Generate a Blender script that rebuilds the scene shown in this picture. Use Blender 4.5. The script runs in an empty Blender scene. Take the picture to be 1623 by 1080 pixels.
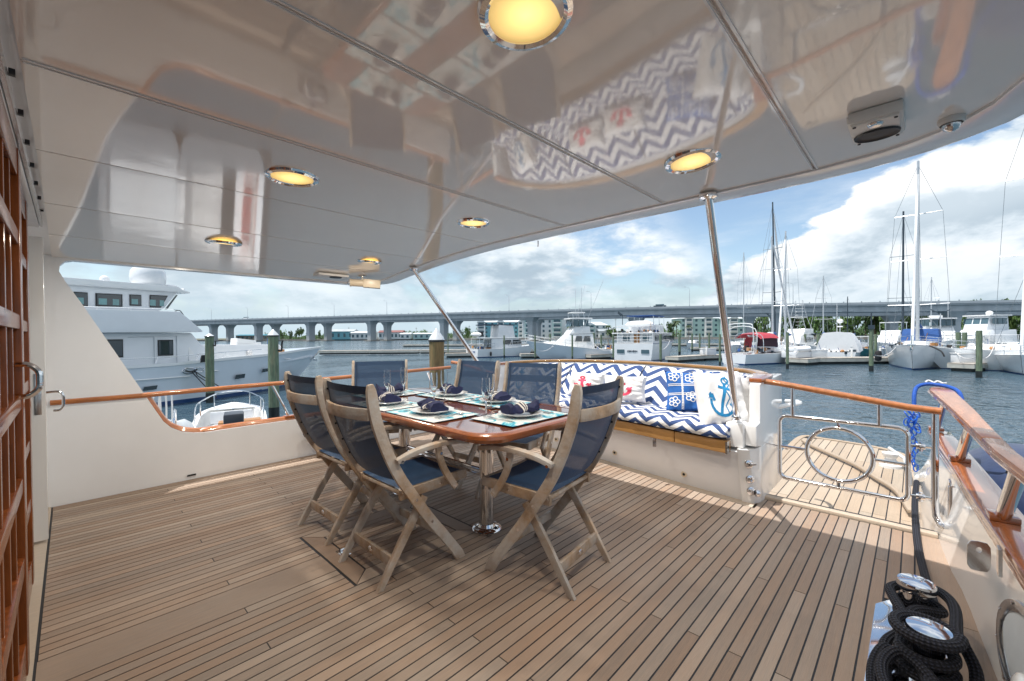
import bpy, bmesh, math, random
from mathutils import Vector, Matrix
random.seed(7)
V=Vector
SC=bpy.context.scene; COL=SC.collection
# ---------------------------------------------------------------- camera
A_=math.radians(43.7); PIT=math.radians(.6); ROL=math.radians(.4); EYE=V((0,0,1.2)); FPX=669.0
F0=V((math.cos(A_),math.sin(A_),0)); R0=V((math.sin(A_),-math.cos(A_),0))
FW=F0*math.cos(PIT)+V((0,0,-math.sin(PIT))); U0=F0*math.sin(PIT)+V((0,0,math.cos(PIT)))
RT=R0*math.cos(ROL)-U0*math.sin(ROL); UP=U0*math.cos(ROL)+R0*math.sin(ROL)
cam=bpy.data.cameras.new('camera'); cam.sensor_width=36; cam.lens=36*FPX/1623; cam.clip_start=.02; cam.clip_end=6000
co=bpy.data.objects.new('camera',cam); COL.objects.link(co)
m=Matrix((RT,UP,-FW)).transposed().to_4x4(); m.translation=EYE; co.matrix_world=m
SC.camera=co
# ---------------------------------------------------------------- light
SUN=V((-.27,.20,1)).normalized()
ELEV=math.asin(SUN.z); AZ=math.atan2(SUN.x,SUN.y)
w=bpy.data.worlds.new('World'); SC.world=w; w.use_nodes=True
SKYGAIN=1.0
def make_sky():
    nt=w.node_tree; nt.nodes.clear(); N=nt.nodes.new; L=nt.links.new
    out=N('ShaderNodeOutputWorld'); bg=N('ShaderNodeBackground'); bg.inputs['Strength'].default_value=.12
    sky=N('ShaderNodeTexSky'); sky.sky_type='NISHITA'; sky.sun_disc=False; sky.sun_elevation=ELEV; sky.sun_rotation=AZ
    sky.air_density=1.0; sky.dust_density=1.2; sky.ozone_density=2.0
    tc=N('ShaderNodeTexCoord'); nrm=N('ShaderNodeVectorMath'); nrm.operation='NORMALIZE'; L(tc.outputs['Generated'],nrm.inputs[0])
    sep=N('ShaderNodeSeparateXYZ'); L(nrm.outputs[0],sep.inputs[0])
    def mth(op,a,b=None,c=None,clamp=False):
        n=N('ShaderNodeMath'); n.operation=op; n.use_clamp=clamp
        for i,x in enumerate((a,b,c)):
            if x is None: continue
            if isinstance(x,(int,float)): n.inputs[i].default_value=x
            else: L(x,n.inputs[i])
        return n.outputs[0]
    def vm(op,a,b):
        n=N('ShaderNodeVectorMath'); n.operation=op
        for i,x in enumerate((a,b)):
            if isinstance(x,tuple): n.inputs[i].default_value=x
            else: L(x,n.inputs[i])
        return n
    def noise(vec,scale,det=9,rough=.55,dist=.0):
        n=N('ShaderNodeTexNoise'); n.inputs['Scale'].default_value=scale; n.inputs['Detail'].default_value=det
        n.inputs['Roughness'].default_value=rough; n.inputs['Distortion'].default_value=dist; L(vec,n.inputs['Vector']); return n.outputs['Fac']
    def mr(v,a,b,c=0.,d=1.,sm=True):
        n=N('ShaderNodeMapRange'); n.interpolation_type='SMOOTHSTEP' if sm else 'LINEAR'
        for i,x in zip(('From Min','From Max','To Min','To Max'),(a,b,c,d)): n.inputs[i].default_value=x
        L(v,n.inputs['Value']); return n.outputs['Result']
    z=mth('MAXIMUM',sep.outputs['Z'],0.0)
    # cumulus banks: direction stretched so that clouds flatten towards the horizon
    P=vm('MULTIPLY',nrm.outputs[0],(1,1,2.3)).outputs[0]
    puff=noise(P,3.1,12,.58,.15)
    Pup=vm('ADD',P,(-.03,.02,.10)).outputs[0]
    puff2=noise(Pup,3.1,7,.55,.15)
    big=noise(P,1.3,3,.5)
    veil=noise(vm('MULTIPLY',nrm.outputs[0],(1,1,5.0)).outputs[0],2.2,10,.62,.4)
    # the clear gap over the masts
    gap=V((.8975,.295,.327)).normalized()
    dd=vm('DOT_PRODUCT',nrm.outputs[0],tuple(gap)).outputs['Value']
    near=mr(dd,.93,.995)
    # a cloud bank whose top edge climbs towards the right of the gap
    side=vm('DOT_PRODUCT',nrm.outputs[0],tuple(V((.42,-.62,-.66)).normalized())).outputs['Value']
    g2=vm('DOT_PRODUCT',nrm.outputs[0],GAPN).outputs['Value']
    lump=mth('MULTIPLY',mth('SUBTRACT',puff,.5),.55)
    edge=mth('ADD',g2,lump)
    below=mr(edge,GAPC-.018,GAPC+.012)
    left=mr(mth('ADD',vm('DOT_PRODUCT',nrm.outputs[0],LEFTN).outputs['Value'],mth('MULTIPLY',mth('SUBTRACT',big,.5),.6)),LEFTC-.05,LEFTC+.10)
    gen=mr(mth('ADD',puff,mth('MULTIPLY',mth('SUBTRACT',big,.5),.5)),.40,.54)
    cover=mth('MAXIMUM',below,mth('MULTIPLY',left,mr(puff,.36,.5)))
    high=mr(z,.42,.62)
    cover=mth('MAXIMUM',cover,mth('MULTIPLY',gen,high))
    wisps=mth('MULTIPLY',mr(veil,.5,.72),.35)
    cover=mth('MAXIMUM',cover,wisps)
    cover=mth('MAXIMUM',cover,mr(z,.03,.13,1,0))
    # brightness inside the clouds
    lit=mr(mth('SUBTRACT',puff2,puff),-.13,.10,1.0,0.0)
    tone=mth('ADD',mth('MULTIPLY',lit,.62),mth('MULTIPLY',mr(big,.35,.66,1,0),.38))
    ramp=N('ShaderNodeValToRGB'); L(tone,ramp.inputs[0])
    e=ramp.color_ramp.elements; e[0].position=.12; e[0].color=(.36,.45,.53,1); e[1].position=.93; e[1].color=(.93,.94,.945,1)
    k=e.new(.42); k.color=(.60,.68,.745,1)
    k=e.new(.66); k.color=(.76,.81,.85,1)
    # grey-blue sheet low on the left side
    sheet=mth('MULTIPLY',mr(z,.0,.30,1,0),mr(vm('DOT_PRODUCT',nrm.outputs[0],tuple(-R0)).outputs['Value'],-.25,.35))
    mixs=N('ShaderNodeMix'); mixs.data_type='RGBA'
    L(mth('MULTIPLY',sheet,.75),mixs.inputs[0]); L(ramp.outputs[0],mixs.inputs[6])
    r2=N('ShaderNodeValToRGB'); L(mth('ADD',mth('MULTIPLY',veil,.8),mth('MULTIPLY',puff,.25)),r2.inputs[0])
    e=r2.color_ramp.elements; e[0].position=.38; e[0].color=(.40,.53,.62,1); e[1].position=.66; e[1].color=(.80,.86,.89,1)
    L(r2.outputs[0],mixs.inputs[7])
    hz=N('ShaderNodeMix'); hz.data_type='RGBA'; L(mth('MULTIPLY',mr(z,.0,.12,1,0),.6),hz.inputs[0]); L(mixs.outputs[2],hz.inputs[6]); hz.inputs[7].default_value=(.50,.63,.70,1)
    # scale cloud radiance to the same units as the physical sky
    cl=N('ShaderNodeMix'); cl.data_type='RGBA'; cl.blend_type='MULTIPLY'; cl.inputs[0].default_value=1
    L(hz.outputs[2],cl.inputs[6]); g=CLOUDGAIN; cl.inputs[7].default_value=(g,g,g,1)
    sk=N('ShaderNodeMix'); sk.data_type='RGBA'; sk.blend_type='MULTIPLY'; sk.inputs[0].default_value=1
    L(sky.outputs[0],sk.inputs[6]); sk.inputs[7].default_value=(BLUEGAIN*1.02,BLUEGAIN*1.0,BLUEGAIN*.93,1)
    mx=N('ShaderNodeMix'); mx.data_type='RGBA'; L(cover,mx.inputs[0]); L(sk.outputs[2],mx.inputs[6]); L(cl.outputs[2],mx.inputs[7])
    cm=N('ShaderNodeMix'); cm.data_type='RGBA'; cm.clamp_factor=True; L(mx.outputs[2],cm.inputs[6]); L(mx.outputs[2],cm.inputs[7])
    L(cm.outputs[2],bg.inputs['Color']); L(bg.outputs[0],out.inputs['Surface'])
def ray(x,y): return (FW+RT*((x-811.5)/FPX)+UP*((540-y)/FPX)).normalized()
# top edge of the big cumulus bank runs as a great circle through these two bearings
_a=ray(1120,455); _b=ray(1500,235); GN=_a.cross(_b).normalized()
if GN.dot(ray(1450,480))<0: GN=-GN
GAPN=tuple(GN); GAPC=0.0
_a=ray(1130,520); _b=ray(1150,330); LN=_a.cross(_b).normalized()
if LN.dot(ray(700,400))<0: LN=-LN
LEFTN=tuple(LN); LEFTC=0.0
CLOUDGAIN=4.8; BLUEGAIN=.74
make_sky()
sun=bpy.data.lights.new('sun','SUN'); sun.energy=2.35; sun.angle=math.radians(.55); sun.color=(1,.965,.92)
so=bpy.data.objects.new('sun',sun); COL.objects.link(so); so.rotation_euler=(-SUN).to_track_quat('-Z','Y').to_euler()
VS=SC.view_settings; VS.view_transform='Standard'; VS.look='None'; VS.gamma=1; VS.use_curve_mapping=False; VS.exposure=1.14
SC.cycles.max_bounces=10; SC.cycles.diffuse_bounces=5; SC.cycles.glossy_bounces=5; SC.cycles.transparent_max_bounces=12; SC.cycles.transmission_bounces=8
# ---------------------------------------------------------------- materials
MATS={}
def mat(name,col=(.5,.5,.5),rough=.5,metal=0,var=.10,vs=6,stretch=(1,1,1),bump=0,bs=40,rand=0,coat=0,ior=1.5,trans=0,emit=None,es=1,alpha=1,dirt=None,dv=.5,sheen=0,coord='Object',bst=None,rv=.0):
    if name in MATS: return MATS[name]
    m=bpy.data.materials.new(name); m.use_nodes=True; nt=m.node_tree; N=nt.nodes.new; L=nt.links.new
    b=nt.nodes['Principled BSDF']; b.inputs['Roughness'].default_value=rough; b.inputs['Metallic'].default_value=metal
    b.inputs['Coat Weight'].default_value=coat; b.inputs['Coat Roughness'].default_value=.04; b.inputs['IOR'].default_value=ior
    b.inputs['Transmission Weight'].default_value=trans; b.inputs['Alpha'].default_value=alpha
    b.inputs['Sheen Weight'].default_value=sheen
    if emit: b.inputs['Emission Color'].default_value=(*emit,1); b.inputs['Emission Strength'].default_value=es
    tc=N('ShaderNodeTexCoord'); mp=N('ShaderNodeMapping'); mp.inputs['Scale'].default_value=stretch; L(tc.outputs[coord],mp.inputs[0])
    n=N('ShaderNodeTexNoise'); n.inputs['Scale'].default_value=vs; n.inputs['Detail'].default_value=8; n.inputs['Roughness'].default_value=.6; L(mp.outputs[0],n.inputs['Vector'])
    r=N('ShaderNodeValToRGB'); L(n.outputs['Fac'],r.inputs[0]); e=r.color_ramp.elements
    e[0].position=.3; e[1].position=.7
    e[0].color=(*[max(0,c*(1-var)) for c in col],1); e[1].color=(*[min(1,c*(1+var)) for c in col],1)
    last=r.outputs[0]
    if dirt:
        n2=N('ShaderNodeTexNoise'); n2.inputs['Scale'].default_value=vs*.37; n2.inputs['Detail'].default_value=10; n2.inputs['Roughness'].default_value=.7; L(mp.outputs[0],n2.inputs['Vector'])
        r2=N('ShaderNodeMapRange'); r2.inputs['From Min'].default_value=.52; r2.inputs['From Max'].default_value=.75; r2.inputs['To Max'].default_value=dv; L(n2.outputs['Fac'],r2.inputs[0])
        x=N('ShaderNodeMix'); x.data_type='RGBA'; L(r2.outputs[0],x.inputs[0]); L(last,x.inputs[6]); x.inputs[7].default_value=(*dirt,1); last=x.outputs[2]
    if rand:
        oi=N('ShaderNodeObjectInfo'); mr=N('ShaderNodeMapRange'); mr.inputs['To Min'].default_value=1-rand; mr.inputs['To Max'].default_value=1+rand; L(oi.outputs['Random'],mr.inputs[0])
        h=N('ShaderNodeHueSaturation'); L(mr.outputs[0],h.inputs['Value']); L(last,h.inputs['Color']); last=h.outputs[0]
    L(last,b.inputs['Base Color'])
    if rv:
        q=N('ShaderNodeMapRange'); q.inputs['To Min'].default_value=max(0,rough-rv); q.inputs['To Max'].default_value=rough+rv; L(n.outputs['Fac'],q.inputs[0]); L(q.outputs[0],b.inputs['Roughness'])
    if bump:
        m2=N('ShaderNodeMapping'); m2.inputs['Scale'].default_value=bst or stretch; L(tc.outputs[coord],m2.inputs[0])
        nb=N('ShaderNodeTexNoise'); nb.inputs['Scale'].default_value=bs; nb.inputs['Detail'].default_value=4; L(m2.outputs[0],nb.inputs['Vector'])
        bp=N('ShaderNodeBump'); bp.inputs['Strength'].default_value=bump; bp.inputs['Distance'].default_value=.01; L(nb.outputs['Fac'],bp.inputs['Height']); L(bp.outputs[0],b.inputs['Normal'])
        if coat: L(bp.outputs[0],b.inputs['Coat Normal'])
    MATS[name]=m; return m
M=MATS
mat('caulk',(.012,.013,.016),.55,var=.2)
mat('teak_chair',(.40,.275,.175),.6,var=.34,vs=9,stretch=(1,1,1),bump=.3,bs=60,dirt=(.50,.475,.44),dv=.95,rand=.14)
for n_ in M['teak_chair'].node_tree.nodes:
    if n_.bl_idname=='ShaderNodeMapRange' and abs(n_.inputs['From Min'].default_value-.52)<.01: n_.inputs['From Min'].default_value=.40; n_.inputs['From Max'].default_value=.60
mat('varnish_top',(.42,.17,.07),.22,var=.25,vs=5,stretch=(1,6,6),coat=.25,ior=1.35,bump=.03,bs=9)
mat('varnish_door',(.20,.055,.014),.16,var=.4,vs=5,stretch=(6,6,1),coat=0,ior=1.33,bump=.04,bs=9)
mat('varnish',(.33,.10,.030),.22,var=.25,vs=5,stretch=(1,6,6),coat=1,bump=.04,bs=9,rand=.06)
mat('varnish_rail',(.42,.15,.05),.22,var=.22,vs=5,stretch=(1.5,8,8),coat=1,bump=.03,bs=9)
mat('varnish_gold',(.42,.22,.075),.25,var=.2,vs=5,stretch=(3,1,3),coat=.8)
mat('gelcoat',(.82,.84,.865),.20,var=.03,vs=2,coat=.6,dirt=(.72,.70,.66),dv=.35,rv=.10,bump=.03,bs=3)
mat('gelcoat_white',(.84,.84,.83),.14,var=.02,vs=2,coat=.6,dirt=(.66,.66,.64),dv=.2)
mat('ceiling',(.86,.815,.76),.07,var=.015,vs=2,coat=.75,ior=1.5,bump=.035,bs=4,dirt=(.76,.715,.66),dv=.4)
M['ceiling'].node_tree.nodes['Principled BSDF'].inputs['Coat IOR'].default_value=1.5
mat('chrome',(.82,.82,.83),.07,metal=1,var=.03,rv=.03)
mat('steel',(.62,.62,.62),.22,metal=1,var=.08,bump=.05)
mat('sling',(.026,.072,.165),.6,var=.10,vs=90,bump=.25,bs=420,alpha=.93)
mat('sling_band',(.010,.028,.07),.7,var=.1,vs=60)
mat('black_rope',(.012,.014,.022),.75,var=.4,vs=60,bump=1.0,bs=170,sheen=.2)
mat('black',(.015,.015,.017),.5,var=.1)
mat('white_plate',(.82,.82,.82),.15,var=.01,coat=.5)
mat('napkin',(.012,.018,.075),.8,var=.25,vs=30,bump=.4,bs=50)
mat('napkin_stripe',(.72,.70,.68),.8,var=.1,vs=80)
mat('white_fabric',(.80,.79,.78),.9,var=.04,vs=12,bump=.5,bs=14,sheen=.2)
mat('red_print',(.75,.06,.12),.85,var=.1,vs=90)
mat('aqua_print',(.01,.20,.42),.85,var=.25,vs=60)
mat('blue_fabric',(.025,.13,.42),.9,var=.1,vs=60,bump=.3,bs=16)
mat('blue_rope',(.008,.085,.42),.6,var=.2,vs=60,bump=.5,bs=200)
mat('blue_chain',(.01,.12,.62),.3,var=.1,coat=.3)
mat('navy_cover',(.006,.022,.08),.6,var=.2,vs=8,bump=.5,bs=14,sheen=.3)
mat('beige_fibre',(.66,.56,.42),.35,var=.04,vs=4)
mat('boot_top',(.01,.05,.16),.3,var=.1)
mat('rubber',(.02,.02,.022),.7,var=.2)
mat('fender_grey',(.55,.58,.60),.45,var=.08,vs=5)
mat('hull_white',(.78,.80,.82),.2,var=.03,vs=1.5,coat=.3,dirt=(.62,.64,.64),dv=.3)
mat('hull_blueish',(.68,.74,.80),.12,var=.04,vs=1,coat=1,bump=.02,bs=2)
mat('house_white',(.78,.80,.82),.3,var=.03,vs=1.5)
mat('dark_glass',(.02,.035,.045),.06,var=.1,coat=1)
mat('teal_glass',(.10,.26,.27),.05,var=.2,vs=2,coat=1)
mat('red_canvas',(.42,.05,.07),.8,var=.12,vs=4)
mat('maroon_window',(.06,.025,.05),.3,var=.1)
mat('blue_canvas',(.02,.08,.26),.8,var=.15,vs=4,bump=.4,bs=6)
mat('navy_canvas',(.015,.03,.06),.8,var=.15,vs=4)
mat('white_canvas',(.80,.81,.82),.8,var=.04,vs=2,bump=.5,bs=3)
mat('piling_green',(.15,.20,.13),.85,var=.45,vs=5,stretch=(4,4,.5),bump=1,bs=14,bst=(6,6,.6),dirt=(.32,.27,.17),dv=.9)
mat('piling_brown',(.27,.17,.075),.85,var=.35,vs=3,stretch=(4,4,.7),bump=.9,bs=12,bst=(5,5,.8),dirt=(.08,.13,.06),dv=.9)
mat('piling_wet',(.015,.02,.02),.3,var=.2)
mat('cone_white',(.72,.73,.74),.3,metal=.3,var=.08)
mat('concrete',(.42,.45,.47),.85,var=.14,vs=.35,stretch=(1,1,.35),bump=.2,bs=2,dirt=(.27,.30,.32),dv=.7)
mat('concrete_rail',(.36,.40,.43),.85,var=.08,vs=.3)
mat('dock_wood',(.42,.38,.33),.85,var=.2,vs=2,dirt=(.25,.23,.20),dv=.4)
mat('dock_side',(.50,.49,.44),.8,var=.15,vs=2,dirt=(.22,.22,.18),dv=.7)
mat('dock_float',(.03,.035,.035),.6,var=.2)
mat('stone_wall',(.30,.28,.25),.9,var=.25,vs=.8,bump=.5,bs=2)
mat('land',(.13,.13,.09),.95,var=.3,vs=.1)
mat('mast_alu',(.60,.62,.64),.35,metal=.6,var=.05)
mat('mast_dark',(.05,.07,.09),.4,metal=.3,var=.1)
mat('wire',(.25,.28,.30),.4,metal=.5,var=.05)
mat('condo_white',(.74,.76,.76),.8,var=.04,vs=.2)
mat('condo_teal',(.22,.48,.55),.8,var=.05,vs=.2)
mat('condo_green',(.45,.62,.60),.8,var=.05,vs=.2)
mat('roof_pale',(.74,.78,.80),.45,metal=.2,var=.05,vs=.3)
mat('roof_red',(.24,.10,.09),.8,var=.15,vs=.3)
mat('roof_blue',(.05,.22,.30),.6,var=.1,vs=.3)
mat('window_far',(.08,.14,.17),.15,var=.2,vs=.5)
mat('trunk',(.14,.105,.075),.9,var=.3,vs=4)
mat('leaf_dark',(.06,.115,.040),.8,var=.5,vs=.35,rand=.25)
mat('leaf_mid',(.10,.18,.05),.8,var=.5,vs=.35,rand=.25)
mat('leaf_light',(.12,.20,.05),.8,var=.5,vs=.35,rand=.2)
mat('palm_leaf',(.06,.10,.04),.7,var=.4,vs=.5,rand=.2)
mat('green_gelcoat',(.02,.16,.18),.3,var=.1)
mat('speaker_white',(.72,.70,.66),.4,var=.02)
mat('outboard',(.05,.055,.065),.35,var=.1)
mat('red_tank',(.50,.03,.03),.4,var=.1)
mat('wood_plain',(.42,.20,.07),.4,var=.2,vs=6)
mat('lens_glow',(.9,.8,.5),.5,emit=(1.0,.66,.17),es=.48,var=.05)
def glassmat():
    m=bpy.data.materials.new('glass'); m.use_nodes=True; b=m.node_tree.nodes['Principled BSDF']
    b.inputs['Base Color'].default_value=(.90,.94,.96,1); b.inputs['Roughness'].default_value=.0; b.inputs['Transmission Weight'].default_value=1; b.inputs['IOR'].default_value=1.45
    MATS['glass']=m
glassmat()
def lensgrad():
    # brighter towards the bulb seen through the frosted lens
    m=MATS['lens_glow']; nt=m.node_tree; b=nt.nodes['Principled BSDF']; N=nt.nodes.new; L=nt.links.new
    tc=N('ShaderNodeTexCoord'); g=N('ShaderNodeVectorMath'); g.operation='LENGTH'; L(tc.outputs['UV'],g.inputs[0])
    r=N('ShaderNodeValToRGB'); L(g.outputs['Value'],r.inputs[0]); e=r.color_ramp.elements
    e[0].position=.0; e[0].color=(1.7,1.15,.36,1); e[1].position=1.0; e[1].color=(.50,.31,.075,1)
    L(r.outputs[0],b.inputs['Emission Color'])
lensgrad()
def teak(name,grey,brown,k,seedz):
    # weathered teak: each plank its own mix of grey and brown, long grain streaks, fine pores, soft stains
    m=bpy.data.materials.new(name); m.use_nodes=True; nt=m.node_tree; N=nt.nodes.new; L=nt.links.new; b=nt.nodes['Principled BSDF']; b.inputs['Roughness'].default_value=.62
    tc=N('ShaderNodeTexCoord'); oi=N('ShaderNodeObjectInfo')
    def nz(st,sc,det,rough=.6,off=True):
        mp=N('ShaderNodeMapping'); mp.inputs['Scale'].default_value=st; L(tc.outputs['Object'],mp.inputs[0])
        v=mp.outputs[0]
        if off:
            a=N('ShaderNodeVectorMath'); a.operation='ADD'; c=N('ShaderNodeCombineXYZ'); q=N('ShaderNodeMath'); q.operation='MULTIPLY'; q.inputs[1].default_value=57; L(oi.outputs['Random'],q.inputs[0]); L(q.outputs[0],c.inputs[0]); L(q.outputs[0],c.inputs[2]); L(v,a.inputs[0]); L(c.outputs[0],a.inputs[1]); v=a.outputs[0]
        n=N('ShaderNodeTexNoise'); n.inputs['Scale'].default_value=sc; n.inputs['Detail'].default_value=det; n.inputs['Roughness'].default_value=rough; L(v,n.inputs['Vector']); return n.outputs['Fac']
    def mth(op,a,bb):
        n=N('ShaderNodeMath'); n.operation=op
        for i,x in enumerate((a,bb)):
            if isinstance(x,(int,float)): n.inputs[i].default_value=x
            else: L(x,n.inputs[i])
        return n.outputs[0]
    streak=nz((1.1,34,34),3,6,.65); fine=nz((6,150,150),3,3,.6); blot=nz((1,1,1),1.4,5,.6,False); stain=nz((1,1,1),3.2,8,.7,False)
    r2=mth('FRACT',mth('MULTIPLY',oi.outputs['Random'],7.31),0)
    f=mth('ADD',mth('MULTIPLY',oi.outputs['Random'],.55),mth('ADD',mth('MULTIPLY',streak,.7),mth('SUBTRACT',mth('MULTIPLY',blot,.9),.62)))
    mx=N('ShaderNodeMix'); mx.data_type='RGBA'; mx.clamp_factor=True; L(f,mx.inputs[0]); mx.inputs[6].default_value=(*grey,1); mx.inputs[7].default_value=(*brown,1)
    val=mth('ADD',mth('MULTIPLY',r2,k),mth('ADD',1-k/2-.42,mth('ADD',mth('MULTIPLY',fine,.34),mth('MULTIPLY',streak,.50))))
    st=N('ShaderNodeMapRange'); st.inputs['From Min'].default_value=.60; st.inputs['From Max'].default_value=.74; st.inputs['To Min'].default_value=1; st.inputs['To Max'].default_value=.80; L(stain,st.inputs[0])
    h=N('ShaderNodeHueSaturation'); L(mth('MULTIPLY',val,st.outputs[0]),h.inputs['Value']); L(mx.outputs[2],h.inputs['Color']); L(h.outputs[0],b.inputs['Base Color'])
    bp=N('ShaderNodeBump'); bp.inputs['Strength'].default_value=.45; bp.inputs['Distance'].default_value=.002; L(mth('ADD',fine,streak),bp.inputs['Height']); L(bp.outputs[0],b.inputs['Normal'])
    MATS[name]=m
teak('teak_deck',(.365,.30,.245),(.30,.19,.122),.34,0); teak('teak_pale',(.56,.49,.41),(.50,.40,.30),.12,1); teak('teak_platform',(.46,.385,.30),(.41,.30,.205),.2,1)
def uvmat(name,kind):
    m=bpy.data.materials.new(name); m.use_nodes=True; nt=m.node_tree; N=nt.nodes.new; L=nt.links.new; b=nt.nodes['Principled BSDF']
    tc=N('ShaderNodeTexCoord'); sp=N('ShaderNodeSeparateXYZ'); L(tc.outputs['UV'],sp.inputs[0])
    def mth(op,a,bb=None):
        n=N('ShaderNodeMath'); n.operation=op
        for i,x in enumerate((a,bb)):
            if x is None: continue
            if isinstance(x,(int,float)): n.inputs[i].default_value=x
            else: L(x,n.inputs[i])
        return n.outputs[0]
    if kind=='chevron':
        tri=mth('PINGPONG',sp.outputs[0],.105)
        wob=N('ShaderNodeTexNoise'); wob.inputs['Scale'].default_value=45; L(tc.outputs['UV'],wob.inputs['Vector'])
        v=mth('ADD',mth('ADD',sp.outputs[1],tri),mth('MULTIPLY',mth('SUBTRACT',wob.outputs['Fac'],.5),.004))
        fr=mth('FRACT',mth('DIVIDE',v,.112))
        s=mth('GREATER_THAN',fr,.5)
        mx=N('ShaderNodeMix'); mx.data_type='RGBA'; L(s,mx.inputs[0]); mx.inputs[6].default_value=(.70,.69,.68,1); mx.inputs[7].default_value=(.035,.07,.19,1)
        L(mx.outputs[2],b.inputs['Base Color']); b.inputs['Roughness'].default_value=.9
        nb=N('ShaderNodeTexNoise'); nb.inputs['Scale'].default_value=9; nb.inputs['Detail'].default_value=5; L(tc.outputs['UV'],nb.inputs['Vector'])
        bp=N('ShaderNodeBump'); bp.inputs['Strength'].default_value=.5; bp.inputs['Distance'].default_value=.03; L(nb.outputs['Fac'],bp.inputs['Height']); L(bp.outputs[0],b.inputs['Normal'])
    if kind=='placemat':
        n=N('ShaderNodeTexNoise'); n.inputs['Scale'].default_value=7; n.inputs['Detail'].default_value=9; n.inputs['Roughness'].default_value=.62; n.inputs['Distortion'].default_value=1.6
        oi=N('ShaderNodeObjectInfo'); ad=N('ShaderNodeVectorMath'); L(tc.outputs['UV'],ad.inputs[0]); L(oi.outputs['Random'],ad.inputs[1]); L(ad.outputs[0],n.inputs['Vector'])
        r=N('ShaderNodeValToRGB'); L(n.outputs['Fac'],r.inputs[0]); e=r.color_ramp.elements
        e[0].position=.36; e[0].color=(.03,.32,.52,1); e[1].position=.51; e[1].color=(.84,.84,.84,1)
        k=e.new(.41); k.color=(.10,.55,.70,1); k=e.new(.46); k.color=(.62,.78,.80,1); k=e.new(.60); k.color=(.66,.70,.73,1); k=e.new(.655); k.color=(.82,.83,.83,1)
        L(r.outputs[0],b.inputs['Base Color']); b.inputs['Roughness'].default_value=.7
    if kind=='rope':
        # braid: two crossing diagonal waves along the rope
        a=mth('SINE',mth('ADD',mth('MULTIPLY',sp.outputs[0],270),mth('MULTIPLY',sp.outputs[1],31.4159)))
        c=mth('SINE',mth('SUBTRACT',mth('MULTIPLY',sp.outputs[0],270),mth('MULTIPLY',sp.outputs[1],31.4159)))
        h=mth('MULTIPLY',a,c)
        bp=N('ShaderNodeBump'); bp.inputs['Strength'].default_value=.9; bp.inputs['Distance'].default_value=.004; L(h,bp.inputs['Height']); L(bp.outputs[0],b.inputs['Normal'])
        r=N('ShaderNodeValToRGB'); L(h,r.inputs[0]); e=r.color_ramp.elements; e[0].color=(.005,.006,.012,1); e[1].color=(.040,.046,.075,1)
        L(r.outputs[0],b.inputs['Base Color']); b.inputs['Roughness'].default_value=.75
    MATS[name]=m
uvmat('chevron','chevron'); uvmat('placemat','placemat'); uvmat('braid','rope')
def watermat():
    m=bpy.data.materials.new('water'); m.use_nodes=True; nt=m.node_tree; N=nt.nodes.new; L=nt.links.new; b=nt.nodes['Principled BSDF']
    b.inputs['Base Color'].default_value=(.045,.085,.115,1); b.inputs['Roughness'].default_value=.06; b.inputs['IOR'].default_value=1.333
    tc=N('ShaderNodeTexCoord'); last=None
    for sc,dist,stg,st,det in ((.45,.085,1,(1,1.8,1),3),(1.2,.045,1,(1,1.8,1),3),(3.4,.018,1,(1,1.8,1),3)):
        mp=N('ShaderNodeMapping'); mp.inputs['Scale'].default_value=st; mp.inputs['Rotation'].default_value=(0,0,.75); L(tc.outputs['Object'],mp.inputs[0])
        n=N('ShaderNodeTexNoise'); n.inputs['Scale'].default_value=sc; n.inputs['Detail'].default_value=det; n.inputs['Roughness'].default_value=.6; n.inputs['Distortion'].default_value=.4; L(mp.outputs[0],n.inputs['Vector'])
        bp=N('ShaderNodeBump'); bp.inputs['Strength'].default_value=stg; bp.inputs['Distance'].default_value=dist*3; L(n.outputs['Fac'],bp.inputs['Height'])
        if last: L(last,bp.inputs['Normal'])
        last=bp.outputs[0]
    mp=N('ShaderNodeMapping'); mp.inputs['Scale'].default_value=(1,3,1); mp.inputs['Rotation'].default_value=(0,0,.4); L(tc.outputs['Object'],mp.inputs[0])
    n=N('ShaderNodeTexNoise'); n.inputs['Scale'].default_value=.035; n.inputs['Detail'].default_value=5; n.inputs['Distortion'].default_value=.6; L(mp.outputs[0],n.inputs['Vector'])
    r=N('ShaderNodeMapRange'); r.inputs['From Min'].default_value=.38; r.inputs['From Max'].default_value=.62; r.inputs['To Min'].default_value=.04; r.inputs['To Max'].default_value=.20; L(n.outputs['Fac'],r.inputs[0]); L(r.outputs[0],b.inputs['Roughness'])
    L(last,b.inputs['Normal']); MATS['water']=m
watermat()
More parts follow.
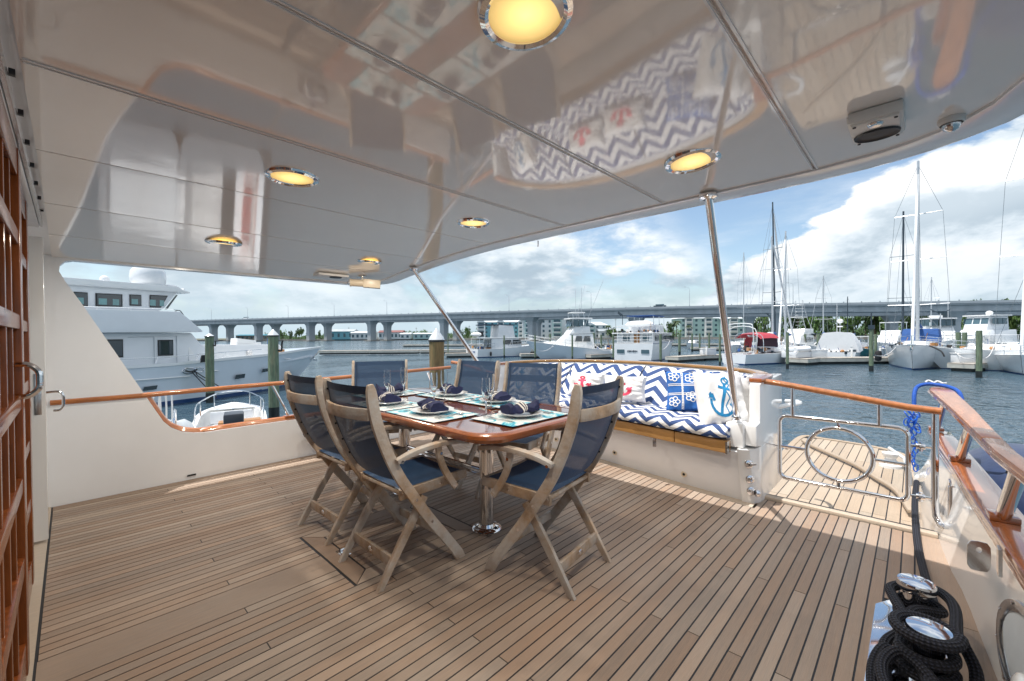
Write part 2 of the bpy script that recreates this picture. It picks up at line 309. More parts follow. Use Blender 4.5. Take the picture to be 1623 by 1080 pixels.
# ---------------------------------------------------------------- mesh builder
class MB:
    def __init__(s): s.v=[]; s.f=[]; s.uv={}
    def add(s,vs,fs,uvs=None):
        o=len(s.v); s.v+= [V(p) for p in vs]; k=len(s.f)
        s.f+= [tuple(i+o for i in f) for f in fs]
        if uvs:
            for i,u in enumerate(uvs): s.uv[k+i]=u
        return s
    def box(s,c,d,rz=0,ry=0,rx=0):
        R=Matrix.Rotation(rz,3,'Z')@Matrix.Rotation(ry,3,'Y')@Matrix.Rotation(rx,3,'X'); h=V(d)/2
        vs=[V(c)+R@V((x*h.x,y*h.y,z*h.z)) for x in(-1,1) for y in(-1,1) for z in(-1,1)]
        return s.add(vs,[(0,1,3,2),(4,6,7,5),(0,4,5,1),(2,3,7,6),(0,2,6,4),(1,5,7,3)])
    def b2(s,a,b): return s.box([(a[i]+b[i])/2 for i in range(3)],[abs(a[i]-b[i]) for i in range(3)])
    def bar(s,p,q,w,h,up=(0,0,1)):
        p=V(p);q=V(q);d=(q-p).normalized(); u=V(up); sd=d.cross(u)
        if sd.length<1e-4: sd=d.cross(V((1,0,0)))
        sd.normalize(); u=sd.cross(d).normalized()
        vs=[a+sd*(x*w/2)+u*(y*h/2) for a in(p,q) for x,y in((-1,-1),(1,-1),(1,1),(-1,1))]
        return s.add(vs,[(0,3,2,1),(4,5,6,7),(0,1,5,4),(1,2,6,5),(2,3,7,6),(3,0,4,7)])
    def strip(s,pts,w,h,up=(0,0,1),closed=False):
        """rectangular section swept along points, w sideways (perpendicular to up), h along the in-plane normal"""
        pts=[V(p) for p in pts]; n=len(pts); up=V(up); vs=[]
        for i,p in enumerate(pts):
            a=pts[(i-1)%n] if (closed or i>0) else p; b=pts[(i+1)%n] if (closed or i<n-1) else p
            d=(b-a).normalized(); sd=d.cross(up).normalized(); u=sd.cross(d).normalized()
            wi=w[i] if isinstance(w,(list,tuple)) else w; hi=h[i] if isinstance(h,(list,tuple)) else h
            for x,y in((-1,-1),(1,-1),(1,1),(-1,1)): vs.append(p+sd*(x*wi/2)+u*(y*hi/2))
        fs=[]
        for i in range(n if closed else n-1):
            j=(i+1)%n
            for k in range(4): l=(k+1)%4; fs.append((i*4+k,i*4+l,j*4+l,j*4+k))
        if not closed: fs+= [(3,2,1,0),tuple((n-1)*4+k for k in range(4))]
        return s.add(vs,fs)
    def tube(s,pts,r,n=10,closed=False,cap=True):
        pts=[V(p) for p in pts]; m=len(pts); vs=[]; fs=[]; uvs=[]; nn=None; dist=0; ds=[]
        for i,p in enumerate(pts):
            a=pts[(i-1)%m] if (closed or i>0) else p; b=pts[(i+1)%m] if (closed or i<m-1) else p
            d=(b-a).normalized()
            if nn is None:
                nn=d.cross(V((0,0,1)));
                if nn.length<1e-3: nn=d.cross(V((1,0,0)))
                nn.normalize()
            else:
                nn=(nn-d*nn.dot(d)).normalized()
            bb=d.cross(nn); ri=r[i] if isinstance(r,(list,tuple)) else r
            if i: dist+=(p-pts[i-1]).length
            ds.append(dist)
            for k in range(n):
                t=2*math.pi*k/n; vs.append(p+nn*(math.cos(t)*ri)+bb*(math.sin(t)*ri))
        for i in range(m if closed else m-1):
            j=(i+1)%m; dj=ds[j] if j else ds[-1]+(pts[0]-pts[-1]).length
            for k in range(n):
                l=(k+1)%n; fs.append((i*n+k,i*n+l,j*n+l,j*n+k)); uvs.append(((ds[i],k/n),(ds[i],(k+1)/n),(dj,(k+1)/n),(dj,k/n)))
        if cap and not closed: fs+= [tuple(range(n))[::-1],tuple((m-1)*n+k for k in range(n))]; uvs+=[[(0,0)]*n]*2
        return s.add(vs,fs,uvs)
    def cyl(s,p,q,r0,r1=None,n=14,cap=True): return s.tube([p,q],[r0,r0 if r1 is None else r1],n,cap=cap)
    def lathe(s,c,prof,n=20,ax=(0,0,1),sx=1,uv=False):
        ax=V(ax).normalized(); a=ax.orthogonal().normalized() if abs(ax.z)<.99 else V((1,0,0)); b=ax.cross(a); vs=[];fs=[];uvs=[]
        rm=max(p[0] for p in prof) or 1
        for r,z in prof:
            for k in range(n):
                t=2*math.pi*k/n; vs.append(V(c)+ax*z+a*(math.cos(t)*r*sx)+b*(math.sin(t)*r))
        for i in range(len(prof)-1):
            for k in range(n):
                l=(k+1)%n; fs.append((i*n+k,i*n+l,(i+1)*n+l,(i+1)*n+k))
                uvs.append([(math.cos(2*math.pi*kk/n)*prof[ii][0]/rm,math.sin(2*math.pi*kk/n)*prof[ii][0]/rm) for ii,kk in((i,k),(i,l),(i+1,l),(i+1,k))])
        return s.add(vs,fs,uvs if uv else None)
    def ball(s,c,r,n=12,m=8):
        r=V(r) if not isinstance(r,(int,float)) else V((r,r,r)); vs=[];fs=[]
        for i in range(m+1):
            ph=math.pi*i/m
            for k in range(n): t=2*math.pi*k/n; vs.append(V(c)+V((r.x*math.sin(ph)*math.cos(t),r.y*math.sin(ph)*math.sin(t),r.z*math.cos(ph))))
        for i in range(m):
            for k in range(n): l=(k+1)%n; fs.append((i*n+k,(i+1)*n+k,(i+1)*n+l,i*n+l))
        return s.add(vs,fs)
    def prism(s,poly,z0,z1,f=None):
        """poly: 2D points; f maps (x,y,z)->3D"""
        f=f or (lambda x,y,z:(x,y,z)); n=len(poly)
        vs=[f(x,y,z0) for x,y in poly]+[f(x,y,z1) for x,y in poly]
        return s.add(vs,[tuple(range(n))[::-1],tuple(range(n,2*n))]+[(i,(i+1)%n,n+(i+1)%n,n+i) for i in range(n)])
    def loft(s,secs,closed=False,cap=False,uvf=None):
        k=len(secs[0]); vs=[p for c in secs for p in c]; fs=[]
        for i in range(len(secs)-1):
            for j in range(k if closed else k-1): l=(j+1)%k; fs.append((i*k+j,i*k+l,(i+1)*k+l,(i+1)*k+j))
        if cap: fs+= [tuple(range(k))[::-1],tuple((len(secs)-1)*k+j for j in range(k))]
        uvs=[[uvf(q) for q in f] for f in fs] if uvf else None
        return s.add(vs,fs,uvs)
    def build(s,name,m,parent=None,bevel=0,smooth=False,fix=True,shift=None,label=None):
        me=bpy.data.meshes.new(name); off=V((0,0,0)) if shift is None else V(shift)
        if shift is None and parent is not None: off=ORI.get(parent.name,V((0,0,0)))
        me.from_pydata([p-off for p in s.v],[],s.f)
        if s.uv:
            ul=me.uv_layers.new(name='UVMap')
            for i,p in enumerate(me.polygons):
                u=s.uv.get(i)
                if u:
                    for j,li in enumerate(p.loop_indices): ul.data[li].uv=u[j]
        bm=bmesh.new(); bm.from_mesh(me)
        if fix: bmesh.ops.recalc_face_normals(bm,faces=bm.faces)
        if bevel:
            bmesh.ops.remove_doubles(bm,verts=bm.verts,dist=1e-5)
            es=[e for e in bm.edges if len(e.link_faces)==2 and e.calc_face_angle(0)>.6]
            bmesh.ops.bevel(bm,geom=es,offset=bevel,segments=2,profile=.6,affect='EDGES',clamp_overlap=True)
        bm.to_mesh(me); bm.free()
        if smooth or bevel:
            for p in me.polygons: p.use_smooth=True
            try: me.set_sharp_from_angle(angle=math.radians(38))
            except Exception: pass
        me.materials.append(MATS[m] if isinstance(m,str) else m)
        o=bpy.data.objects.new(name,me); COL.objects.link(o)
        if parent is not None:
            o.parent=parent
            if parent.name in ORI: ORI[o.name]=ORI[parent.name]
        if label: o['label']=label
        return o
ORI={}
def thing(name,label,cat,loc=(0,0,0),group=None):
    o=bpy.data.objects.new(name,None); COL.objects.link(o); o.location=loc; o.empty_display_size=.05
    ORI[o.name]=V(loc); o['label']=label; o['category']=cat
    if group: o['group']=group
    return o
def tag(o,label,cat,group=None,kind=None):
    o['label']=label; o['category']=cat
    if group: o['group']=group
    if kind: o['kind']=kind
    return o
def struct(o): o['kind']='structure'; return o
def one(mb,name,m,label,cat,group=None,loc=None,**k):
    """a thing that is a single mesh, origin at loc"""
    loc=V(loc) if loc is not None else mb.v[0].copy()
    o=mb.build(name,m,None,shift=loc,**k); o.location=loc; ORI[o.name]=loc
    return tag(o,label,cat,group)
def copy_tree(o,parent=None):
    c=o.copy(); COL.objects.link(c); c.parent=parent
    for ch in list(o.children): copy_tree(ch,c)
    return c
def crom(pts,n=8,closed=False):
    pts=[V(p) for p in pts]; m=len(pts); out=[]
    for i in range(m if closed else m-1):
        g=lambda k: pts[k%m] if closed else pts[min(max(k,0),m-1)]
        p0,p1,p2,p3=g(i-1),g(i),g(i+1),g(i+2)
        for j in range(n):
            t=j/n; out.append(.5*((2*p1)+(p2-p0)*t+(2*p0-5*p1+4*p2-p3)*t*t+(3*p1-p0-3*p2+p3)*t**3))
    if not closed: out.append(pts[-1])
    return out
def interp(tab,x):
    if x<=tab[0][0]: return tab[0][1]
    for (a,b),(c,d) in zip(tab,tab[1:]):
        if x<=c: return b+(d-b)*(x-a)/(c-a)
    return tab[-1][1]
# ================================================================ SETTING OF THE YACHT
FT=[(-.2,3.30),(.80,3.32),(.86,3.33),(1.29,3.385),(1.68,3.455),(2.24,3.54),(2.6,3.55),(2.91,3.53),(3.3,3.46),(3.56,3.40)]
def Fx(y): return interp(FT,y)
BT=[(-.5,-.34),(1.0,-.30),(2.2,-.205),(2.8,-.165),(3.1,-.125),(3.45,-.10),(4.2,-.03),(5.4,.02)]   # inner foot of the near bulwark
def By(x): return interp(BT,x)
WALLX=-.11
# ---- deck
mb=MB(); mb.b2((-.6,-.5,-.12),(3.62,4.7,-.0022))
deck=struct(mb.build('deck','caulk'))
PI_=.0513; SEAM=.0064
HX0,HX1,HY0,HY1=.94,1.735,38*.0513,52*.0513
KY0,KY1=2.13,2.36
plank_cache={}
def plank(x0,x1,y0,y1,m='teak_deck',parent=None,z=0,name='plank'):
    mb=MB(); mb.b2((x0,y0,z-.012),(x1,y1,z)); return mb.build(name,m,parent or deck,bevel=0)
i=0; y=.0
rows=[]
while y<4.36:
    rows.append((i,y+SEAM/2,y+PI_-SEAM/2)); y+=PI_; i+=1
KY0=42*PI_; KY1=46*PI_
for i,y0,y1 in rows:
    ym=(y0+y1)/2
    xe=(Fx(ym)-.075) if .80<ym<3.60 else 3.475
    spans=[(-.10,xe)]
    if ym>KY0 and ym<KY1: spans=[(HX1+.006,xe)]
    if HY0<ym<HY1:
        s2=[]
        for a,b in spans:
            if a<HX0-.01: s2.append((a,HX0-.006))
            s2.append((HX1+.006,b))
        spans=s2
    if ym<.11:
        spans=[(-.10,1.74),(2.54,xe)] if ym>.03 else [(2.60,xe)]
    cuts=[1.095,1.71] if i%3==0 else ([2.33] if i%3==1 else ([.52,2.95] if i%2 else [2.95]))
    for a,b in spans:
        c=[a]+[q+(.0 if i%2 else .004) for q in cuts if a+.25<q<b-.2]+[b]
        for p,q in zip(c,c[1:]): plank(p+.0022,q-.0022,y0,y1)
# wide king plank forward of the hatch, with its nibbed end
mb=MB(); mb.prism([(-.10,KY0+.003),(HX0-.006,KY0+.003),(HX0-.006,KY1-.003),(-.10,KY1-.003)],-.012,0); mb.build('king_plank','teak_deck',deck)
# hatch: mitred frame boards and short planks
def hp(a,b,c,d):
    mb=MB(); mb.prism([a,b,c,d],-.012,.001); mb.build('hatch_frame_board','teak_deck',deck)
g=.005; w_=.10
hp((HX0+g,HY0+g),(HX1-g,HY0+g),(HX1-w_,HY0+w_),(HX0+w_,HY0+w_)); hp((HX0+g,HY1-g),(HX1-g,HY1-g),(HX1-w_,HY1-w_),(HX0+w_,HY1-w_))
hp((HX0+g,HY0+2*g),(HX0+w_-g,HY0+w_+g),(HX0+w_-g,HY1-w_-g),(HX0+g,HY1-2*g)); hp((HX1-g,HY0+2*g),(HX1-w_+g,HY0+w_+g),(HX1-w_+g,HY1-w_-g),(HX1-g,HY1-2*g))
yy=HY0+w_+g
while yy<HY1-w_-.04: plank(HX0+w_+g,HX1-w_-g,yy+.002,yy+PI_-.004,z=.001,name='hatch_plank'); yy+=PI_
# covering board that follows the sofa foot, and margins
def ring_board(ys,off0,off1,name,m,z0=-.012,z1=0):
    for a,b in zip(ys,ys[1:]):
        sub=[a+(b-a)*k/6 for k in range(7)]
        poly=[(Fx(q)-off0,q) for q in sub]+[(Fx(q)-off1,q) for q in sub[::-1]]
        mb=MB(); mb.prism(poly,z0,z1); mb.build(name,m,deck)
ring_board([.802,1.6,2.4,3.2,3.6],.070,-.02,'covering_board','teak_pale')
for a,b in ((-.10,1.2),(1.204,2.5),(2.504,3.48)):
    mb=MB(); xs=[a+(b-a)*k/6 for k in range(7)]
    mb.prism([(q,By(q)-.02) for q in xs]+[(q,-.004 if q<2.58 else -.004) for q in xs[::-1]],-.012,0); mb.build('margin_board','teak_deck',deck)
mb=MB(); mb.b2((-.10,4.368,-.012),(3.475,4.455,0)); mb.build('margin_board','teak_deck',deck)
mb=MB(); mb.b2((-.60,-.3,-.012),(-.108,4.46,.004)); mb.build('sill_board','teak_pale',deck)
# gate threshold
mb=MB(); mb.strip([(3.512,-.10,.006),(3.512,.80,.006)],.06,.03); mb.build('threshold','teak_pale',deck,bevel=.008)
# lifting ring in hatch and hinge plate by the sofa
mb=MB(); mb.box((1.03,2.29,.004),(.05,.09,.006)); mb.tube([(1.03+.02*math.cos(t),2.29+.03*math.sin(t),.010) for t in [k*math.pi/6 for k in range(12)]],.004,6,closed=True)
mb.build('lift_ring','chrome',deck)
mb=MB(); mb.box((3.05,2.18,.004),(.10,.07,.006),rz=.2); mb.box((3.09,2.14,.010),(.06,.02,.012),rz=.2); mb.build('deck_latch','chrome',deck)
# ---- ceiling with camber
def cz(y): return 1.96-(.0325 if y>2.17 else .0012)*(y-2.17)**2
def xmax(y):
    return interp([(-.42,1.45),(-.37,1.66),(-.32,1.86),(-.26,2.03),(-.18,2.16),(-.05,2.265),(.1,2.33),(.3,2.362),(.45,2.372),(4.2,2.372),(4.36,2.33),(4.44,2.2),(4.47,2.0)],y)
mb=MB(); top=[]
ysn=[-.42+ (4.47+.42)*k/60 for k in range(61)]
secs=[]
for q in ysn:
    e=xmax(q)+.185; z=cz(q)
    secs.append([(-.9,q,z+.012),(e-.05,q,z+.012),(e-.004,q,z+.05),(e,q,z+.16),(e-.06,q,z+.20),(-.9,q,z+.20)])
mb.loft(secs,closed=True,cap=True)
ceil=struct(mb.build('ceiling','gelcoat',smooth=True))
seams=[-.42,.335,1.045,1.755,2.53,3.31,3.93,4.46]
for a,b in zip(seams,seams[1:]):
    g=.004; n=10; secs=[]
    for k in range(n+1):
        q=a+g+(b-a-2*g)*k/n; z=cz(q); e=xmax(q)
        secs.append([(-.085,q,z+.012),(-.085,q,z)]+[(-.085+(e+.085)*j/12,q,z) for j in range(1,13)]+[(e,q,z+.012)])
    mb=MB(); mb.loft(secs); mb.loft([secs[0],[(p[0],p[1],cz(p[1])+.012) for p in secs[0]]]); mb.loft([secs[-1],[(p[0],p[1],cz(p[1])+.012) for p in secs[-1]]])
    mb.build('ceiling_panel','ceiling',ceil,smooth=True)
# raised battens along two seams (they read as double lines)
for q,dq in [(q,d) for q in (.335,1.045,1.755) for d in (-.010,.010)]:
    mb=MB(); mb.strip([(-.08,q+dq,cz(q)-.001) ,(2.36,q+dq,cz(q)-.001)],.006,.006); mb.build('seam_batten','gelcoat_white',ceil)
# edge trim under the aft edge, a shade lower than the panels
pts=[(xmax(q)+.085,q,cz(q)+.001) for q in ysn]
mb=MB(); mb.strip(pts,.165,.022); mb.build('edge_trim','gelcoat',ceil,bevel=.006)
mb=MB(); mb.strip([(xmax(q)+.185,q,cz(q)+.012) for q in ysn],.018,.012); mb.build('drip_edge','gelcoat_white',ceil)
# ---- far side wall with the big cut-out
WY=4.46
def wall_outline():
    inner=[(3.50,.385),(1.0,.385),(.80,.382),(.72,.392),(.64,.415),(.57,.46),(.52,.52),(.47,.62),(.41,.745),(.063,1.46),(-.02,1.62),(-.05,1.69),(-.045,1.735),(-.02,1.765),(.02,1.777),(2.30,1.777)]
    return inner
inn=wall_outline()
poly=[(-.6,-.1),(3.50,-.1)]+inn+[(2.30,1.84),(-.6,1.84)]
mb=MB(); mb.prism(poly,WY,WY+.09,f=lambda x,z,y:(x,y,z))
sidewall=tag(struct(mb.build('side_wall','gelcoat',bevel=0)),'cream far side wall of the yacht with a slanted window cut-out above the rail','wall'); del sidewall['category']
mb=MB(); mb.tube(crom([(x,WY+.045,z+.012) for x,z in inn[:9]],4),.026,8); mb.build('cutout_rail','varnish_rail',sidewall,smooth=True)
mb=MB(); mb.tube([(-.105,WY+.0,.745),(.42,WY+.0,.745)],.020,8); mb.build('rail_moulding','varnish_rail',sidewall,smooth=True)
mb=MB(); mb.tube([(.40,WY+.03,.745),(1.5,WY+.03,.757),(3.50,WY+.03,.79)],.021,10); mb.build('hand_rail','varnish_rail',sidewall,smooth=True)
for xb in (1.50,2.45,3.30):
    mb=MB(); mb.tube([(xb,WY+.045,.405),(xb-.16,WY+.032,.745)],.013,8); s=mb.build('stanchion','chrome',sidewall,smooth=True)
    mb=MB(); mb.box((xb,WY+.045,.418),(.10,.07,.022)); mb.build('stanchion_foot','varnish',s,bevel=.004)
mb=MB(); mb.tube(crom([(-.075,3.72,.775),(-.05,3.72,.775),(-.035,3.72,.80),(-.033,3.72,.83),(-.035,3.72,.86),(-.05,3.72,.885),(-.105,3.72,.885)],5),.007,8); mb.build('grab_handle','chrome',sidewall,smooth=True)
# small scuppers and a faint smear
mb=MB(); mb.box((.70,WY-.004,.035),(.06,.008,.012)); mb.build('scupper','black',sidewall)
# ---- cabin bulkhead with its varnished doors
mb=MB(); mb.b2((-.62,2.30,-.1),(-.30,3.66,.02)); mb.b2((-.34,-.8,0),(-.28,1.0,2.02)); mb.b2((-.34,3.72,0),(-.22,4.46,2.02)); mb.b2((-.34,1.0,1.86),(-.28,3.72,2.02)); mb.b2((-.60,1.0,-.1),(-.58,3.72,2.0))
bulk=struct(mb.build('cabin_bulkhead','gelcoat'))
mb=MB(); mb.b2((-.20,-.7,1.855),(-.115,3.72,1.98)); mb.build('door_track','gelcoat',bulk,bevel=.01)
mb=MB(); mb.b2((-.114,-.7,1.862),(-.104,3.72,1.90)); tr=mb.build('track_strip','steel',bulk)
for k in range(7):
    mb=MB(); mb.box((-.099,1.75+k*.29,1.915),(.012,.016,.016)); mb.build('track_screw','black',bulk)
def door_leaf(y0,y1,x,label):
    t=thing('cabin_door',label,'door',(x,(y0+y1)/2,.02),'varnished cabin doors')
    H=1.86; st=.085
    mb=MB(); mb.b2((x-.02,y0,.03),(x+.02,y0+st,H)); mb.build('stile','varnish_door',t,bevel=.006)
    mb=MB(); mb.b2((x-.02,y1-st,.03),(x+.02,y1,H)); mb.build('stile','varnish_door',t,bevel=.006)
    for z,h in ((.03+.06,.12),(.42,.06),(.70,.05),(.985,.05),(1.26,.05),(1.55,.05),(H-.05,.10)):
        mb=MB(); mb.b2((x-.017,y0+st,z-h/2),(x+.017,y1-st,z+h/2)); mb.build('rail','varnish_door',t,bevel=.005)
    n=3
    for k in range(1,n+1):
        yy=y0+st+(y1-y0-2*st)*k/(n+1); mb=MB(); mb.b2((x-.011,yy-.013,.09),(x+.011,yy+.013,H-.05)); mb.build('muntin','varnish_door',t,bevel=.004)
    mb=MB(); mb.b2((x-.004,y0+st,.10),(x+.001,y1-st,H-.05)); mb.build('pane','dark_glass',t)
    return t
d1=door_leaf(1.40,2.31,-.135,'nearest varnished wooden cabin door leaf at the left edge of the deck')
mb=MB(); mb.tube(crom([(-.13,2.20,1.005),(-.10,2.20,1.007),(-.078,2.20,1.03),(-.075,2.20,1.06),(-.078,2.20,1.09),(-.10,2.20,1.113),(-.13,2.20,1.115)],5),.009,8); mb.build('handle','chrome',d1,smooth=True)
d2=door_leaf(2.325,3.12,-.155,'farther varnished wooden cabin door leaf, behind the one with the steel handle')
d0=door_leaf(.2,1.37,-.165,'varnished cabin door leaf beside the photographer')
# white door standing open edge-on
t=thing('white_door','narrow white door leaf with a steel latch plate, open against the far side wall','door',(-.2,3.70,0))
mb=MB(); mb.b2((-.27,3.70,.02),(-.103,3.745,1.80)); mb.build('leaf','gelcoat_white',t,bevel=.004)
mb=MB(); mb.b2((-.150,3.693,.76),(-.120,3.7005,1.00)); mb.build('latch_plate','steel',t,bevel=.001)
mb=MB(); mb.cyl((-.29,3.67,.82),(-.20,3.69,.82),.018); mb.cyl((-.29,3.67,.50),(-.20,3.69,.50),.016); mb.build('knob','chrome',t,smooth=True)
# ---- downlights
def downlight(x,y,r,label):
    z=cz(y); t=thing('ceiling_light',label,'ceiling light',(x,y,z),'round ceiling lights')
    sl=-(.065*(y-2.17)); ax=V((0,-sl,-1)).normalized()
    mb=MB(); mb.lathe((x,y,z),[(r*.77,.001),(r*.79,.009),(r*.87,.015),(r*.98,.010),(r*1.02,-.002)],32,ax=ax); mb.build('trim_ring','chrome',t,smooth=True)
    mb=MB(); mb.lathe((x,y,z),[(0.0005,.0075),(r*.3,.0072),(r*.6,.0064),(r*.79,.0045)],32,ax=ax,uv=True); mb.build('lens','lens_glow',t,smooth=True,fix=False)
    l=bpy.data.lights.new('lamp_bulb','AREA'); l.shape='DISK'; l.size=.10; l.energy=4.5; l.color=(1,.90,.76)
    lo=bpy.data.objects.new('lamp_bulb',l); COL.objects.link(lo); lo.parent=t; lo.location=(0,0,-.02)
for x,y,r,lab in ((.745,.66,.112,'largest ceiling light, round with a polished ring, top centre over the camera'),(.735,2.13,.115,'glowing round ceiling light over the cabin end of the table'),
    (1.865,2.13,.108,'small round ceiling light above the middle of the aft edge'),(.775,3.62,.112,'glowing ceiling light nearest the slanted side window'),
    (1.90,3.62,.108,'ceiling light just above the beige camera'),(1.875,.70,.115,'round ceiling light left of the square speaker')):
    downlight(x,y,r,lab)
# ---- speaker, dome, camera on the ceiling
SPX,SPY=1.955,.10
t=thing('ceiling_speaker','square white speaker with a black oval cone mounted under the ceiling corner','speaker',(1.93,.10,cz(.1)))
z=cz(.1)-.001
mb=MB(); mb.box((1.955,.10,z-.020),(.215,.145,.040)); mb.build('housing','speaker_white',t,bevel=.012)
mb=MB(); mb.box((1.955,.10,z-.043),(.195,.125,.008)); mb.build('front_plate','speaker_white',t,bevel=.003)
mb=MB(); mb.lathe((1.980,.10,z-.048),[(.064,0),(.062,-.007),(.054,-.002),(.045,-.0015),(.02,-.003),(.0005,-.004)],24,sx=.82); mb.build('cone','black',t,smooth=True)
mb=MB(); mb.lathe((1.885,.10,z-.048),[(.022,0),(.018,-.005),(.0005,-.003)],16); mb.build('tweeter','steel',t,smooth=True)
for a,b in((-1,-1),(1,-1),(-1,1),(1,1)):
    mb=MB(); mb.cyl((1.955+a*.087,.10+b*.053,z-.046),(1.955+a*.087,.10+b*.053,z-.050),.005,n=8); mb.build('screw','black',t)
t=thing('dome_camera','tiny white dome under the rounded ceiling corner','camera',(2.15,-.09,cz(-.12)))
mb=MB(); mb.lathe((2.15,-.09,cz(-.12)),[(.036,.0),(.036,.012),(.030,.02)],18,ax=(0,0,-1)); mb.build('base','speaker_white',t,smooth=True)
mb=MB(); mb.ball((2.15,-.09,cz(-.12)-.02),(.026,.026,.026)); mb.build('dome','steel',t,smooth=True)
t=thing('side_camera','beige tube camera on a bracket under the far corner of the ceiling','camera',(2.12,4.15,cz(4.15)))
z=cz(4.15)
mb=MB(); mb.lathe((2.10,4.15,z),[(.03,0),(.045,.004),(.045,.014),(.02,.018)],14,ax=(0,0,-1)); mb.build('mount','chrome',t,smooth=True)
mb=MB(); mb.tube([(2.10,4.15,z-.015),(2.10,4.15,z-.045)],.012,8); mb.build('bracket','speaker_white',t,smooth=True)
mb=MB(); mb.cyl((1.99,4.19,z-.072),(2.16,4.10,z-.078),.037,n=16); mb.cyl((1.985,4.192,z-.072),(2.0,4.185,z-.072),.041,n=16); mb.build('camera_body','beige_fibre',t,smooth=True)
mb=MB(); mb.bar((2.10,4.13,z-.075),(2.25,4.05,z-.085),.085,.085); mb.build('visor','beige_fibre',t,bevel=.008)
t=thing('ceiling_vent','small round black vent under the ceiling beside the beige camera','vent',(1.82,4.2,cz(4.2)))
z=cz(4.2)
mb=MB(); mb.box((1.80,4.2,z-.012),(.30,.15,.024)); mb.build('vent_pad','speaker_white',t,bevel=.010)
mb=MB(); mb.lathe((1.84,4.19,z-.024),[(.058,0),(.055,.008),(.0005,.006)],18,ax=(0,0,-1)); mb.build('grille','black',t,smooth=True)
mb=MB(); mb.tube([(2.52,2.12,cz(2.12)-.02),(2.52,2.12,cz(2.12)-.05),(2.53,2.13,cz(2.12)-.062)],.005,6)
one(mb,'ceiling_hook','steel','small steel hook hanging from the aft ceiling edge','hook',smooth=True)
# ---- roof posts
def post(p,q,label):
    p=V(p);q=V(q)
    t=thing('roof_post',label,'post',p,'slanted steel roof posts')
    mb=MB(); mb.tube([p,q],.021,16); mb.build('tube','chrome',t,smooth=True)
    mb=MB(); mb.lathe(q,[(.045,.01),(.048,.0),(.046,-.010),(.026,-.018)],20,ax=(0,0,1)); mb.build('top_flange','chrome',t,smooth=True)
    d=(q-p).normalized(); mb=MB(); mb.lathe(p,[(.034,-.015),(.034,.03),(.023,.05)],16,ax=d); mb.build('socket','chrome',t,smooth=True)
post((3.30,.925,.585),(2.36,.80,cz(.8)-.02),'slanted steel roof post standing by the white anchor pillow')
post((3.40,3.52,.60),(2.36,3.60,cz(3.6)-.02),'slanted steel roof post behind the far chairs, beside the thick brown piling')
# ================================================================ TRANSOM SOFA
sofa=thing('transom_sofa','curved white built-in bench across the stern with a teak seat edge','bench',(3.5,2.2,0))
ys=[.86+(3.56-.86)*k/30 for k in range(31)]
secs=[]
for q in ys:
    f=Fx(q); secs.append([(f+.015,q,-.01),(f,q,.02),(f-.10,q,.33),(f-.115,q,.375),(f+.10,q,.40),(f+.75,q,.41),(f+.8,q,-.01)])
mb=MB(); mb.loft(secs,cap=True); mb.build('bench_front','gelcoat',sofa,smooth=True)
# rounded corner at the gate end
mb=MB()
cr=[(3.325,.90),(3.325,.865),(3.345,.825),(3.385,.80),(3.47,.79),(3.60,.79),(3.60,.90)]
mb.loft([[ (x-(.12*(z/.40) if x<3.5 and k<3 else (.05*(z/.4) if x<3.5 else 0)),y_,z) for k,(x,y_) in enumerate(cr)] for z in (-.01,.10,.20,.30,.40)],cap=True)
mb.build('bench_corner','gelcoat_white',sofa,smooth=True)
# end wall up to the cap
mb=MB()
mb.prism([(3.40,.0),(3.40,.40),(3.27,.42),(3.27,.565),(3.37,.575),(3.37,.845),(3.42,.855),(4.05,.875),(4.05,.0)],.793,.865,f=lambda x,z,y:(x,y,z))
mb.build('end_wall','gelcoat_white',sofa,bevel=.010)
mb=MB(); mb.b2((3.235,.866,.40),(3.375,.985,.575)); mb.build('post_block','gelcoat_white',sofa,bevel=.018)
mb=MB(); mb.prism([(3.40,.0),(3.40,.55),(3.44,.85),(4.05,.87),(4.05,.0)],3.50,3.57,f=lambda x,z,y:(x,y,z)); mb.build('end_wall','gelcoat_white',sofa,bevel=.010)
# teak fascia below the cushion
def edge_strip(y0,y1,off,w,h,z,m,name,parent,n=10,bevel=.006):
    pts=[(Fx(y0+(y1-y0)*k/n)-off,y0+(y1-y0)*k/n,z) for k in range(n+1)]
    mb=MB(); mb.strip(pts,w,h); return mb.build(name,m,parent,bevel=bevel)
for a,b in ((.945,1.335),(1.341,2.30),(2.306,3.45)): edge_strip(a,b,.155,.06,.088,.412,'varnish_gold','seat_fascia',sofa)
mb=MB(); mb.box((3.17,.95,.41),(.05,.012,.085)); mb.build('fascia_end','steel',sofa)
secs=[[(Fx(q)-.14,q,.452),(Fx(q)+.5,q,.452)] for q in ys[2:]]; mb=MB(); mb.loft(secs); mb.build('seat_board','gelcoat',sofa)
# latch, vents
mb=MB(); mb.box((3.205,1.50,.345),(.010,.028,.07)); mb.cyl((3.195,1.50,.335),(3.212,1.50,.335),.010,n=10); mb.build('latch','chrome',sofa,bevel=.002)
for y_,z_ in ((1.33,.09),(2.01,.115),(2.72,.115)):
    mb=MB(); f=Fx(y_)-.10*(z_/.33); mb.lathe((f+.002,y_,z_),[(.024,.0),(.024,.006),(.014,.009),(.012,.002),(.0005,.002)],16,ax=(-1,0,.2)); v=mb.build('drain_ring','beige_fibre',sofa,smooth=True)
    mb=MB(); mb.lathe((f-.006,y_,z_),[(.010,0),(.0005,.001)],12,ax=(-1,0,.2)); mb.build('drain_hole','black',sofa)
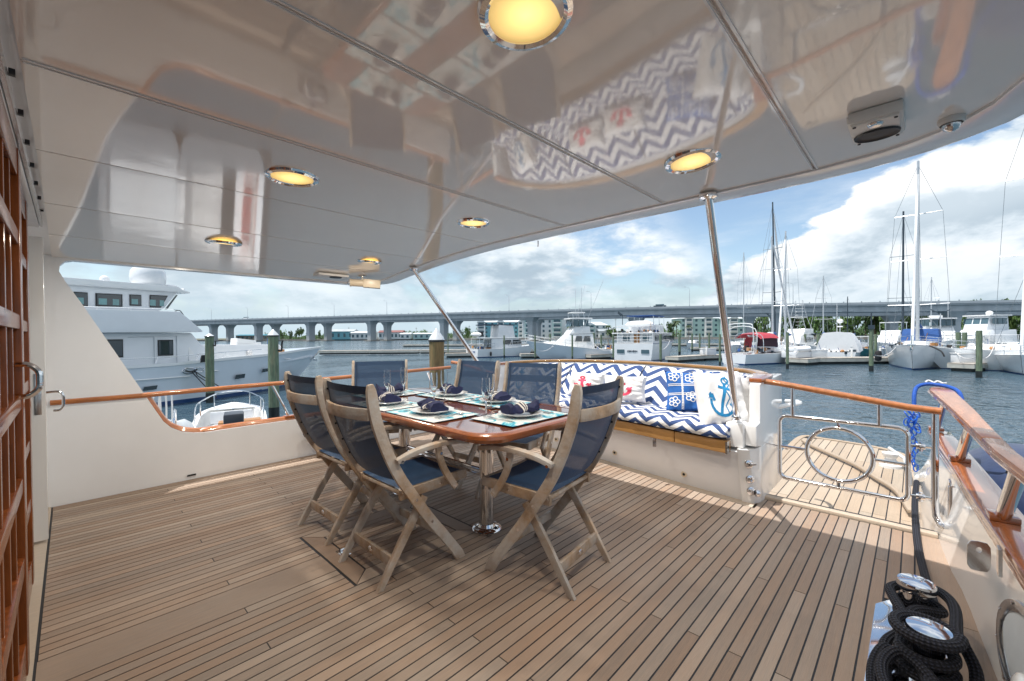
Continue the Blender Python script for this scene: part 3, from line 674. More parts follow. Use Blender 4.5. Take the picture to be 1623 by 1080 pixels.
# fittings on the end pillar
for k,z_ in enumerate((.30,.185,.095)):
    t=thing('wash_fitting',['upper chrome keyed fitting on the white sofa end pillar','middle chrome socket on the white sofa end pillar','lowest chrome tap on the white sofa end pillar'][k],'fitting',(3.335,.85,z_),'chrome fittings on the sofa end')
    x_=3.318-.11*(z_/.4); ax=V((-.8,-.6,0)).normalized(); c=V((x_+.018,.838,z_))
    mb=MB(); mb.lathe(c,[(.030,-.01),(.030,.008),(.022,.014),(.0005,.014)],18,ax=ax); mb.build('rosette','chrome',t,smooth=True)
    mb=MB()
    if k==0: mb.tube([c+ax*.012,c+ax*.03],.012,10); mb.tube([c+ax*.03+V((0,0,.0)),c+ax*.04+V((.01,-.03,.008))],.006,8)
    elif k==1: mb.lathe(c+ax*.014,[(.016,0),(.016,.012),(.008,.014),(.008,.004),(.0005,.004)],14,ax=ax)
    else:
        mb.tube([c+ax*.012,c+ax*.045],.016,12); mb.lathe(c+ax*.045+V((.012,-.02,0)),[(.022,-.012),(.024,0),(.022,.012),(.0005,.012)],14,ax=V((.6,-.8,0)))
    mb.build('spout' if k else 'key_lock','chrome',t,smooth=True)
# coaming cap round the stern
CAPC=[(3.40,.832,.868),(3.60,.838,.875),(3.85,.90,.882),(4.03,1.05,.888),(4.17,1.35,.892),(4.29,1.80,.897),(4.34,2.20,.90),(4.33,2.62,.90),(4.24,3.02,.897),(4.05,3.32,.892),(3.75,3.50,.885),(3.44,3.535,.875)]
cc=crom(CAPC,6)
mb=MB(); mb.strip(cc[10:-4],.085,.030); mb.build('cap_rail','varnish_gold',sofa,bevel=.010)
mb=MB(); mb.strip(cc[:11],[.085+.05*min(1,k/8) for k in range(11)],.030); mb.build('cap_rail_end','varnish',sofa,bevel=.010)
mb=MB(); mb.strip(cc[-5:],.10,.030); mb.build('cap_rail_end','varnish',sofa,bevel=.010)
# coaming wall below the cap (inside) and the transom outside
def offs(pts,d):
    out=[]
    for i,p in enumerate(pts):
        a=pts[max(i-1,0)]; b=pts[min(i+1,len(pts)-1)]; t=(b-a); n=V((t.y,-t.x,0)).normalized(); out.append(p+n*d)
    return out
inner=offs(cc,-.03); outer=offs(cc,.03)
mb=MB(); mb.loft([[p-V((0,0,.016)) for p in inner],[V((p.x-(.18 if p.x>3.7 else .0),p.y,.40)) for p in inner]]); mb.loft([[p-V((0,0,.016)) for p in outer],[V((p.x+.08,p.y,.0)) for p in outer],[V((p.x+.12,p.y,-1.75)) for p in outer]])
mb.loft([[p-V((0,0,.016)) for p in inner],[p-V((0,0,.016)) for p in outer]])
mb.build('coaming','gelcoat_white',sofa,smooth=True)
# ---- cushions (each lies loose on the bench)
def cushion_grid(P,nu,nv,th,name,label,cat,group,u0,v0,us,vs_,m='chevron',loc=None):
    """P(a,b,c): a,b in 0..1 over the face, c in 0..1 thickness; puffed box with uv in metres"""
    mb=MB(); 
    prof=[]                       # closed section across b: front face puffed, with round edges
    nb=nv
    secs=[]; 
    ring=[]
    for k in range(nb+1): ring.append((k/nb,1.0))
    for k in (.75,.5,.25): ring.append((1.0,k))
    for k in range(nb,-1,-1): ring.append((k/nb,0.0))
    for k in (.25,.5,.75): ring.append((0.0,k))
    vs=[];fs=[];uv=[]
    def rnd(b,c,a):
        # round the cross-section corners
        e=min(b,1-b)*nb/1.0; ea=min(a,1-a)*nu
        sag=1-.30*max(0,1-e)**2-.32*max(0,1-ea*1.0)**2
        cc_=.5+(c-.5)*sag; bb=b
        if c not in(0.0,1.0): bb=b+(.018 if b>.5 else -.018)*math.sin(math.pi*c)
        return bb,cc_
    n=len(ring)
    for i in range(nu+1):
        a=i/nu
        for b,c in ring:
            bb,c2=rnd(b,c,a); vs.append(V(P(a,bb,c2)))
    arc=[0]
    for k in range(1,n+1):
        p=ring[k-1]; q=ring[k%n]; arc.append(arc[-1]+abs(p[0]-q[0])*vs_+abs(p[1]-q[1])*th)
    for i in range(nu):
        for k in range(n):
            l=(k+1)%n; fs.append((i*n+k,i*n+l,(i+1)*n+l,(i+1)*n+k)); uv.append(((u0+us*i/nu,v0+arc[k]),(u0+us*i/nu,v0+arc[k+1]),(u0+us*(i+1)/nu,v0+arc[k+1]),(u0+us*(i+1)/nu,v0+arc[k])))
    fs.append(tuple(range(n))[::-1]); fs.append(tuple(nu*n+k for k in range(n)))
    uv.append([(u0+b*vs_,v0+c*th) for b,c in ring[::-1]]); uv.append([(u0+b*vs_,v0+c*th) for b,c in ring])
    mb.add(vs,fs,uv); o=one(mb,name,m,label,cat,group,loc=loc or vs[0],smooth=True); return o
def seatP(y0,y1):
    def P(a,b,c):
        y=y0+(y1-y0)*a; f=Fx(y); x=f-.205+(.60)*(1-b)
        puff=.012*math.sin(math.pi*min(1,max(0,a)))*math.sin(math.pi*min(1,max(0,b)))
        return (x,y,.458+.095*c+puff*(c>.5)+.003*math.sin(y*31+b*9))
    return P
cushion_grid(seatP(.95,2.24),26,12,.10,'seat_cushion','navy and white chevron seat cushion on the gate end of the stern sofa','cushion','chevron seat cushions',0,0,1.29,.60)
cushion_grid(seatP(2.25,3.48),24,12,.10,'seat_cushion','navy and white chevron seat cushion on the far end of the stern sofa','cushion','chevron seat cushions',.05,0,1.23,.60)
# back cushions follow the coaming
bt=crom([V(p)+V((-.0,0,0)) for p in [(3.62,.93,.872),(3.86,1.00,.872),(4.00,1.30,.872),(4.13,1.72,.875),(4.19,2.20,.878),(4.18,2.62,.878),(4.10,2.98,.875),(3.93,3.25,.872),(3.62,3.43,.868)]],8)
bl=crom([V(p) for p in [(3.50,.96,.56),(3.62,1.05,.56),(3.68,1.32,.56),(3.76,1.70,.56),(3.84,2.20,.56),(3.83,2.60,.56),(3.76,2.94,.56),(3.62,3.18,.56),(3.42,3.36,.56)]],8)
def lerp_poly(P,t):
    x=t*(len(P)-1); i=min(int(x),len(P)-2); return P[i].lerp(P[i+1],x-i)
def backP(t0,t1):
    def P(a,b,c):
        t=t0+(t1-t0)*a; lo=lerp_poly(bl,t); hi=lerp_poly(bt,t); p=lo.lerp(hi,b)
        tg=(lerp_poly(bl,min(1,t+.02))-lerp_poly(bl,max(0,t-.02))); n=V((-tg.y,tg.x,0)).normalized()
        th=.125*(1-.25*b); puff=.02*math.sin(math.pi*min(1,max(0,a)))*math.sin(math.pi*min(1,max(0,b)))
        return p+n*(-.02+th*c+(puff if c>.5 else 0))*1.0
    return P
for k,(a,b,lab) in enumerate(((.0,.17,'short chevron back cushion at the gate end of the sofa, behind the anchor pillow'),(.175,.45,'chevron back cushion behind the blue lattice pillow and the nearer red anchor pillow'),(.455,.72,'chevron back cushion in the middle of the stern sofa behind the farther red anchor pillow'),(.725,1.0,'chevron back cushion at the far end of the sofa behind the chair backs'))):
    cushion_grid(backP(a,b),16,10,.12,'back_cushion',lab,'cushion','chevron back cushions',a*2.6+.03,.02,(b-a)*2.6,.40)
# ---- pillows with printed designs
class Pil:
    def __init__(s,c,w,h,th,rz,tilt,roll=0):
        s.c=V(c); s.w=w; s.h=h; s.th=th
        s.R=Matrix.Rotation(rz,3,'Z')@Matrix.Rotation(-tilt,3,'X')@Matrix.Rotation(roll,3,'Y'); s.seed=random.random()*9
    def pt(s,u,v,side=1,off=0):
        # u,v in -1..1; pinched edges, pointed corners; local x = width, z = height, -y = front
        e=1-.10*(1-v*v)*abs(u)**3; f=1-.10*(1-u*u)*abs(v)**3
        t=(max(0,1-u**4)*max(0,1-v**4))**.42
        wr=.012*math.sin(5*u+s.seed)*math.sin(4*v+2*s.seed)*t+.006*math.sin(13*u*v+9*v+s.seed)*t
        return s.c+s.R@V((u*e*s.w/2,-side*(s.th/2*t+wr+off),v*f*s.h/2))
    def mesh(s,n=18):
        mb=MB()
        for side in(1,-1):
            vs=[s.pt(-1+2*i/n,-1+2*j/n,side) for i in range(n+1) for j in range(n+1)]
            mb.add(vs,[(i*(n+1)+j,(i+1)*(n+1)+j,(i+1)*(n+1)+j+1,i*(n+1)+j+1) for i in range(n) for j in range(n)])
        return mb
    def stroke(s,mb,pts,w):
        P=[];
        for (a,b),(c,d) in zip(pts,pts[1:]):
            k=max(1,int(math.hypot(c-a,d-b)/.06))
            for j in range(k): P.append((a+(c-a)*j/k,b+(d-b)*j/k))
        P.append(pts[-1]); vs=[]
        for i,p in enumerate(P):
            a=P[max(0,i-1)]; b=P[min(len(P)-1,i+1)]; dx,dy=b[0]-a[0],b[1]-a[1]; l=math.hypot(dx,dy) or 1
            wi=w[min(len(w)-1,int(i*len(w)/len(P)))] if isinstance(w,list) else w
            nx,ny=-dy/l*wi,dx/l*wi
            vs+= [s.pt(p[0]+nx,p[1]+ny,1,.0022),s.pt(p[0]-nx,p[1]-ny,1,.0022)]
        mb.add(vs,[(2*i,2*i+1,2*i+3,2*i+2) for i in range(len(P)-1)])
def anchor(p,mb,cx,cy,s,rot=0,w=.05):
    def T(q): return [(cx+s*(x*math.cos(rot)-y*math.sin(rot)),cy+s*(x*math.sin(rot)+y*math.cos(rot))) for x,y in q]
    p.stroke(mb,T([(.16*math.cos(t),.86+.16*math.sin(t)) for t in [k*math.pi/6 for k in range(13)]]),w*.6)
    p.stroke(mb,T([(0,.70),(0,-.80)]),w)
    p.stroke(mb,T([(-.33,.48),(.33,.48)]),w*.9)
    p.stroke(mb,T([(.62*math.cos(t),-.18+.62*math.sin(t)) for t in [math.pi+k*math.pi/10 for k in range(11)]]),w)
    for sg in(-1,1): p.stroke(mb,T([(sg*.78,-.22),(sg*.60,.06)]),[.01,w*1.6,w*1.6]); p.stroke(mb,T([(sg*.42,-.22),(sg*.60,.06)]),w)
def circ(cx,cy,r,n=12,a0=0,a1=2*math.pi): return [(cx+r*math.cos(a0+(a1-a0)*k/n),cy+r*math.sin(a0+(a1-a0)*k/n)) for k in range(n+1)]
def pillow(c,w,h,th,rz,tilt,m,label,prints,name='pillow',group=None,roll=0):
    t=thing(name,label,'pillow',c,group); p=Pil(c,w,h,th,rz,tilt,roll)
    p.mesh().build('pillow_case',m,t,smooth=True,fix=False)
    for pm,pn,fn in prints:
        mb=MB(); fn(p,mb); mb.build(pn,pm,t,fix=False,smooth=True)
    return t
F90=math.radians(-90)
def redanchor(p,mb): anchor(p,mb,-.05,-.05,.62,.12,.085)
def rosette(p,mb,cx,cy,r):
    for k in range(5): a=k*2*math.pi/5; p.stroke(mb,circ(cx+r*.62*math.cos(a),cy+r*.62*math.sin(a),r*.40,10),.022)
    p.stroke(mb,circ(cx,cy,r*.28,8),.022)
def lattice(p,mb):
    for q in (-.30,.42):
        for d in(-.035,.035):
            p.stroke(mb,[(q+d,-.95),(q+d*.4,0),(q+d,.95)],.016)
            p.stroke(mb,[(-.95,q*.6+d),(.95,q*.6+d)],.016)
        for k in range(14): yy=-.9+k*.135; p.stroke(mb,[(q-.04,yy),(q+.04,yy+.06)],.014)
    for cx,cy in((-.66,.66),(.06,.62),(.76,.70),(-.66,-.55),(.06,-.30),(.72,-.50)): rosette(p,mb,cx,cy,.24)
def blueanchor(p,mb):
    anchor(p,mb,-.12,-.05,.74,-.30,.055)
    p.stroke(mb,[(.15,.75),(.05,.6),(.2,.4),(.0,.2),(.12,-.05),(-.05,-.3),(.05,-.6)],.02)
LK=lambda deg: math.radians(deg)
pillow((3.60,1.98,.70),.42,.25,.13,LK(-78),LK(14),'white_fabric','white pillow with a red anchor, nearer one, partly hidden by the right-hand chair back',[('red_print','anchor_print',redanchor)],group='white pillows with red anchors')
pillow((3.66,2.44,.70),.42,.25,.13,LK(-88),LK(14),'white_fabric','white pillow with a red anchor, farther one, left of its twin',[('red_print','anchor_print',redanchor)],group='white pillows with red anchors')
pillow((3.60,1.38,.72),.38,.36,.12,LK(-62),LK(20),'blue_fabric','blue pillow printed with white rope lattice and rosettes',[('white_fabric','rope_print',lattice)])
pillow((3.37,1.06,.715),.37,.44,.17,LK(-44),LK(20),'white_fabric','tall white pillow with a blue-green anchor leaning by the steel post',[('aqua_print','anchor_print',blueanchor)])
pillow((3.60,.97,.72),.30,.34,.10,LK(-30),LK(8),'white_fabric','plain white pillow squeezed behind the blue anchor pillow at the sofa end',[])
pillow((3.46,3.10,.72),.34,.36,.14,LK(-110),LK(16),'white_fabric','white pillow with a big blue anchor, seen between the two aft chair backs',[('aqua_print','anchor_print',lambda p,mb: anchor(p,mb,0,0,.8,0,.07))])
# ================================================================ GATES
def gate(y0,y1,X,label,full=True):
    t=thing('stern_gate',label,'gate',(X,(y0+y1)/2,0))
    zb,zt=.18,.622; r=.0135
    def rr(y,z): return (X,y,z)
    c=.045; pts=[]
    for (cy,cz_,a0) in ((y1-c,zt-c,0),(y0+c,zt-c,90),(y0+c,zb+c,180),(y1-c,zb+c,270)):
        for k in range(5):
            a=math.radians(a0+90*k/4); pts.append(rr(cy+c*math.cos(a),cz_+c*math.sin(a)))
    mb=MB(); mb.tube(pts,r,10,closed=True); mb.build('frame','chrome',t,smooth=True)
    cy=(y0+y1)/2; cz_=(zb+zt)/2; R=.175
    mb=MB(); mb.tube([rr(cy+R*math.cos(a),cz_+R*math.sin(a)) for a in [2*math.pi*k/32 for k in range(32)]],r,10,closed=True); mb.build('ring','chrome',t,smooth=True)
    for a,b in (((cy,cz_+R),(cy,zt)),((cy,zb),(cy,cz_-R)),((y0,cz_),(cy-R,cz_)),((cy+R,cz_),(y1,cz_))):
        mb=MB(); mb.tube([rr(*a),rr(*b)],.011,8); mb.build('spoke','chrome',t,smooth=True)
    for q in (y1-.08,y0+.13):
        zz=.86-(y1-q)*.13
        mb=MB(); mb.tube([rr(q,zt),rr(q,zz-.01)],.015,10); mb.build('upright','chrome',t,smooth=True)
    mb=MB(); mb.tube([(X-.02,y1+.13,.862),(X,y1,.848),(X,(y0+y1)/2,.800),(X,y0,.752),(X-.01,y0-.14,.745)],.021,12); mb.build('top_rail','varnish_rail',t,smooth=True)
    for z in (zb+.04,zt-.10):
        mb=MB(); mb.tube([rr(y0,z),rr(y0-.10,z+.004)],.008,8); mb.lathe((X,y0-.055,z+.002),[(.0005,-.02),(.017,-.02),(.019,0),(.017,.02),(.0005,.02)],12,ax=(0,1,0)); mb.tube([(X,y0-.055,z-.025),(X,y0-.055,z+.028)],.010,8); mb.build('hinge','chrome',t,smooth=True)
    mb=MB(); mb.tube([(X+.02,y1+.10,.40),(X+.015,y1-.02,.395)],.006,6); mb.ball((X+.015,y1-.04,.394),.017); mb.build('bolt','chrome',t,smooth=True)
    return t
gate(.03,.70,3.50,'polished steel gate with a ring in its middle, leading to the stern platform')
g2=gate(3.66,4.30,3.50,'far stern gate with a ring, glimpsed behind the dining chairs')
# gate post bent out of the bulwark
t=thing('gate_post','bright steel gate post with a U-shaped foot on the white bulwark','post',(3.5,-.09,0))
mb=MB(); mb.tube([(3.5,-.085,.745),(3.5,-.085,.20),(3.49,-.09,.13),(3.46,-.11,.09),(3.42,-.14,.09)],.017,10); mb.tube([(3.42,-.14,.09),(3.40,-.15,.14),(3.40,-.15,.34)],.017,10); mb.build('post_tube','chrome',t,smooth=True)
mb=MB(); mb.b2((3.405,-.150,.12),(3.495,-.140,.36)); mb.build('web_plate','chrome',t,bevel=.002)
# ================================================================ SWIM PLATFORM
mb=MB(); mb.prism([(3.63,-.10),(6.2,.0),(7.12,.10),(7.38,.40),(7.48,.95),(7.36,1.24),(5.6,1.20),(4.55,1.12),(3.63,.95)],-.46,-.3035)
plat=struct(mb.build('stern_platform','caulk'))
def pl_y(x): return (interp([(3.6,-.10),(6.2,.0),(7.12,.10),(7.38,.40)],x),interp([(3.63,.95),(4.55,1.12),(5.6,1.20),(7.36,1.24)],x))
def pend(y): return interp([(.0,6.2),(.10,7.10),(.40,7.36),(.95,7.46),(1.24,7.34)],y)
y=.0
while y<1.18:
    x1=pend(y+.04)-.07; x0=3.64
    if y+.085>.95: x0=interp([(.95,3.7),(1.12,4.6),(1.20,5.8),(1.3,7)],y+.085)
    cut=random.choice([4.6,5.2,5.8,6.4])
    for p,q in ((x0,cut),(cut,x1)):
        if q-p>.2: mb=MB(); mb.b2((p+.003,y+.004,-.33),(q-.003,y+.081,-.300)); mb.build('plank','teak_platform',plat)
    y+=.085
mb=MB(); mb.strip(crom([(6.3,.02,-.305),(7.05,.10,-.305),(7.33,.40,-.305),(7.42,.95,-.305),(7.30,1.20,-.305),(5.6,1.17,-.305)],6),.07,.03); mb.build('margin_board','teak_platform',plat,bevel=.004)
mb=MB(); mb.prism([(3.63,-.10),(6.2,.0),(7.12,.10),(7.38,.40),(7.48,.95),(7.36,1.24),(5.6,1.20),(4.55,1.12),(3.63,.95)],-.60,-.462); mb.build('platform_edge','gelcoat_white',plat,bevel=.01)
mb=MB(); mb.strip(crom([(6.95,1.12,-.265),(6.70,.98,-.262),(6.35,.72,-.260),(6.0,.47,-.258),(5.6,.28,-.256),(5.25,.12,-.255),(4.7,.02,-.25)],6),.050,.035); mb.build('curved_coaming','teak_platform',plat,bevel=.015)
# small winch and fittings at the platform's right edge
t=thing('platform_winch','small white capstan and folded handrail on the right edge of the stern platform','winch',(6.3,.14,-.30))
mb=MB(); mb.lathe((6.35,.20,-.30),[(.10,0),(.10,.03),(.06,.05),(.05,.10),(.075,.14),(.075,.16),(.0005,.17)],18); mb.build('drum','gelcoat_white',t,smooth=True)
mb=MB(); mb.tube([(6.75,.22,-.29),(6.75,.22,-.17),(6.2,.08,-.15),(5.7,.04,-.17),(5.7,.04,-.29)],.018,8); mb.build('folded_rail','gelcoat_white',t,smooth=True)
mb=MB(); mb.tube(crom([(3.95,.83,.60),(4.02,.76,.62),(4.20,.70,.62),(4.38,.74,.61),(4.42,.84,.60)],5),.017,8)
one(mb,'boarding_handrail','gelcoat_white','white tubular boarding handle outside the sofa end above the platform','handrail',smooth=True)
mb=MB(); mb.prism([(3.66,.0),(3.66,.30),(3.80,.20),(3.95,-.30),(3.9,-.9),(3.66,-.9)],.90,.955,f=lambda x,z,y:(x,y,z)); 
one(mb,'transom_quarter','teak_pale','small teak faced quarter of the transom beside the platform steps','hull panel',bevel=.01)
# ================================================================ NEAR BULWARK
bw=thing('bulwark','white glossy near-side bulwark with a varnished cap','bulwark',(2.0,-.3,0))
xs=[.55+ (5.15-.55)*k/24 for k in range(25)]
CI=[(.5,-.36),(1.0,-.335),(2.05,-.25),(2.59,-.21),(3.65,-.141),(4.6,-.073),(5.2,-.03)]
secs=[]
for x in xs:
    b=By(x); c=interp(CI,x)
    zt=.415 if x<4.4 else .415-(x-4.4)*.55
    secs.append([(x,b,-.02),(x,c-.02,zt),(x,c-.11,zt),(x,c-.16,-.2),(x,c-.10,-1.75),(x,b-.05,-1.75)])
mb=MB(); mb.loft(secs,closed=True,cap=True); mb.build('bulwark_wall','gelcoat_white',bw,smooth=True)
mb=MB(); mb.strip([(x,interp(CI,x)-.060,.43) for x in [.55+ (4.62-.55)*k/16 for k in range(17)]],.130,.035); mb.build('cap_rail','varnish',bw,bevel=.010)
mb=MB(); mb.strip([(x,interp(CI,x)-.016,.395) for x in [.55+ (4.55-.55)*k/16 for k in range(17)]],.030,.035); mb.build('cap_moulding','varnish',bw,bevel=.010)
TI=[(.5,-.385),(1,-.345),(2.05,-.248),(2.36,-.215),(3.48,-.157),(4.744,-.073)]
def WT(x): return interp([(1,.050),(2.3,.056),(3,.075),(3.8,.105),(4.5,.13)],x)
def top_rail(x0,x1,n,rounded=False):
    xx=[x0+(x1-x0)*k/n for k in range(n+1)]; mb=MB(); W=[WT(x) for x in xx]
    if rounded: W[-1]=.05; W[-2]=.115; W[-3]=.135
    mb.strip([(x,interp(TI,x)+.003-WT(x)/2,.752) for x in xx],W,.030); return mb.build('top_rail','varnish_top',bw,bevel=.012)
top_rail(.55,2.62,8); top_rail(2.624,4.86,14,True)
mb=MB(); mb.tube([(x,interp(TI,x)-.008,.735) for x in [.55+ (4.7-.55)*k/16 for k in range(17)]],.014,8); mb.build('rail_bead','varnish',bw,smooth=True)
for xb in (1.55,2.58,3.60,4.62):
    yb=interp(CI,xb)-.045; xt=xb-.36 if xb<4 else xb-.22
    mb=MB(); mb.tube([(xb,yb,.455),(xt,interp(TI,xt)-WT(xt)*.5,.737)],.0235,14); s=mb.build('stanchion','chrome',bw,smooth=True)
    mb=MB(); mb.box((xb+.005,yb,.460),(.085,.085,.024),rz=.08); mb.build('stanchion_foot','varnish',s,bevel=.004)
# stainless bracket plate with a hole under the cap
t=thing('bracket_plate','bent stainless plate with an oval hole, hung under the bulwark cap','bracket',(2.24,-.19,.43))
def plate_hole(mb,c,ux,uz,w,h,rw,n=20,th=.004):
    c=V(c);ux=V(ux).normalized();uz=V(uz).normalized(); nn=ux.cross(uz).normalized(); out=[];inn_=[]
    for k in range(n):
        a=2*math.pi*k/n; ca,sa=math.cos(a),math.sin(a); q=max(abs(ca),abs(sa)); sq=.8
        ox=w/2*(ca/q*sq+ca*(1-sq)); oz=h/2*(sa/q*sq+sa*(1-sq)); out.append((ox,oz)); inn_.append((rw*.6*ca+.0,h*.22+rw*.9*sa*.8))
    vs=[c+ux*a+uz*b+nn*s*th/2 for s in(-1,1) for L_ in(out,inn_) for a,b in L_]
    fs=[]
    for k in range(n):
        l=(k+1)%n; fs+= [(k,l,n+l,n+k),(2*n+k,3*n+k,3*n+l,2*n+l),(k,2*n+k,2*n+l,l),(n+k,n+l,3*n+l,3*n+k)]
    mb.add(vs,fs)
mb=MB(); plate_hole(mb,(2.225,-.165,.405),(-.25,1,0),(0,0,1),.060,.105,.013); mb.build('plate','steel',t)
mb=MB(); mb.b2((2.235,-.222,.345),(2.285,-.212,.44)); mb.build('return_flange','steel',t)
# fairlead: oval stainless frame let into the bulwark
t=thing('fairlead','oval stainless fairlead let into the foot of the near bulwark with a white bullnose inside','fairlead',(1.95,-.24,.2))
def fl(a,rx,rz,dy=0): 
    x=1.93+rx*math.cos(a)+.10*math.sin(a)*.0; z=.195+rz*math.sin(a); b=By(x); c=interp(CI,x); y=b+(c-.02-b)*(z/.415); return V((x,y+dy,z))
N_=36
mb=MB(); secs=[]
for k in range(N_): a=2*math.pi*k/N_; secs.append([fl(a,.36,.155,.001),fl(a,.355,.152,.010),fl(a,.325,.130,.012),fl(a,.305,.118,.004),fl(a,.300,.112,-.05)])
secs.append(secs[0]); mb.loft(secs); mb.build('frame','steel',t,smooth=True)
mb=MB(); mb.add([fl(2*math.pi*k/N_,.300,.112,.0035) for k in range(N_)],[tuple(range(N_))]); mb.build('recess','fender_grey',t)
mb=MB(); mb.ball((1.82,-.232,.155),(.16,.035,.055),16,10); mb.build('bullnose','gelcoat_white',t,smooth=True)
for k in range(10):
    p=fl(2*math.pi*k/10+.2,.34,.141,.0125); mb=MB(); mb.cyl(p,p+V((0,.002,0)),.006,n=8); mb.build('screw','chrome',t)
# ================================================================ BOLLARD AND ROPE
t=thing('mooring_bollard','polished twin-post mooring bollard on a long steel deck plate','bollard',(2.15,.0,0))
mb=MB(); mb.prism([(1.55,-.105),(2.44,-.085),(2.52,-.04),(2.55,.02),(2.52,.08),(2.44,.125),(1.55,.125)],-.005,.010); mb.build('base_plate','chrome',t,bevel=.003)
for nm,x,y_ in (('post',1.985,-.035),('post',2.325,-.005)):
    mb=MB(); mb.lathe((x,y_,.008),[(.054,0),(.048,.02),(.041,.06),(.040,.14),(.044,.165)],24); s=mb.build('post','chrome',t,smooth=True)
    mb=MB(); mb.lathe((x,y_,.008),[(.044,.160),(.056,.165),(.060,.172),(.060,.194),(.057,.201),(.03,.205),(.0005,.206)],28); mb.build('post_cap','chrome',s,smooth=True)
RP=[]
def loop(cx,cy,rx,ry,z,a0,a1,n,dz=0,rot=0):
    out=[]
    for k in range(n+1):
        a=a0+(a1-a0)*k/n; x=rx*math.cos(a); y=ry*math.sin(a); out.append((cx+x*math.cos(rot)-y*math.sin(rot),cy+x*math.sin(rot)+y*math.cos(rot),z+dz*k/n))
    return out
pi=math.pi; r_=.0175
def tight(P):
    out=[]
    for x,y,z in P:
        if x<2.5:
            c=1.985 if abs(x-1.985)<abs(x-2.325) else 2.325; x=c+(x-c)*.74; y=-.02+(y+.012)*.70
        out.append((x,y,z))
    return out
pts=[(4.6,-.01,.028),(4.0,.0,.028),(3.3,-.01,.026),(2.85,-.035,.03),(2.55,-.06,.035)]
pts+=loop(2.325,.0,.088,.088,.045,-pi*.3,-pi*1.55,7,.03)
pts+=[(2.18,.07,.085)]+loop(1.985,-.025,.092,.092,.060,pi*.45,pi*1.6,7,.02)
pts+=[(2.14,.0,.10)]+loop(2.325,.0,.090,.090,.105,pi*.75-pi*.2,-pi*.6,7,.015)
pts+=[(2.17,.03,.135)]+loop(1.985,-.025,.094,.096,.115,pi*.4,pi*1.75,8,.02)
pts+=[(2.13,.03,.15),(2.24,.11,.155),(2.34,.115,.15),(2.43,.05,.15),(2.44,-.06,.16),(2.36,-.12,.165),(2.22,-.14,.17),(2.10,-.13,.185)]
pts+=loop(1.985,-.025,.112,.115,.190,-pi*.35,pi*1.5,12,.012)
pts+=[(2.08,-.15,.16),(2.02,-.19,.10),(1.90,-.17,.05),(1.78,-.10,.035),(1.70,.0,.03),(1.76,.09,.03),(1.90,.12,.035),(2.02,.13,.05),(2.12,.12,.06),(2.16,.05,.06)]
mb=MB(); mb.tube(crom(tight(pts),7),r_,12); 
one(mb,'mooring_rope','braid','thick black braided rope wound round both bollard posts and led aft','rope',loc=(2.2,0,.1),smooth=True)
pts=[(1.62,.10,.03),(1.74,.13,.035),(1.86,.14,.06),(1.94,.11,.09),(1.99,.06,.05),(1.92,.0,.075),(1.80,-.03,.10),(1.72,.02,.09),(1.73,.09,.085),(1.83,.11,.10),(1.90,.06,.12),(1.86,-.02,.11),(1.74,-.09,.07),(1.60,-.10,.04)]
mb=MB(); mb.tube(crom([(x+.03,-.02+(y+.012)*.8,z) for x,y,z in pts],8),r_,12)
one(mb,'rope_tail','braid','loose end of black braided rope knotted in front of the nearer bollard post','rope',loc=(1.8,0,.05),smooth=True)
# ---- blue line and chain over the end of the top rail
t=thing('fender_line','blue rope lashed over the end of the top rail, holding the navy fender','rope',(4.75,-.1,.77))
mb=MB(); mb.tube(crom([(4.66,.005,.60),(4.70,.005,.70),(4.76,-.01,.76),(4.80,-.06,.785),(4.80,-.13,.785),(4.74,-.20,.775),(4.66,-.245,.74),(4.60,-.26,.62)],6),.014,8); mb.build('lashing','blue_rope',t,smooth=True)
mb=MB(); mb.tube(crom([(4.62,-.25,.64),(4.55,-.30,.50),(4.50,-.40,.36),(4.52,-.47,.25)],4),.008,8); mb.build('down_line','blue_rope',t,smooth=True)
mb=MB(); mb.tube(crom([(4.82,-.06,.80),(4.84,-.08,.815),(4.82,-.11,.80),(4.85,-.13,.812),(4.81,-.16,.80),(4.84,-.18,.80)],4),.006,6); mb.build('whipping','napkin_stripe',t,smooth=True)
t=thing('blue_chain','bright blue plastic chain bunched below the gate rail','chain',(4.6,.0,.55))
def link(mb,c,ax,u,L_=.030,W_=.016,r=.0048):
    c=V(c);ax=V(ax).normalized();u=V(u);u=(u-ax*u.dot(ax)).normalized()
    mb.tube([c+ax*(L_*math.cos(a))+u*(W_*math.sin(a)) for a in [2*pi*k/12 for k in range(12)]],r,6,closed=True)
z=.60;k=0
random.seed(3)
cluster=[(4.62+random.uniform(-.03,.03),.02+random.uniform(-.035,.04),.585-.012*j) for j in range(14)]
for j,c in enumerate(cluster):
    mb=MB(); link(mb,c,(random.uniform(-.6,.6),random.uniform(-.6,.6),1),(1 if j%2 else .2,.2 if j%2 else 1,0)); mb.build('chain_link','blue_chain',t,smooth=True)
z=.42
while z>.12:
    mb=MB(); link(mb,(4.62+.006*math.sin(k),.005+.012*math.sin(k*1.3),z),(.1*math.sin(k),.15*math.cos(k),1),(1,.6,0) if k%2 else (.6,-1,0)); mb.build('chain_link','blue_chain',t,smooth=True); z-=.036; k+=1
t=thing('fender','large round-topped navy cloth-covered fender hanging outside the near bulwark','fender',(4.50,-.84,-.9))
FC=(5.0,-.64,-1.3)
mb=MB(); mb.lathe(FC,[(.0005,1.62),(.10,1.615),(.22,1.585),(.33,1.51),(.37,1.43),(.40,1.28),(.41,1.0),(.41,.4),(.40,.2),(.3,.05),(.0005,0)],32); 
for v_ in mb.v: v_.x=FC[0]+(v_.x-FC[0])*1.75
mb.build('cover','navy_cover',t,smooth=True)
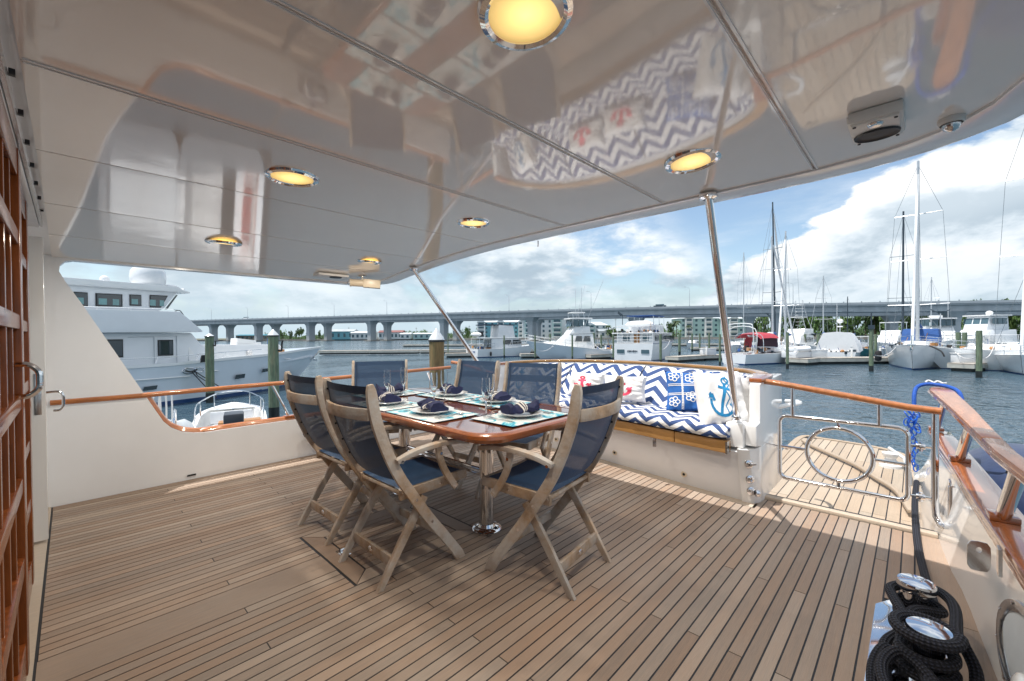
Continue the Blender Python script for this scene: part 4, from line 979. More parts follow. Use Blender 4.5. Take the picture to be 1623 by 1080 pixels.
mb=MB(); mb.lathe((4.53,-.48,.20),[(.018,0),(.02,.02),(.012,.05),(.0005,.06)],10); mb.build('eye','black',t,smooth=True)
# ================================================================ DINING TABLE
TZ=.73; TCX,TCY=1.79,2.36; TW,TL=.96,1.90
tb=thing('dining_table','varnished mahogany dining table on steel pedestals, laid for six','table',(TCX,TCY,0))
def rrect(w,l,r,n=6):
    out=[]
    for sx,sy,a0 in((1,1,0),(-1,1,90),(-1,-1,180),(1,-1,270)):
        for k in range(n+1): a=math.radians(a0+90*k/n); out.append((sx*(w/2-r)+r*math.cos(a),sy*(l/2-r)+r*math.sin(a)))
    return out
mat('table_top',(.24,.075,.030),.10,var=.25,vs=4,stretch=(6,1,6),coat=1)
for nm,y0,y1 in (('table_leaf',-TL/2,-.002),('table_leaf',.002,TL/2)):
    full=rrect(TW-.10,TL-.10,.10); poly=[(TCX+x,TCY+y) for x,y in full if y0<=y<=y1]
    poly=[p for p in poly]
    if y1<=0: poly+= [(TCX+(TW-.10)/2,TCY+y1),(TCX-(TW-.10)/2,TCY+y1)]
    else: poly+= [(TCX+(TW-.10)/2,TCY+y0),(TCX-(TW-.10)/2,TCY+y0)]
    poly.sort(key=lambda p: math.atan2(p[1]-(TCY+(y0+y1)/2),p[0]-TCX))
    mb=MB(); mb.prism(poly,TZ-.03,TZ); mb.build(nm,'table_top',tb)
o_=[(TCX+x,TCY+y) for x,y in rrect(TW,TL,.15)]; 
secs=[]
for (x,y) in o_+o_[:1]:
    d=V((TCX-x,TCY-y,0)); dx=.055*(1 if TCX>x else -1); 
    cx_=V((x,y,0)); n=V((x-TCX,(y-TCY)*TW/TL,0)).normalized()
    i_=cx_-V((min(.052,abs(x-TCX))*math.copysign(1,x-TCX) if abs(abs(x-TCX)-TW/2)<.16 else 0,min(.052,abs(y-TCY))*math.copysign(1,y-TCY) if abs(abs(y-TCY)-TL/2)<.16 else 0,0))
    secs.append([(i_.x,i_.y,TZ+.0015),(x-(x-i_.x)*.25,y-(y-i_.y)*.25,TZ+.004),(x,y,TZ-.006),(x+n.x*.002,y+n.y*.002,TZ-.022),(x-(x-i_.x)*.2,y-(y-i_.y)*.2,TZ-.042),(i_.x,i_.y,TZ-.042)])
mb=MB(); mb.loft(secs); mb.build('table_rim','varnish',tb,smooth=True)
for y_ in (1.93,2.86):
    mb=MB(); mb.cyl((1.78,y_,.006),(1.78,y_,TZ-.04),.044,n=28); p=mb.build('pedestal','chrome',tb,smooth=True)
    mb=MB(); mb.lathe((1.78,y_,.0),[(.092,0),(.092,.008),(.085,.016),(.055,.022),(.046,.04)],28); mb.build('flange','chrome',p,smooth=True)
    for k in range(6): a=k*pi/3; q=(1.78+.075*math.cos(a),y_+.075*math.sin(a),.016); mb=MB(); mb.cyl(q,(q[0],q[1],.021),.008,n=8); mb.build('bolt','steel',p,smooth=True)
    mb=MB(); mb.box((1.78,y_,TZ-.048),(.5,.16,.02)); mb.build('table_bracket','steel',tb)
mb=MB(); mb.tube([(1.78,1.97,.33),(1.78,2.82,.33)],.011,8); mb.tube([(1.78,1.97,.36),(1.78,2.82,.36)],.011,8); mb.build('tie_bar','chrome',tb,smooth=True)
# ================================================================ FOLDING CHAIRS
def make_chair(label):
    t=thing('folding_chair',label,'chair',(0,0,0),'teak folding chairs round the table')
    wood='teak_chair'
    def side_strip(pts,y,w,h,name,bev=.006):
        mb=MB(); mb.strip([(x,y,z) for x,z in pts],w,h,up=(1,0,0)); return mb
    def flat(pts,y,th,wd):   # board in the xz plane: th across y, wd in plane
        P=[V((x,0,z)) for x,z in pts]; mb=MB(); a=[];b=[]
        for i,p in enumerate(P):
            d=(P[min(i+1,len(P)-1)]-P[max(i-1,0)]).normalized(); n=V((-d.z,0,d.x)); w_i=wd[i] if isinstance(wd,list) else wd
            a.append(p+n*w_i/2); b.append(p-n*w_i/2)
        poly=a+b[::-1]
        mb.prism([(q.x,q.z) for q in poly],y-th/2,y+th/2,f=lambda x,z,yy:(x,yy,z)); return mb
    # long curved boards: back upright running down to the front foot
    up=crom([(-.280,0,.985),(-.255,0,.83),(-.205,0,.68),(-.140,0,.54),(-.062,0,.42),(.03,0,.285),(.13,0,.155),(.245,0,.0)],4)
    upp=[(p.x,p.z) for p in up]
    for s in(-1,1):
        n=len(upp); wd=[.052]*n; wd[0]=.026; wd[1]=.044
        mb=flat(upp,s*.235,.022,wd)
        # keep the foot flat on the deck
        for p in mb.v:
            if p.z<.022: p.z=0.0
        mb.build('long_leg',wood,t,bevel=.005)
        mb=flat([(-.225,.0),(-.10,.195),(.03,.385)],s*.198,.022,.042)
        for p in mb.v:
            if p.z<.02: p.z=0.0
        mb.build('short_leg',wood,t,bevel=.004)
        mb=flat([(-.115,.425),(.10,.428),(.305,.440)],s*.198 if False else s*.2,.022,.050)
        mb.build('seat_rail',wood,t,bevel=.005)
        arm=crom([(-.165,0,.612),(-.08,0,.640),(.05,0,.655),(.17,0,.650),(.27,0,.630)],4)
        mb=MB(); mb.strip([(p.x,s*(.262+.010*math.sin((p.x+.165)*7)),p.z) for p in arm],[.034+.012*math.sin(pi*min(1,k/(len(arm)-1)*1.1)) for k in range(len(arm))],.024); mb.build('armrest',wood,t,bevel=.007)
        mb=flat([(p.x,p.z) for p in crom([(.075,0,.640),(.085,0,.58),(.12,0,.50),(.185,0,.405)],4)],s*.262,.020,.034); mb.build('arm_strut',wood,t,bevel=.004)
        for (x,z,yy) in ((-.145,.612,.284),(.085,.605,.276),(.175,.415,.276),(-.045,.395,.248),(.045,.262,.248),(.125,.43,.213)):
            mb=MB(); mb.cyl((x,s*(yy-.008),z),(x,s*(yy),z),.008,n=10); mb.build('bolt_head','chrome',t,smooth=True)
        for z,x in ((.93,-.268),(.83,-.252),(.74,-.226),(.65,-.190),(.57,-.152)):
            mb=MB(); mb.cyl((x-.012,s*.2235,z),(x-.012,s*.2205,z),.006,n=8); mb.build('stud','black',t)
    # curved back slat outside the sling
    P=crom([(-.280,-.224,.845),(-.310,-.12,.845),(-.322,0,.845),(-.310,.12,.845),(-.280,.224,.845)],4)
    mb=MB(); mb.strip(P,.018,.055); mb.build('back_slat',wood,t,bevel=.005)
    mb=MB(); mb.strip([(-.155,-.19,.115),(-.155,.19,.115)],.018,.052); st=mb.build('rear_stretcher',wood,t,bevel=.004)
    mb=MB(); mb.lathe((-.165,.0,.115),[(.0005,.003),(.018,.002),(.021,0)],20,ax=(-1,0,0)); 
    for v_ in mb.v: v_.z=.115+(v_.z-.115)*.62
    mb.build('badge','chrome',st,smooth=True)
    mb=MB(); mb.strip([(.150,-.224,.150),(.150,.224,.150)],.018,.045); mb.build('front_stretcher',wood,t,bevel=.004)
    mb=MB(); mb.tube([(-.10,-.22,.43),(-.10,.22,.43)],.011,8); mb.build('seat_rod',wood,t,smooth=True)
    mb=MB(); mb.strip([(.292,-.21,.442),(.292,.21,.442)],.022,.036); mb.build('front_rod',wood,t,bevel=.008)
    # slings
    secs=[]
    for i in range(13):
        a=i/12; q=lerp_poly(up,.015+.46*a); row=[]
        for j in range(9):
            b=-1+j/4; sag=.030*(1-b*b)
            row.append((q.x-.004-sag,b*.222,q.z))
        secs.append(row)
    back=MB(); back.loft(secs); back.build('back_sling','sling',t,smooth=True,fix=False)
    band=MB()
    for i0,i1 in((0,1),):
        band.loft([[V(p)+V((-.003,0,0)) for p in secs[i0]],[V(p)+V((-.003,0,0)) for p in secs[i1]]])
    for side in(0,1):
        band.loft([[V(r[0 if not side else -1])+V((-.002,0,0)),V(r[0 if not side else -1].__class__(r[0 if not side else -1]))+V((-.004,.02 if not side else -.02,0))] for r in secs])
    band.build('sling_hem','sling_band',t,fix=False)
    secs=[]
    for i in range(9):
        a=i/8; x=-.105+.395*a; row=[]
        for j in range(9):
            b=-1+j/4; row.append((x,b*.198,.455+.004*a-.018*(1-b*b)*math.sin(pi*min(1,.1+a*.8))))
        secs.append(row)
    mb=MB(); mb.loft(secs); mb.build('seat_sling','sling_seat',t,smooth=True,fix=False)
    return t
mat('sling_seat',(.016,.055,.13),.6,var=.10,vs=90,bump=.25,bs=420,alpha=.97)
def chair_place(o,x,y,deg,label): o.location=(x,y,0); o.rotation_euler=(0,0,math.radians(deg)); o['label']=label
ch=make_chair('teak folding chair nearest the camera on the left, its open side facing the camera')
CHS=[(1.215,2.02,0,'nearer of the two teak folding chairs on the cabin side, its armrest towards the camera'),
(1.235,2.66,1,'farther of the two teak folding chairs on the cabin side, left of the other'),
(1.735,1.375,97,'right-hand teak folding chair at the near end of the table, back to us'),
(1.84,3.36,-122,'teak folding chair at the far end of the table against the side rail'),
(2.30,2.86,186,'left of the two chairs on the sofa side, see-through back in front of the water'),
(2.375,2.20,198,'right one of the two sofa-side chairs, its see-through back before the chevron cushions')]
allc=[]
for i,(x,y,d,lab) in enumerate(CHS):
    o=ch if i==0 else copy_tree(ch); chair_place(o,x,y,d,lab)
# ================================================================ PLACE SETTINGS
SET=[(1.80,1.66,90,'at the near end of the table'),(1.52,2.12,0,'before the nearer cabin-side chair'),(1.52,2.64,0,'before the farther cabin-side chair'),
(2.06,2.12,180,'before the right-hand sofa-side chair'),(2.06,2.64,180,'before the left-hand sofa-side chair'),(1.79,3.08,-90,'at the far end of the table')]
def setting(x,y,deg,where):
    R=Matrix.Rotation(math.radians(deg),3,'Z'); O=V((x,y,TZ+.005))
    T=lambda q: O+R@V(q)
    # placemat: long side across the diner
    nu,nv=14,10; vs=[];uv=[]
    w_,l_=.34,.50
    for i in range(nu+1):
        for j in range(nv+1):
            a=-w_/2+w_*i/nu; b=-l_/2+l_*j/nv; vs.append(T((a-.01,b,.0018+.0012*math.sin(9*a+7*b+x*5))))
    fs=[];uvs=[]
    for i in range(nu):
        for j in range(nv):
            ids=(i*(nv+1)+j,(i+1)*(nv+1)+j,(i+1)*(nv+1)+j+1,i*(nv+1)+j+1); fs.append(ids); uvs.append([((k//(nv+1))*w_/nu,(k%(nv+1))*l_/nv) for k in ids])
    t=thing('placemat','aqua marbled placemat '+where,'placemat',T((0,0,0)),'aqua placemats')
    mb=MB(); mb.add(vs,fs,uvs); mb.build('cloth','placemat',t,smooth=True)
    mb=MB(); q=[T((sx*w_/2-.01,sy*l_/2,.002)) for sx,sy in((-1,-1),(1,-1),(1,1),(-1,1))]; mb.strip(q,.004,.003,closed=True); mb.build('hem','napkin',t)
    # plate
    pc=T((-.005,.0,.005)); mb=MB()
    prof=[(.0005,.004),(.06,.004),(.075,.006),(.100,.016),(.128,.022),(.131,.021),(.105,.011),(.075,.0),(.0005,.0)]
    vs0=len(mb.v); mb.lathe(pc,prof,36)
    for v_ in mb.v:
        d=(v_-pc); r=math.hypot(d.x,d.y)
        if r>.09: a=math.atan2(d.y,d.x); k=1+.018*math.cos(12*a); v_.x=pc.x+d.x*k; v_.y=pc.y+d.y*k
    one(mb,'plate','white_plate','white scalloped plate '+where,'plate','white plates',loc=pc,smooth=True)
    # napkin rolled in a striped ring, lying across the plate
    t=thing('napkin','navy napkin in a striped band on the plate '+where,'napkin',pc,'navy napkins')
    base=T((-.005,0,.030)); dirv=R@V((.25,1,0)).normalized(); sd=V((-dirv.y,dirv.x,0)); secs=[]
    for k in range(15):
        s=-1+k/7; wd=.044+.010*abs(s)+.006*math.sin(9*s+x*7); ht=.027+.005*abs(s)+.006*math.sin(7*s+y*5)
        c=base+dirv*(s*.105)+V((0,0,ht*.7-.008)); row=[]
        for j in range(12):
            a=2*pi*j/12; wob=1+.16*math.sin(3*a+4*s+x)+.10*math.sin(7*s+2*a); row.append(c+sd*(wd*math.cos(a)*wob)+V((0,0,max(-.6,math.sin(a))*ht*wob)))
        secs.append(row)
    mb=MB(); mb.loft(secs,closed=True,cap=True); mb.build('folded_cloth','napkin',t,smooth=True)
    for dlt in(-.016,0,.016):
        mb=MB(); secs=[]
        for e in(-.0045,.0045):
            k=int(7); s=(dlt+e)/.105; wd=(.044+.010*abs(s)+.006*math.sin(9*s+x*7))*1.05+.001; ht=(.027+.005*abs(s)+.006*math.sin(7*s+y*5))*1.05+.001
            c=base+dirv*(dlt+e)+V((0,0,ht*.7-.008)); secs.append([c+sd*(wd*math.cos(2*pi*j/16)*(1+.16*math.sin(3*2*pi*j/16+4*s+x)+.10*math.sin(7*s+4*pi*j/16)))+V((0,0,max(-.6,math.sin(2*pi*j/16))*ht*(1+.16*math.sin(3*2*pi*j/16+4*s+x)+.10*math.sin(7*s+4*pi*j/16)))) for j in range(16)])
        mb.loft(secs,closed=True); mb.build('band_stripe','napkin_stripe',t,smooth=True)
    # cutlery: fork left, knife and spoon right (diner looks along +x)
    def flatware(off,kind):
        mb=MB(); a=T((-.10,off,.006)); b=T((.02,off+.004,.007)); e=T((.085,off+.004,.008))
        mb.strip([a,b],[.011,.005],.003)
        if kind=='knife': mb.strip([b,b.lerp(e,.6),e],[.012,.017,.004],.002)
        elif kind=='spoon': mb.lathe(e-(e-b).normalized()*.018,[(.0005,.000),(.012,.001),(.018,.004),(.019,.005)],14)
        else:
            for dd in(-.0075,-.0025,.0025,.0075): mb.strip([b+R@V((.01,dd,0)),e+R@V((0,dd,0))],.003,.002)
            mb.strip([b,b+R@V((.012,0,0))],[.005,.018],.002)
        one(mb,kind,'steel','steel '+kind+' on the placemat '+where,kind,'steel '+kind+('s' if kind!='knife' else ' set'),loc=a,smooth=True)
    flatware(.165,'fork'); flatware(-.155,'knife'); flatware(-.185,'spoon')
    return T
for s in SET: setting(*s)
FL=[(1.68,1.82,.0,'nearest of the six champagne flutes'),(1.88,1.99,0,'champagne flute just behind the nearest one, nearer the sofa'),(1.70,2.36,0,'champagne flute in the middle of the table on the cabin side'),
(1.87,2.47,0,'champagne flute in the middle of the table on the sofa side'),(1.62,2.83,0,'champagne flute on the left, in front of the water'),(1.82,2.93,0,'champagne flute farthest from the camera')]
for x,y,_,lab in FL:
    t=thing('champagne_flute',lab,'glass',(x,y,TZ+.006),'champagne flutes'); z=TZ+.006; Rz=z
    mb=MB(); mb.lathe((x,y,z),[(.033,0),(.033,.0015),(.012,.004),(.0045,.010),(.0038,.035),(.0045,.075),(.010,.086),(.018,.100),(.0245,.125),(.0265,.155),(.0255,.190),(.0235,.220),(.0228,.220),(.0247,.190),(.0255,.155),(.0233,.125),(.016,.101),(.006,.088),(.0005,.086)],24); mb.build('bowl_and_stem','glass',t,smooth=True)
# coiled striped line hanging by the far wall
t=thing('coiled_line','coiled navy and white line hanging on the far side wall behind the chairs','rope',(1.72,4.36,.25))
for k in range(5):
    mb=MB(); mb.tube([(1.72+(.13-.01*k)*math.cos(a),4.38-.022*k+.02*math.sin(2*a+k),.27+(.085-.006*k)*math.sin(a)+.01*math.sin(3*a+k)) for a in [2*pi*j/24 for j in range(24)]],.012,8,closed=True); mb.build('coil','napkin_stripe' if k%2 else 'napkin',t,smooth=True)
mb=MB(); mb.tube([(1.72,4.44,.40),(1.72,4.36,.36),(1.72,4.33,.33)],.010,8); mb.build('hanger','napkin',t,smooth=True)
# ================================================================ WATER, LAND
WZ=-1.6
def gp(px,d,z=WZ): p=F0*d+R0*((px-811.5)/FPX*d); return V((p.x,p.y,z))
def zat(px,py,d): return (EYE+FW*d+RT*((px-811.5)/FPX*d)+UP*((540-py)/FPX*d)).z
mb=MB(); mb.add([(-2500,-2500,WZ),(4500,-2500,WZ),(4500,4500,WZ),(-2500,4500,WZ)],[(0,1,2,3)])
struct(mb.build('water','water',fix=False))
def land(name,pts,z,m,h=0):
    mb=MB(); mb.prism([(p.x,p.y) for p in pts],-4,z); return struct(mb.build(name,m))
sh=[(200,420),(300,410),(420,392),(560,372),(700,350),(850,318),(1000,292),(1150,262),(1300,225),(1450,205),(1623,190),(1900,180)]
land('far_shore',[gp(a,d) for a,d in sh]+[gp(1900,3500),gp(200,3500)],-.7,'land')
# stone sea wall along the shore
mb=MB(); P=[gp(a,d-1.2) for a,d in sh]; mb.strip([V((p.x,p.y,-1.1)) for p in P],1.0,1.6); one(mb,'sea_wall','stone_wall','low grey stone sea wall along the far shore under the bridge','wall')
# ================================================================ BRIDGE
NP=[gp(x,60*d) for x,d in ((329,6.06),(400,5.64),(482,5.22),(579,4.80),(697,4.38),(837,3.96),(1010,3.55),(1229,3.13),(1520,2.71))]
dN=(NP[8]-NP[0])/8
FP=[gp(x,60*d) for x,d in ((356,6.39),(429,6.00),(512,5.62),(606,5.23),(717,4.84),(850,4.46),(1004,4.07),(1196,3.68),(1421,3.29))]
dF=(FP[8]-FP[0])/8
zt=[17.2,16.8,16.5,16.3,16.0,15.7,15.3,14.7,13.6]
def zdeck(k): return interp(list(enumerate(zt)),k) if k<=8 else 13.6-(k-8)*1.2
def bridge(P0,d,label,wd,k0,k1,extra=0):
    t=thing('road_bridge',label,'bridge',P0+V((0,0,.0)),'twin spans of the concrete road bridge')
    dn=d.normalized(); sd=V((dn.y,-dn.x,0))
    if sd.dot(F0)<0: sd=-sd
    sd0=sd
    ks=[k0+(k1-k0)*i/60 for i in range(61)]
    C=[P0+d*k+sd0*(wd/2) for k in ks]
    def prof(L_,name,m,close=True):
        secs=[]
        for c,k in zip(C,ks):
            z=zdeck(k)+extra; secs.append([c+sd0*x+V((0,0,z+y-c.z)) for x,y in L_])
        mb=MB(); mb.loft(secs,closed=True,cap=True); return mb.build(name,m,t)
    h=wd/2
    prof([(-h,-1.5),(-h,-.95),(h,-.95),(h,-1.5)],'deck_slab','concrete')
    prof([(-h+.8,-3.9),(-h+.8,-1.5),(h-.8,-1.5),(h-.8,-3.9)],'girder','concrete')
    for s in(-1,1): prof([(s*h-.25,-.95),(s*h-.25,.0),(s*h+.25,.0),(s*h+.25,-.95)],'parapet','concrete_rail')
    mb=MB()
    for i in range(int(k0*10),int(k1*10)):
        k=i/10; c=P0+d*k+V((0,0,0)); z=zdeck(k)+extra; mb.box((c.x,c.y,z+.22),(.35,.35,.45),rz=math.atan2(dn.y,dn.x))
    o=mb.build('parapet_post','concrete_rail',t); o['kind']='stuff'
    rz=math.atan2(dn.y,dn.x)
    for k in range(0,9):
        c=P0+d*k+sd0*(wd/2); zt_=zdeck(k)+extra-3.9; zz=-2.2-0
        mb=MB(); secs=[]
        for q,wx in ((zz,1.55),(zt_-4.5,1.55),(zt_-2.6,1.75),(zt_-1.2,2.4),(zt_,3.1)):
            secs.append([V((c.x,c.y,0))+dn*(a*wx)+sd0*(b*(2.6+ (wx-1.55)*1.2))+V((0,0,q)) for a,b in((-1,-1),(-.9,-1.06),(.9,-1.06),(1,-1),(1,1),(-1,1))])
        mb.loft(secs,closed=True,cap=True); p=mb.build('pier','concrete',t)
        if k<7: mb=MB(); mb.box((c.x,c.y,WZ+.1),(6,9,1.3),rz=rz); mb.build('pier_footing','stone_wall',p)
    return t
bridge(NP[0],dN,'nearer grey concrete road bridge span on flared piers crossing the river behind the marina',10,-1.3,10.5)
bridge(FP[0],dF,'farther concrete road bridge span, seen mostly as a second row of piers',10,-1.3,10.5,-.15)
def lamp_post(px,k,label,both=False):
    # sits on the near parapet of the nearer span
    p=NP[0]+dN*k; z=zdeck(k); t=thing('street_lamp',label,'street lamp',V((p.x,p.y,z)),'street lamps on the bridge'); dn=dN.normalized()
    mb=MB(); top=V((p.x,p.y,z+8.2)); mb.tube([(p.x,p.y,z),tuple(top)],[.16,.09],6); mb.build('pole','mast_alu',t)
    mb=MB(); mb.tube(crom([top,top+V((0,0,.7))-dn*.5,top+V((0,0,1.0))-dn*1.8],4),.06,5); mb.build('arm','mast_alu',t)
    mb=MB(); mb.box(top+V((0,0,1.0))-dn*2.1,(.7,.7,.18)); mb.build('head','mast_alu',t)
def kfor(px):
    best=min(range(-10,110),key=lambda i: abs(pxof(NP[0]+dN*(i/10))-px)); return best/10
def pxof(p):
    v=p-EYE; return 811.5+FPX*v.dot(RT)/v.dot(FW)
names=['street lamp on the bridge over the farthest left pier','second street lamp from the left end of the bridge','street lamp on the bridge above the capped green piling','street lamp on the bridge left of the far dining chair','street lamp on the bridge above the flutes','street lamp on the bridge right of the far roof post','street lamp on the bridge above the small trawler','street lamp on the bridge above the sportfishing boat','street lamp on the bridge left of the near roof post','street lamp on the bridge between the two sailboat masts']
for px,lb in zip((336,396,459,529,613,702,814,945,1090,1257),names): lamp_post(px,kfor(px),lb)
# ================================================================ TREES
def crown_mesh(seed,kind):
    rnd=random.Random(seed); mb=MB(); cl=[]
    n=9 if kind=='round' else 6
    for i in range(n):
        a=rnd.uniform(0,6.28); r=rnd.uniform(0,.62)*(1 if kind=='round' else .5); cl.append((r*math.cos(a),r*math.sin(a),rnd.uniform(.30,.85),rnd.uniform(.22,.42)))
    for cx,cy,cz_,cr_ in cl:
        for k in range(46):
            th=rnd.uniform(0,6.28); u=rnd.uniform(-1,1); rr=cr_*rnd.uniform(.55,1.08); s=math.sqrt(1-u*u)
            c=V((cx+rr*s*math.cos(th),cy+rr*s*math.sin(th),cz_+rr*u*.75))
            q=rnd.uniform(.045,.105); a=V((rnd.uniform(-1,1),rnd.uniform(-1,1),rnd.uniform(-1,1))).normalized(); b=a.orthogonal().normalized()
            mb.add([c+a*q,c+b*q*.8,c-a*q,c-b*q*.8],[(0,1,2,3)])
    return mb
CM=[crown_mesh(i,'round') for i in range(5)]
cmesh={}
def tree(px,d,h,wd,m,label,k):
    base=gp(px,d,-.7); t=thing('shore_tree',label,'tree',base,'trees along the far shore')
    key=(k%5,m)
    if key not in cmesh:
        o=CM[k%5].build('crown',m,t,fix=False,shift=(0,0,0)); cmesh[key]=o.data
    else:
        o=bpy.data.objects.new('crown',cmesh[key]); COL.objects.link(o); o.parent=t
    o.scale=(wd,wd,h); o.rotation_euler=(0,0,k*1.3)
    if 'trunk' not in cmesh:
        mb=MB(); mb.tube([(0,0,0),(.02,0,.5),(0,.02,.7)],[.045,.03,.015],6); mb.tube([(.02,0,.4),(.2,.05,.62)],[.02,.01],5); mb.tube([(.01,0,.35),(-.18,-.08,.6)],[.02,.01],5); tr_=mb.build('trunk','trunk',t,shift=(0,0,0)); cmesh['trunk']=tr_.data
    else: tr_=bpy.data.objects.new('trunk',cmesh['trunk']); COL.objects.link(tr_); tr_.parent=t
    tr_.scale=(h*.6,h*.6,h)
def palm(px,d,h,label,k):
    base=gp(px,d,-.7); t=thing('palm_tree',label,'palm tree',base,'palms near the apartment blocks')
    if 'palm' not in cmesh:
        mb=MB(); rnd=random.Random(4)
        for i in range(26):
            a=i*2.4; el=rnd.uniform(-.5,1.2); P=[V((0,0,1))]
            for s in range(1,6):
                f=s/5; P.append(V((math.cos(a)*f*.34*math.cos(el*.6),math.sin(a)*f*.34*math.cos(el*.6),1+.20*math.sin(el)*f-.22*f*f)))
            sdv=V((-math.sin(a),math.cos(a),0))
            vs=[]
            for i_,p in enumerate(P): w_=.045*math.sin(pi*min(.97,(i_+.4)/5.6)); vs+= [p+sdv*w_-V((0,0,w_*.5)),p,p-sdv*w_-V((0,0,w_*.5))]
            mb.add(vs,[(3*j,3*j+1,3*j+4,3*j+3) for j in range(5)]+[(3*j+1,3*j+2,3*j+5,3*j+4) for j in range(5)])
        o=mb.build('fronds','palm_leaf',t,fix=False,shift=(0,0,0)); cmesh['palm']=o.data
        mb=MB(); mb.tube([(0,0,0),(.01,0,.5),(0,0,1)],[.028,.020,.016],6); o2=mb.build('trunk','trunk',t,shift=(0,0,0)); cmesh['ptrunk']=o2.data
    else:
        o=bpy.data.objects.new('fronds',cmesh['palm']); COL.objects.link(o); o.parent=t
        o2=bpy.data.objects.new('trunk',cmesh['ptrunk']); COL.objects.link(o2); o2.parent=t
    o.scale=o2.scale=(h,h,h); t.rotation_euler=(0,0,k)
def shore_d(px): return interp(sh,px)
# the far-off wood that reads as one mass
rnd=random.Random(11); mb=MB()
def mass(p0,p1,dd0,dd1,h0,h1,n):
    for _ in range(n):
        px=rnd.uniform(p0,p1); d=shore_d(px)+rnd.uniform(dd0,dd1); hh=rnd.uniform(h0,h1)*(.75+.25*math.sin(px*.05)+.15*math.sin(px*.17)); c=gp(px,d,-.7+rnd.random()**.7*hh); q=rnd.uniform(.35,1.0)
        a=V((rnd.uniform(-1,1),rnd.uniform(-1,1),rnd.uniform(-1,1))).normalized(); b=a.orthogonal().normalized()
        mb.add([c+a*q,c+b*q*.8,c-a*q,c-b*q*.8],[(0,1,2,3)])
mass(1195,1900,12,60,9,13,13000); mass(420,560,10,50,4.5,7,3000); mass(640,765,10,50,5,8,2600); mass(900,1080,10,40,5,8,2600)
o=one(mb,'shoreline_wood','leaf_dark','dense low green wood along the far shore behind the marina','wood',fix=False); o['kind']='stuff'
TL_=[(447,8,6.5),(462,7,5),(474,10,8),(490,6,5),(506,7,4),(520,5,5),(556,4,5),(640,4,6),(655,5,8),(668,4,6),(730,7,5),(742,8,6),(757,6,5),(770,7,5),(905,9,7),(918,8,7),(929,9,8),(960,5,9),(972,6,9),(984,5,8),(1048,8,6),(1062,9,6),
(1195,10,8),(1212,12,9),(1235,11,9),(1258,12,9),(1277,10,8),(1292,11,9),(1312,10,10),(1334,9,9),(1352,10,10),(1372,11,9),(1388,12,9),(1402,11,8),(1440,11,9),(1457,10,8),(1480,12,9),(1497,11,9),(1540,12,9),(1556,13,10),(1574,12,9),(1592,13,10),(1610,12,9)]
DIR=['left of the thick brown piling','behind the small trawler','between the two pale apartment blocks','behind the red-canopied sailboat','behind the tall white sailboat mast','at the right edge of the view']
def zone(px): return DIR[0] if px<650 else DIR[1] if px<880 else DIR[2] if px<1080 else DIR[3] if px<1300 else DIR[4] if px<1500 else DIR[5]
cnt={}
ords=['first','second','third','fourth','fifth','sixth','seventh','eighth','ninth','tenth','eleventh','twelfth','thirteenth']
for k,(px,h,wd) in enumerate(TL_):
    zn=zone(px); c=cnt[zn]=cnt.get(zn,-1)+1
    m=['leaf_mid','leaf_dark','leaf_light'][k%3]
    tree(px,shore_d(px)+rnd.uniform(3,14),h*(1.3 if px>1190 else 1.15),wd*.66,m,f'{["mid-green","dark green","bright green"][k%3]} shore tree {zn}, {ords[min(c,12)]} from the left there',k)
for k,(px,h,lb) in enumerate(((1072,11,'palm just left of the middle apartment block'),(1068,9,'shorter palm beside the sea wall left of the middle apartment block'),(1092,8,'palm in front of the middle apartment block'),(1386,12,'tall palm behind the green piling with the birdhouse lamp'),(1265,13,'palm behind the sport tower boat'),(964,9,'thin palm right of the sportfishing boat'),(760,10,'palm at the left corner of the teal apartment block'),(1583,12,'palm above the express cruiser'))):
    palm(px,shore_d(px)+2+k,h,lb,k)
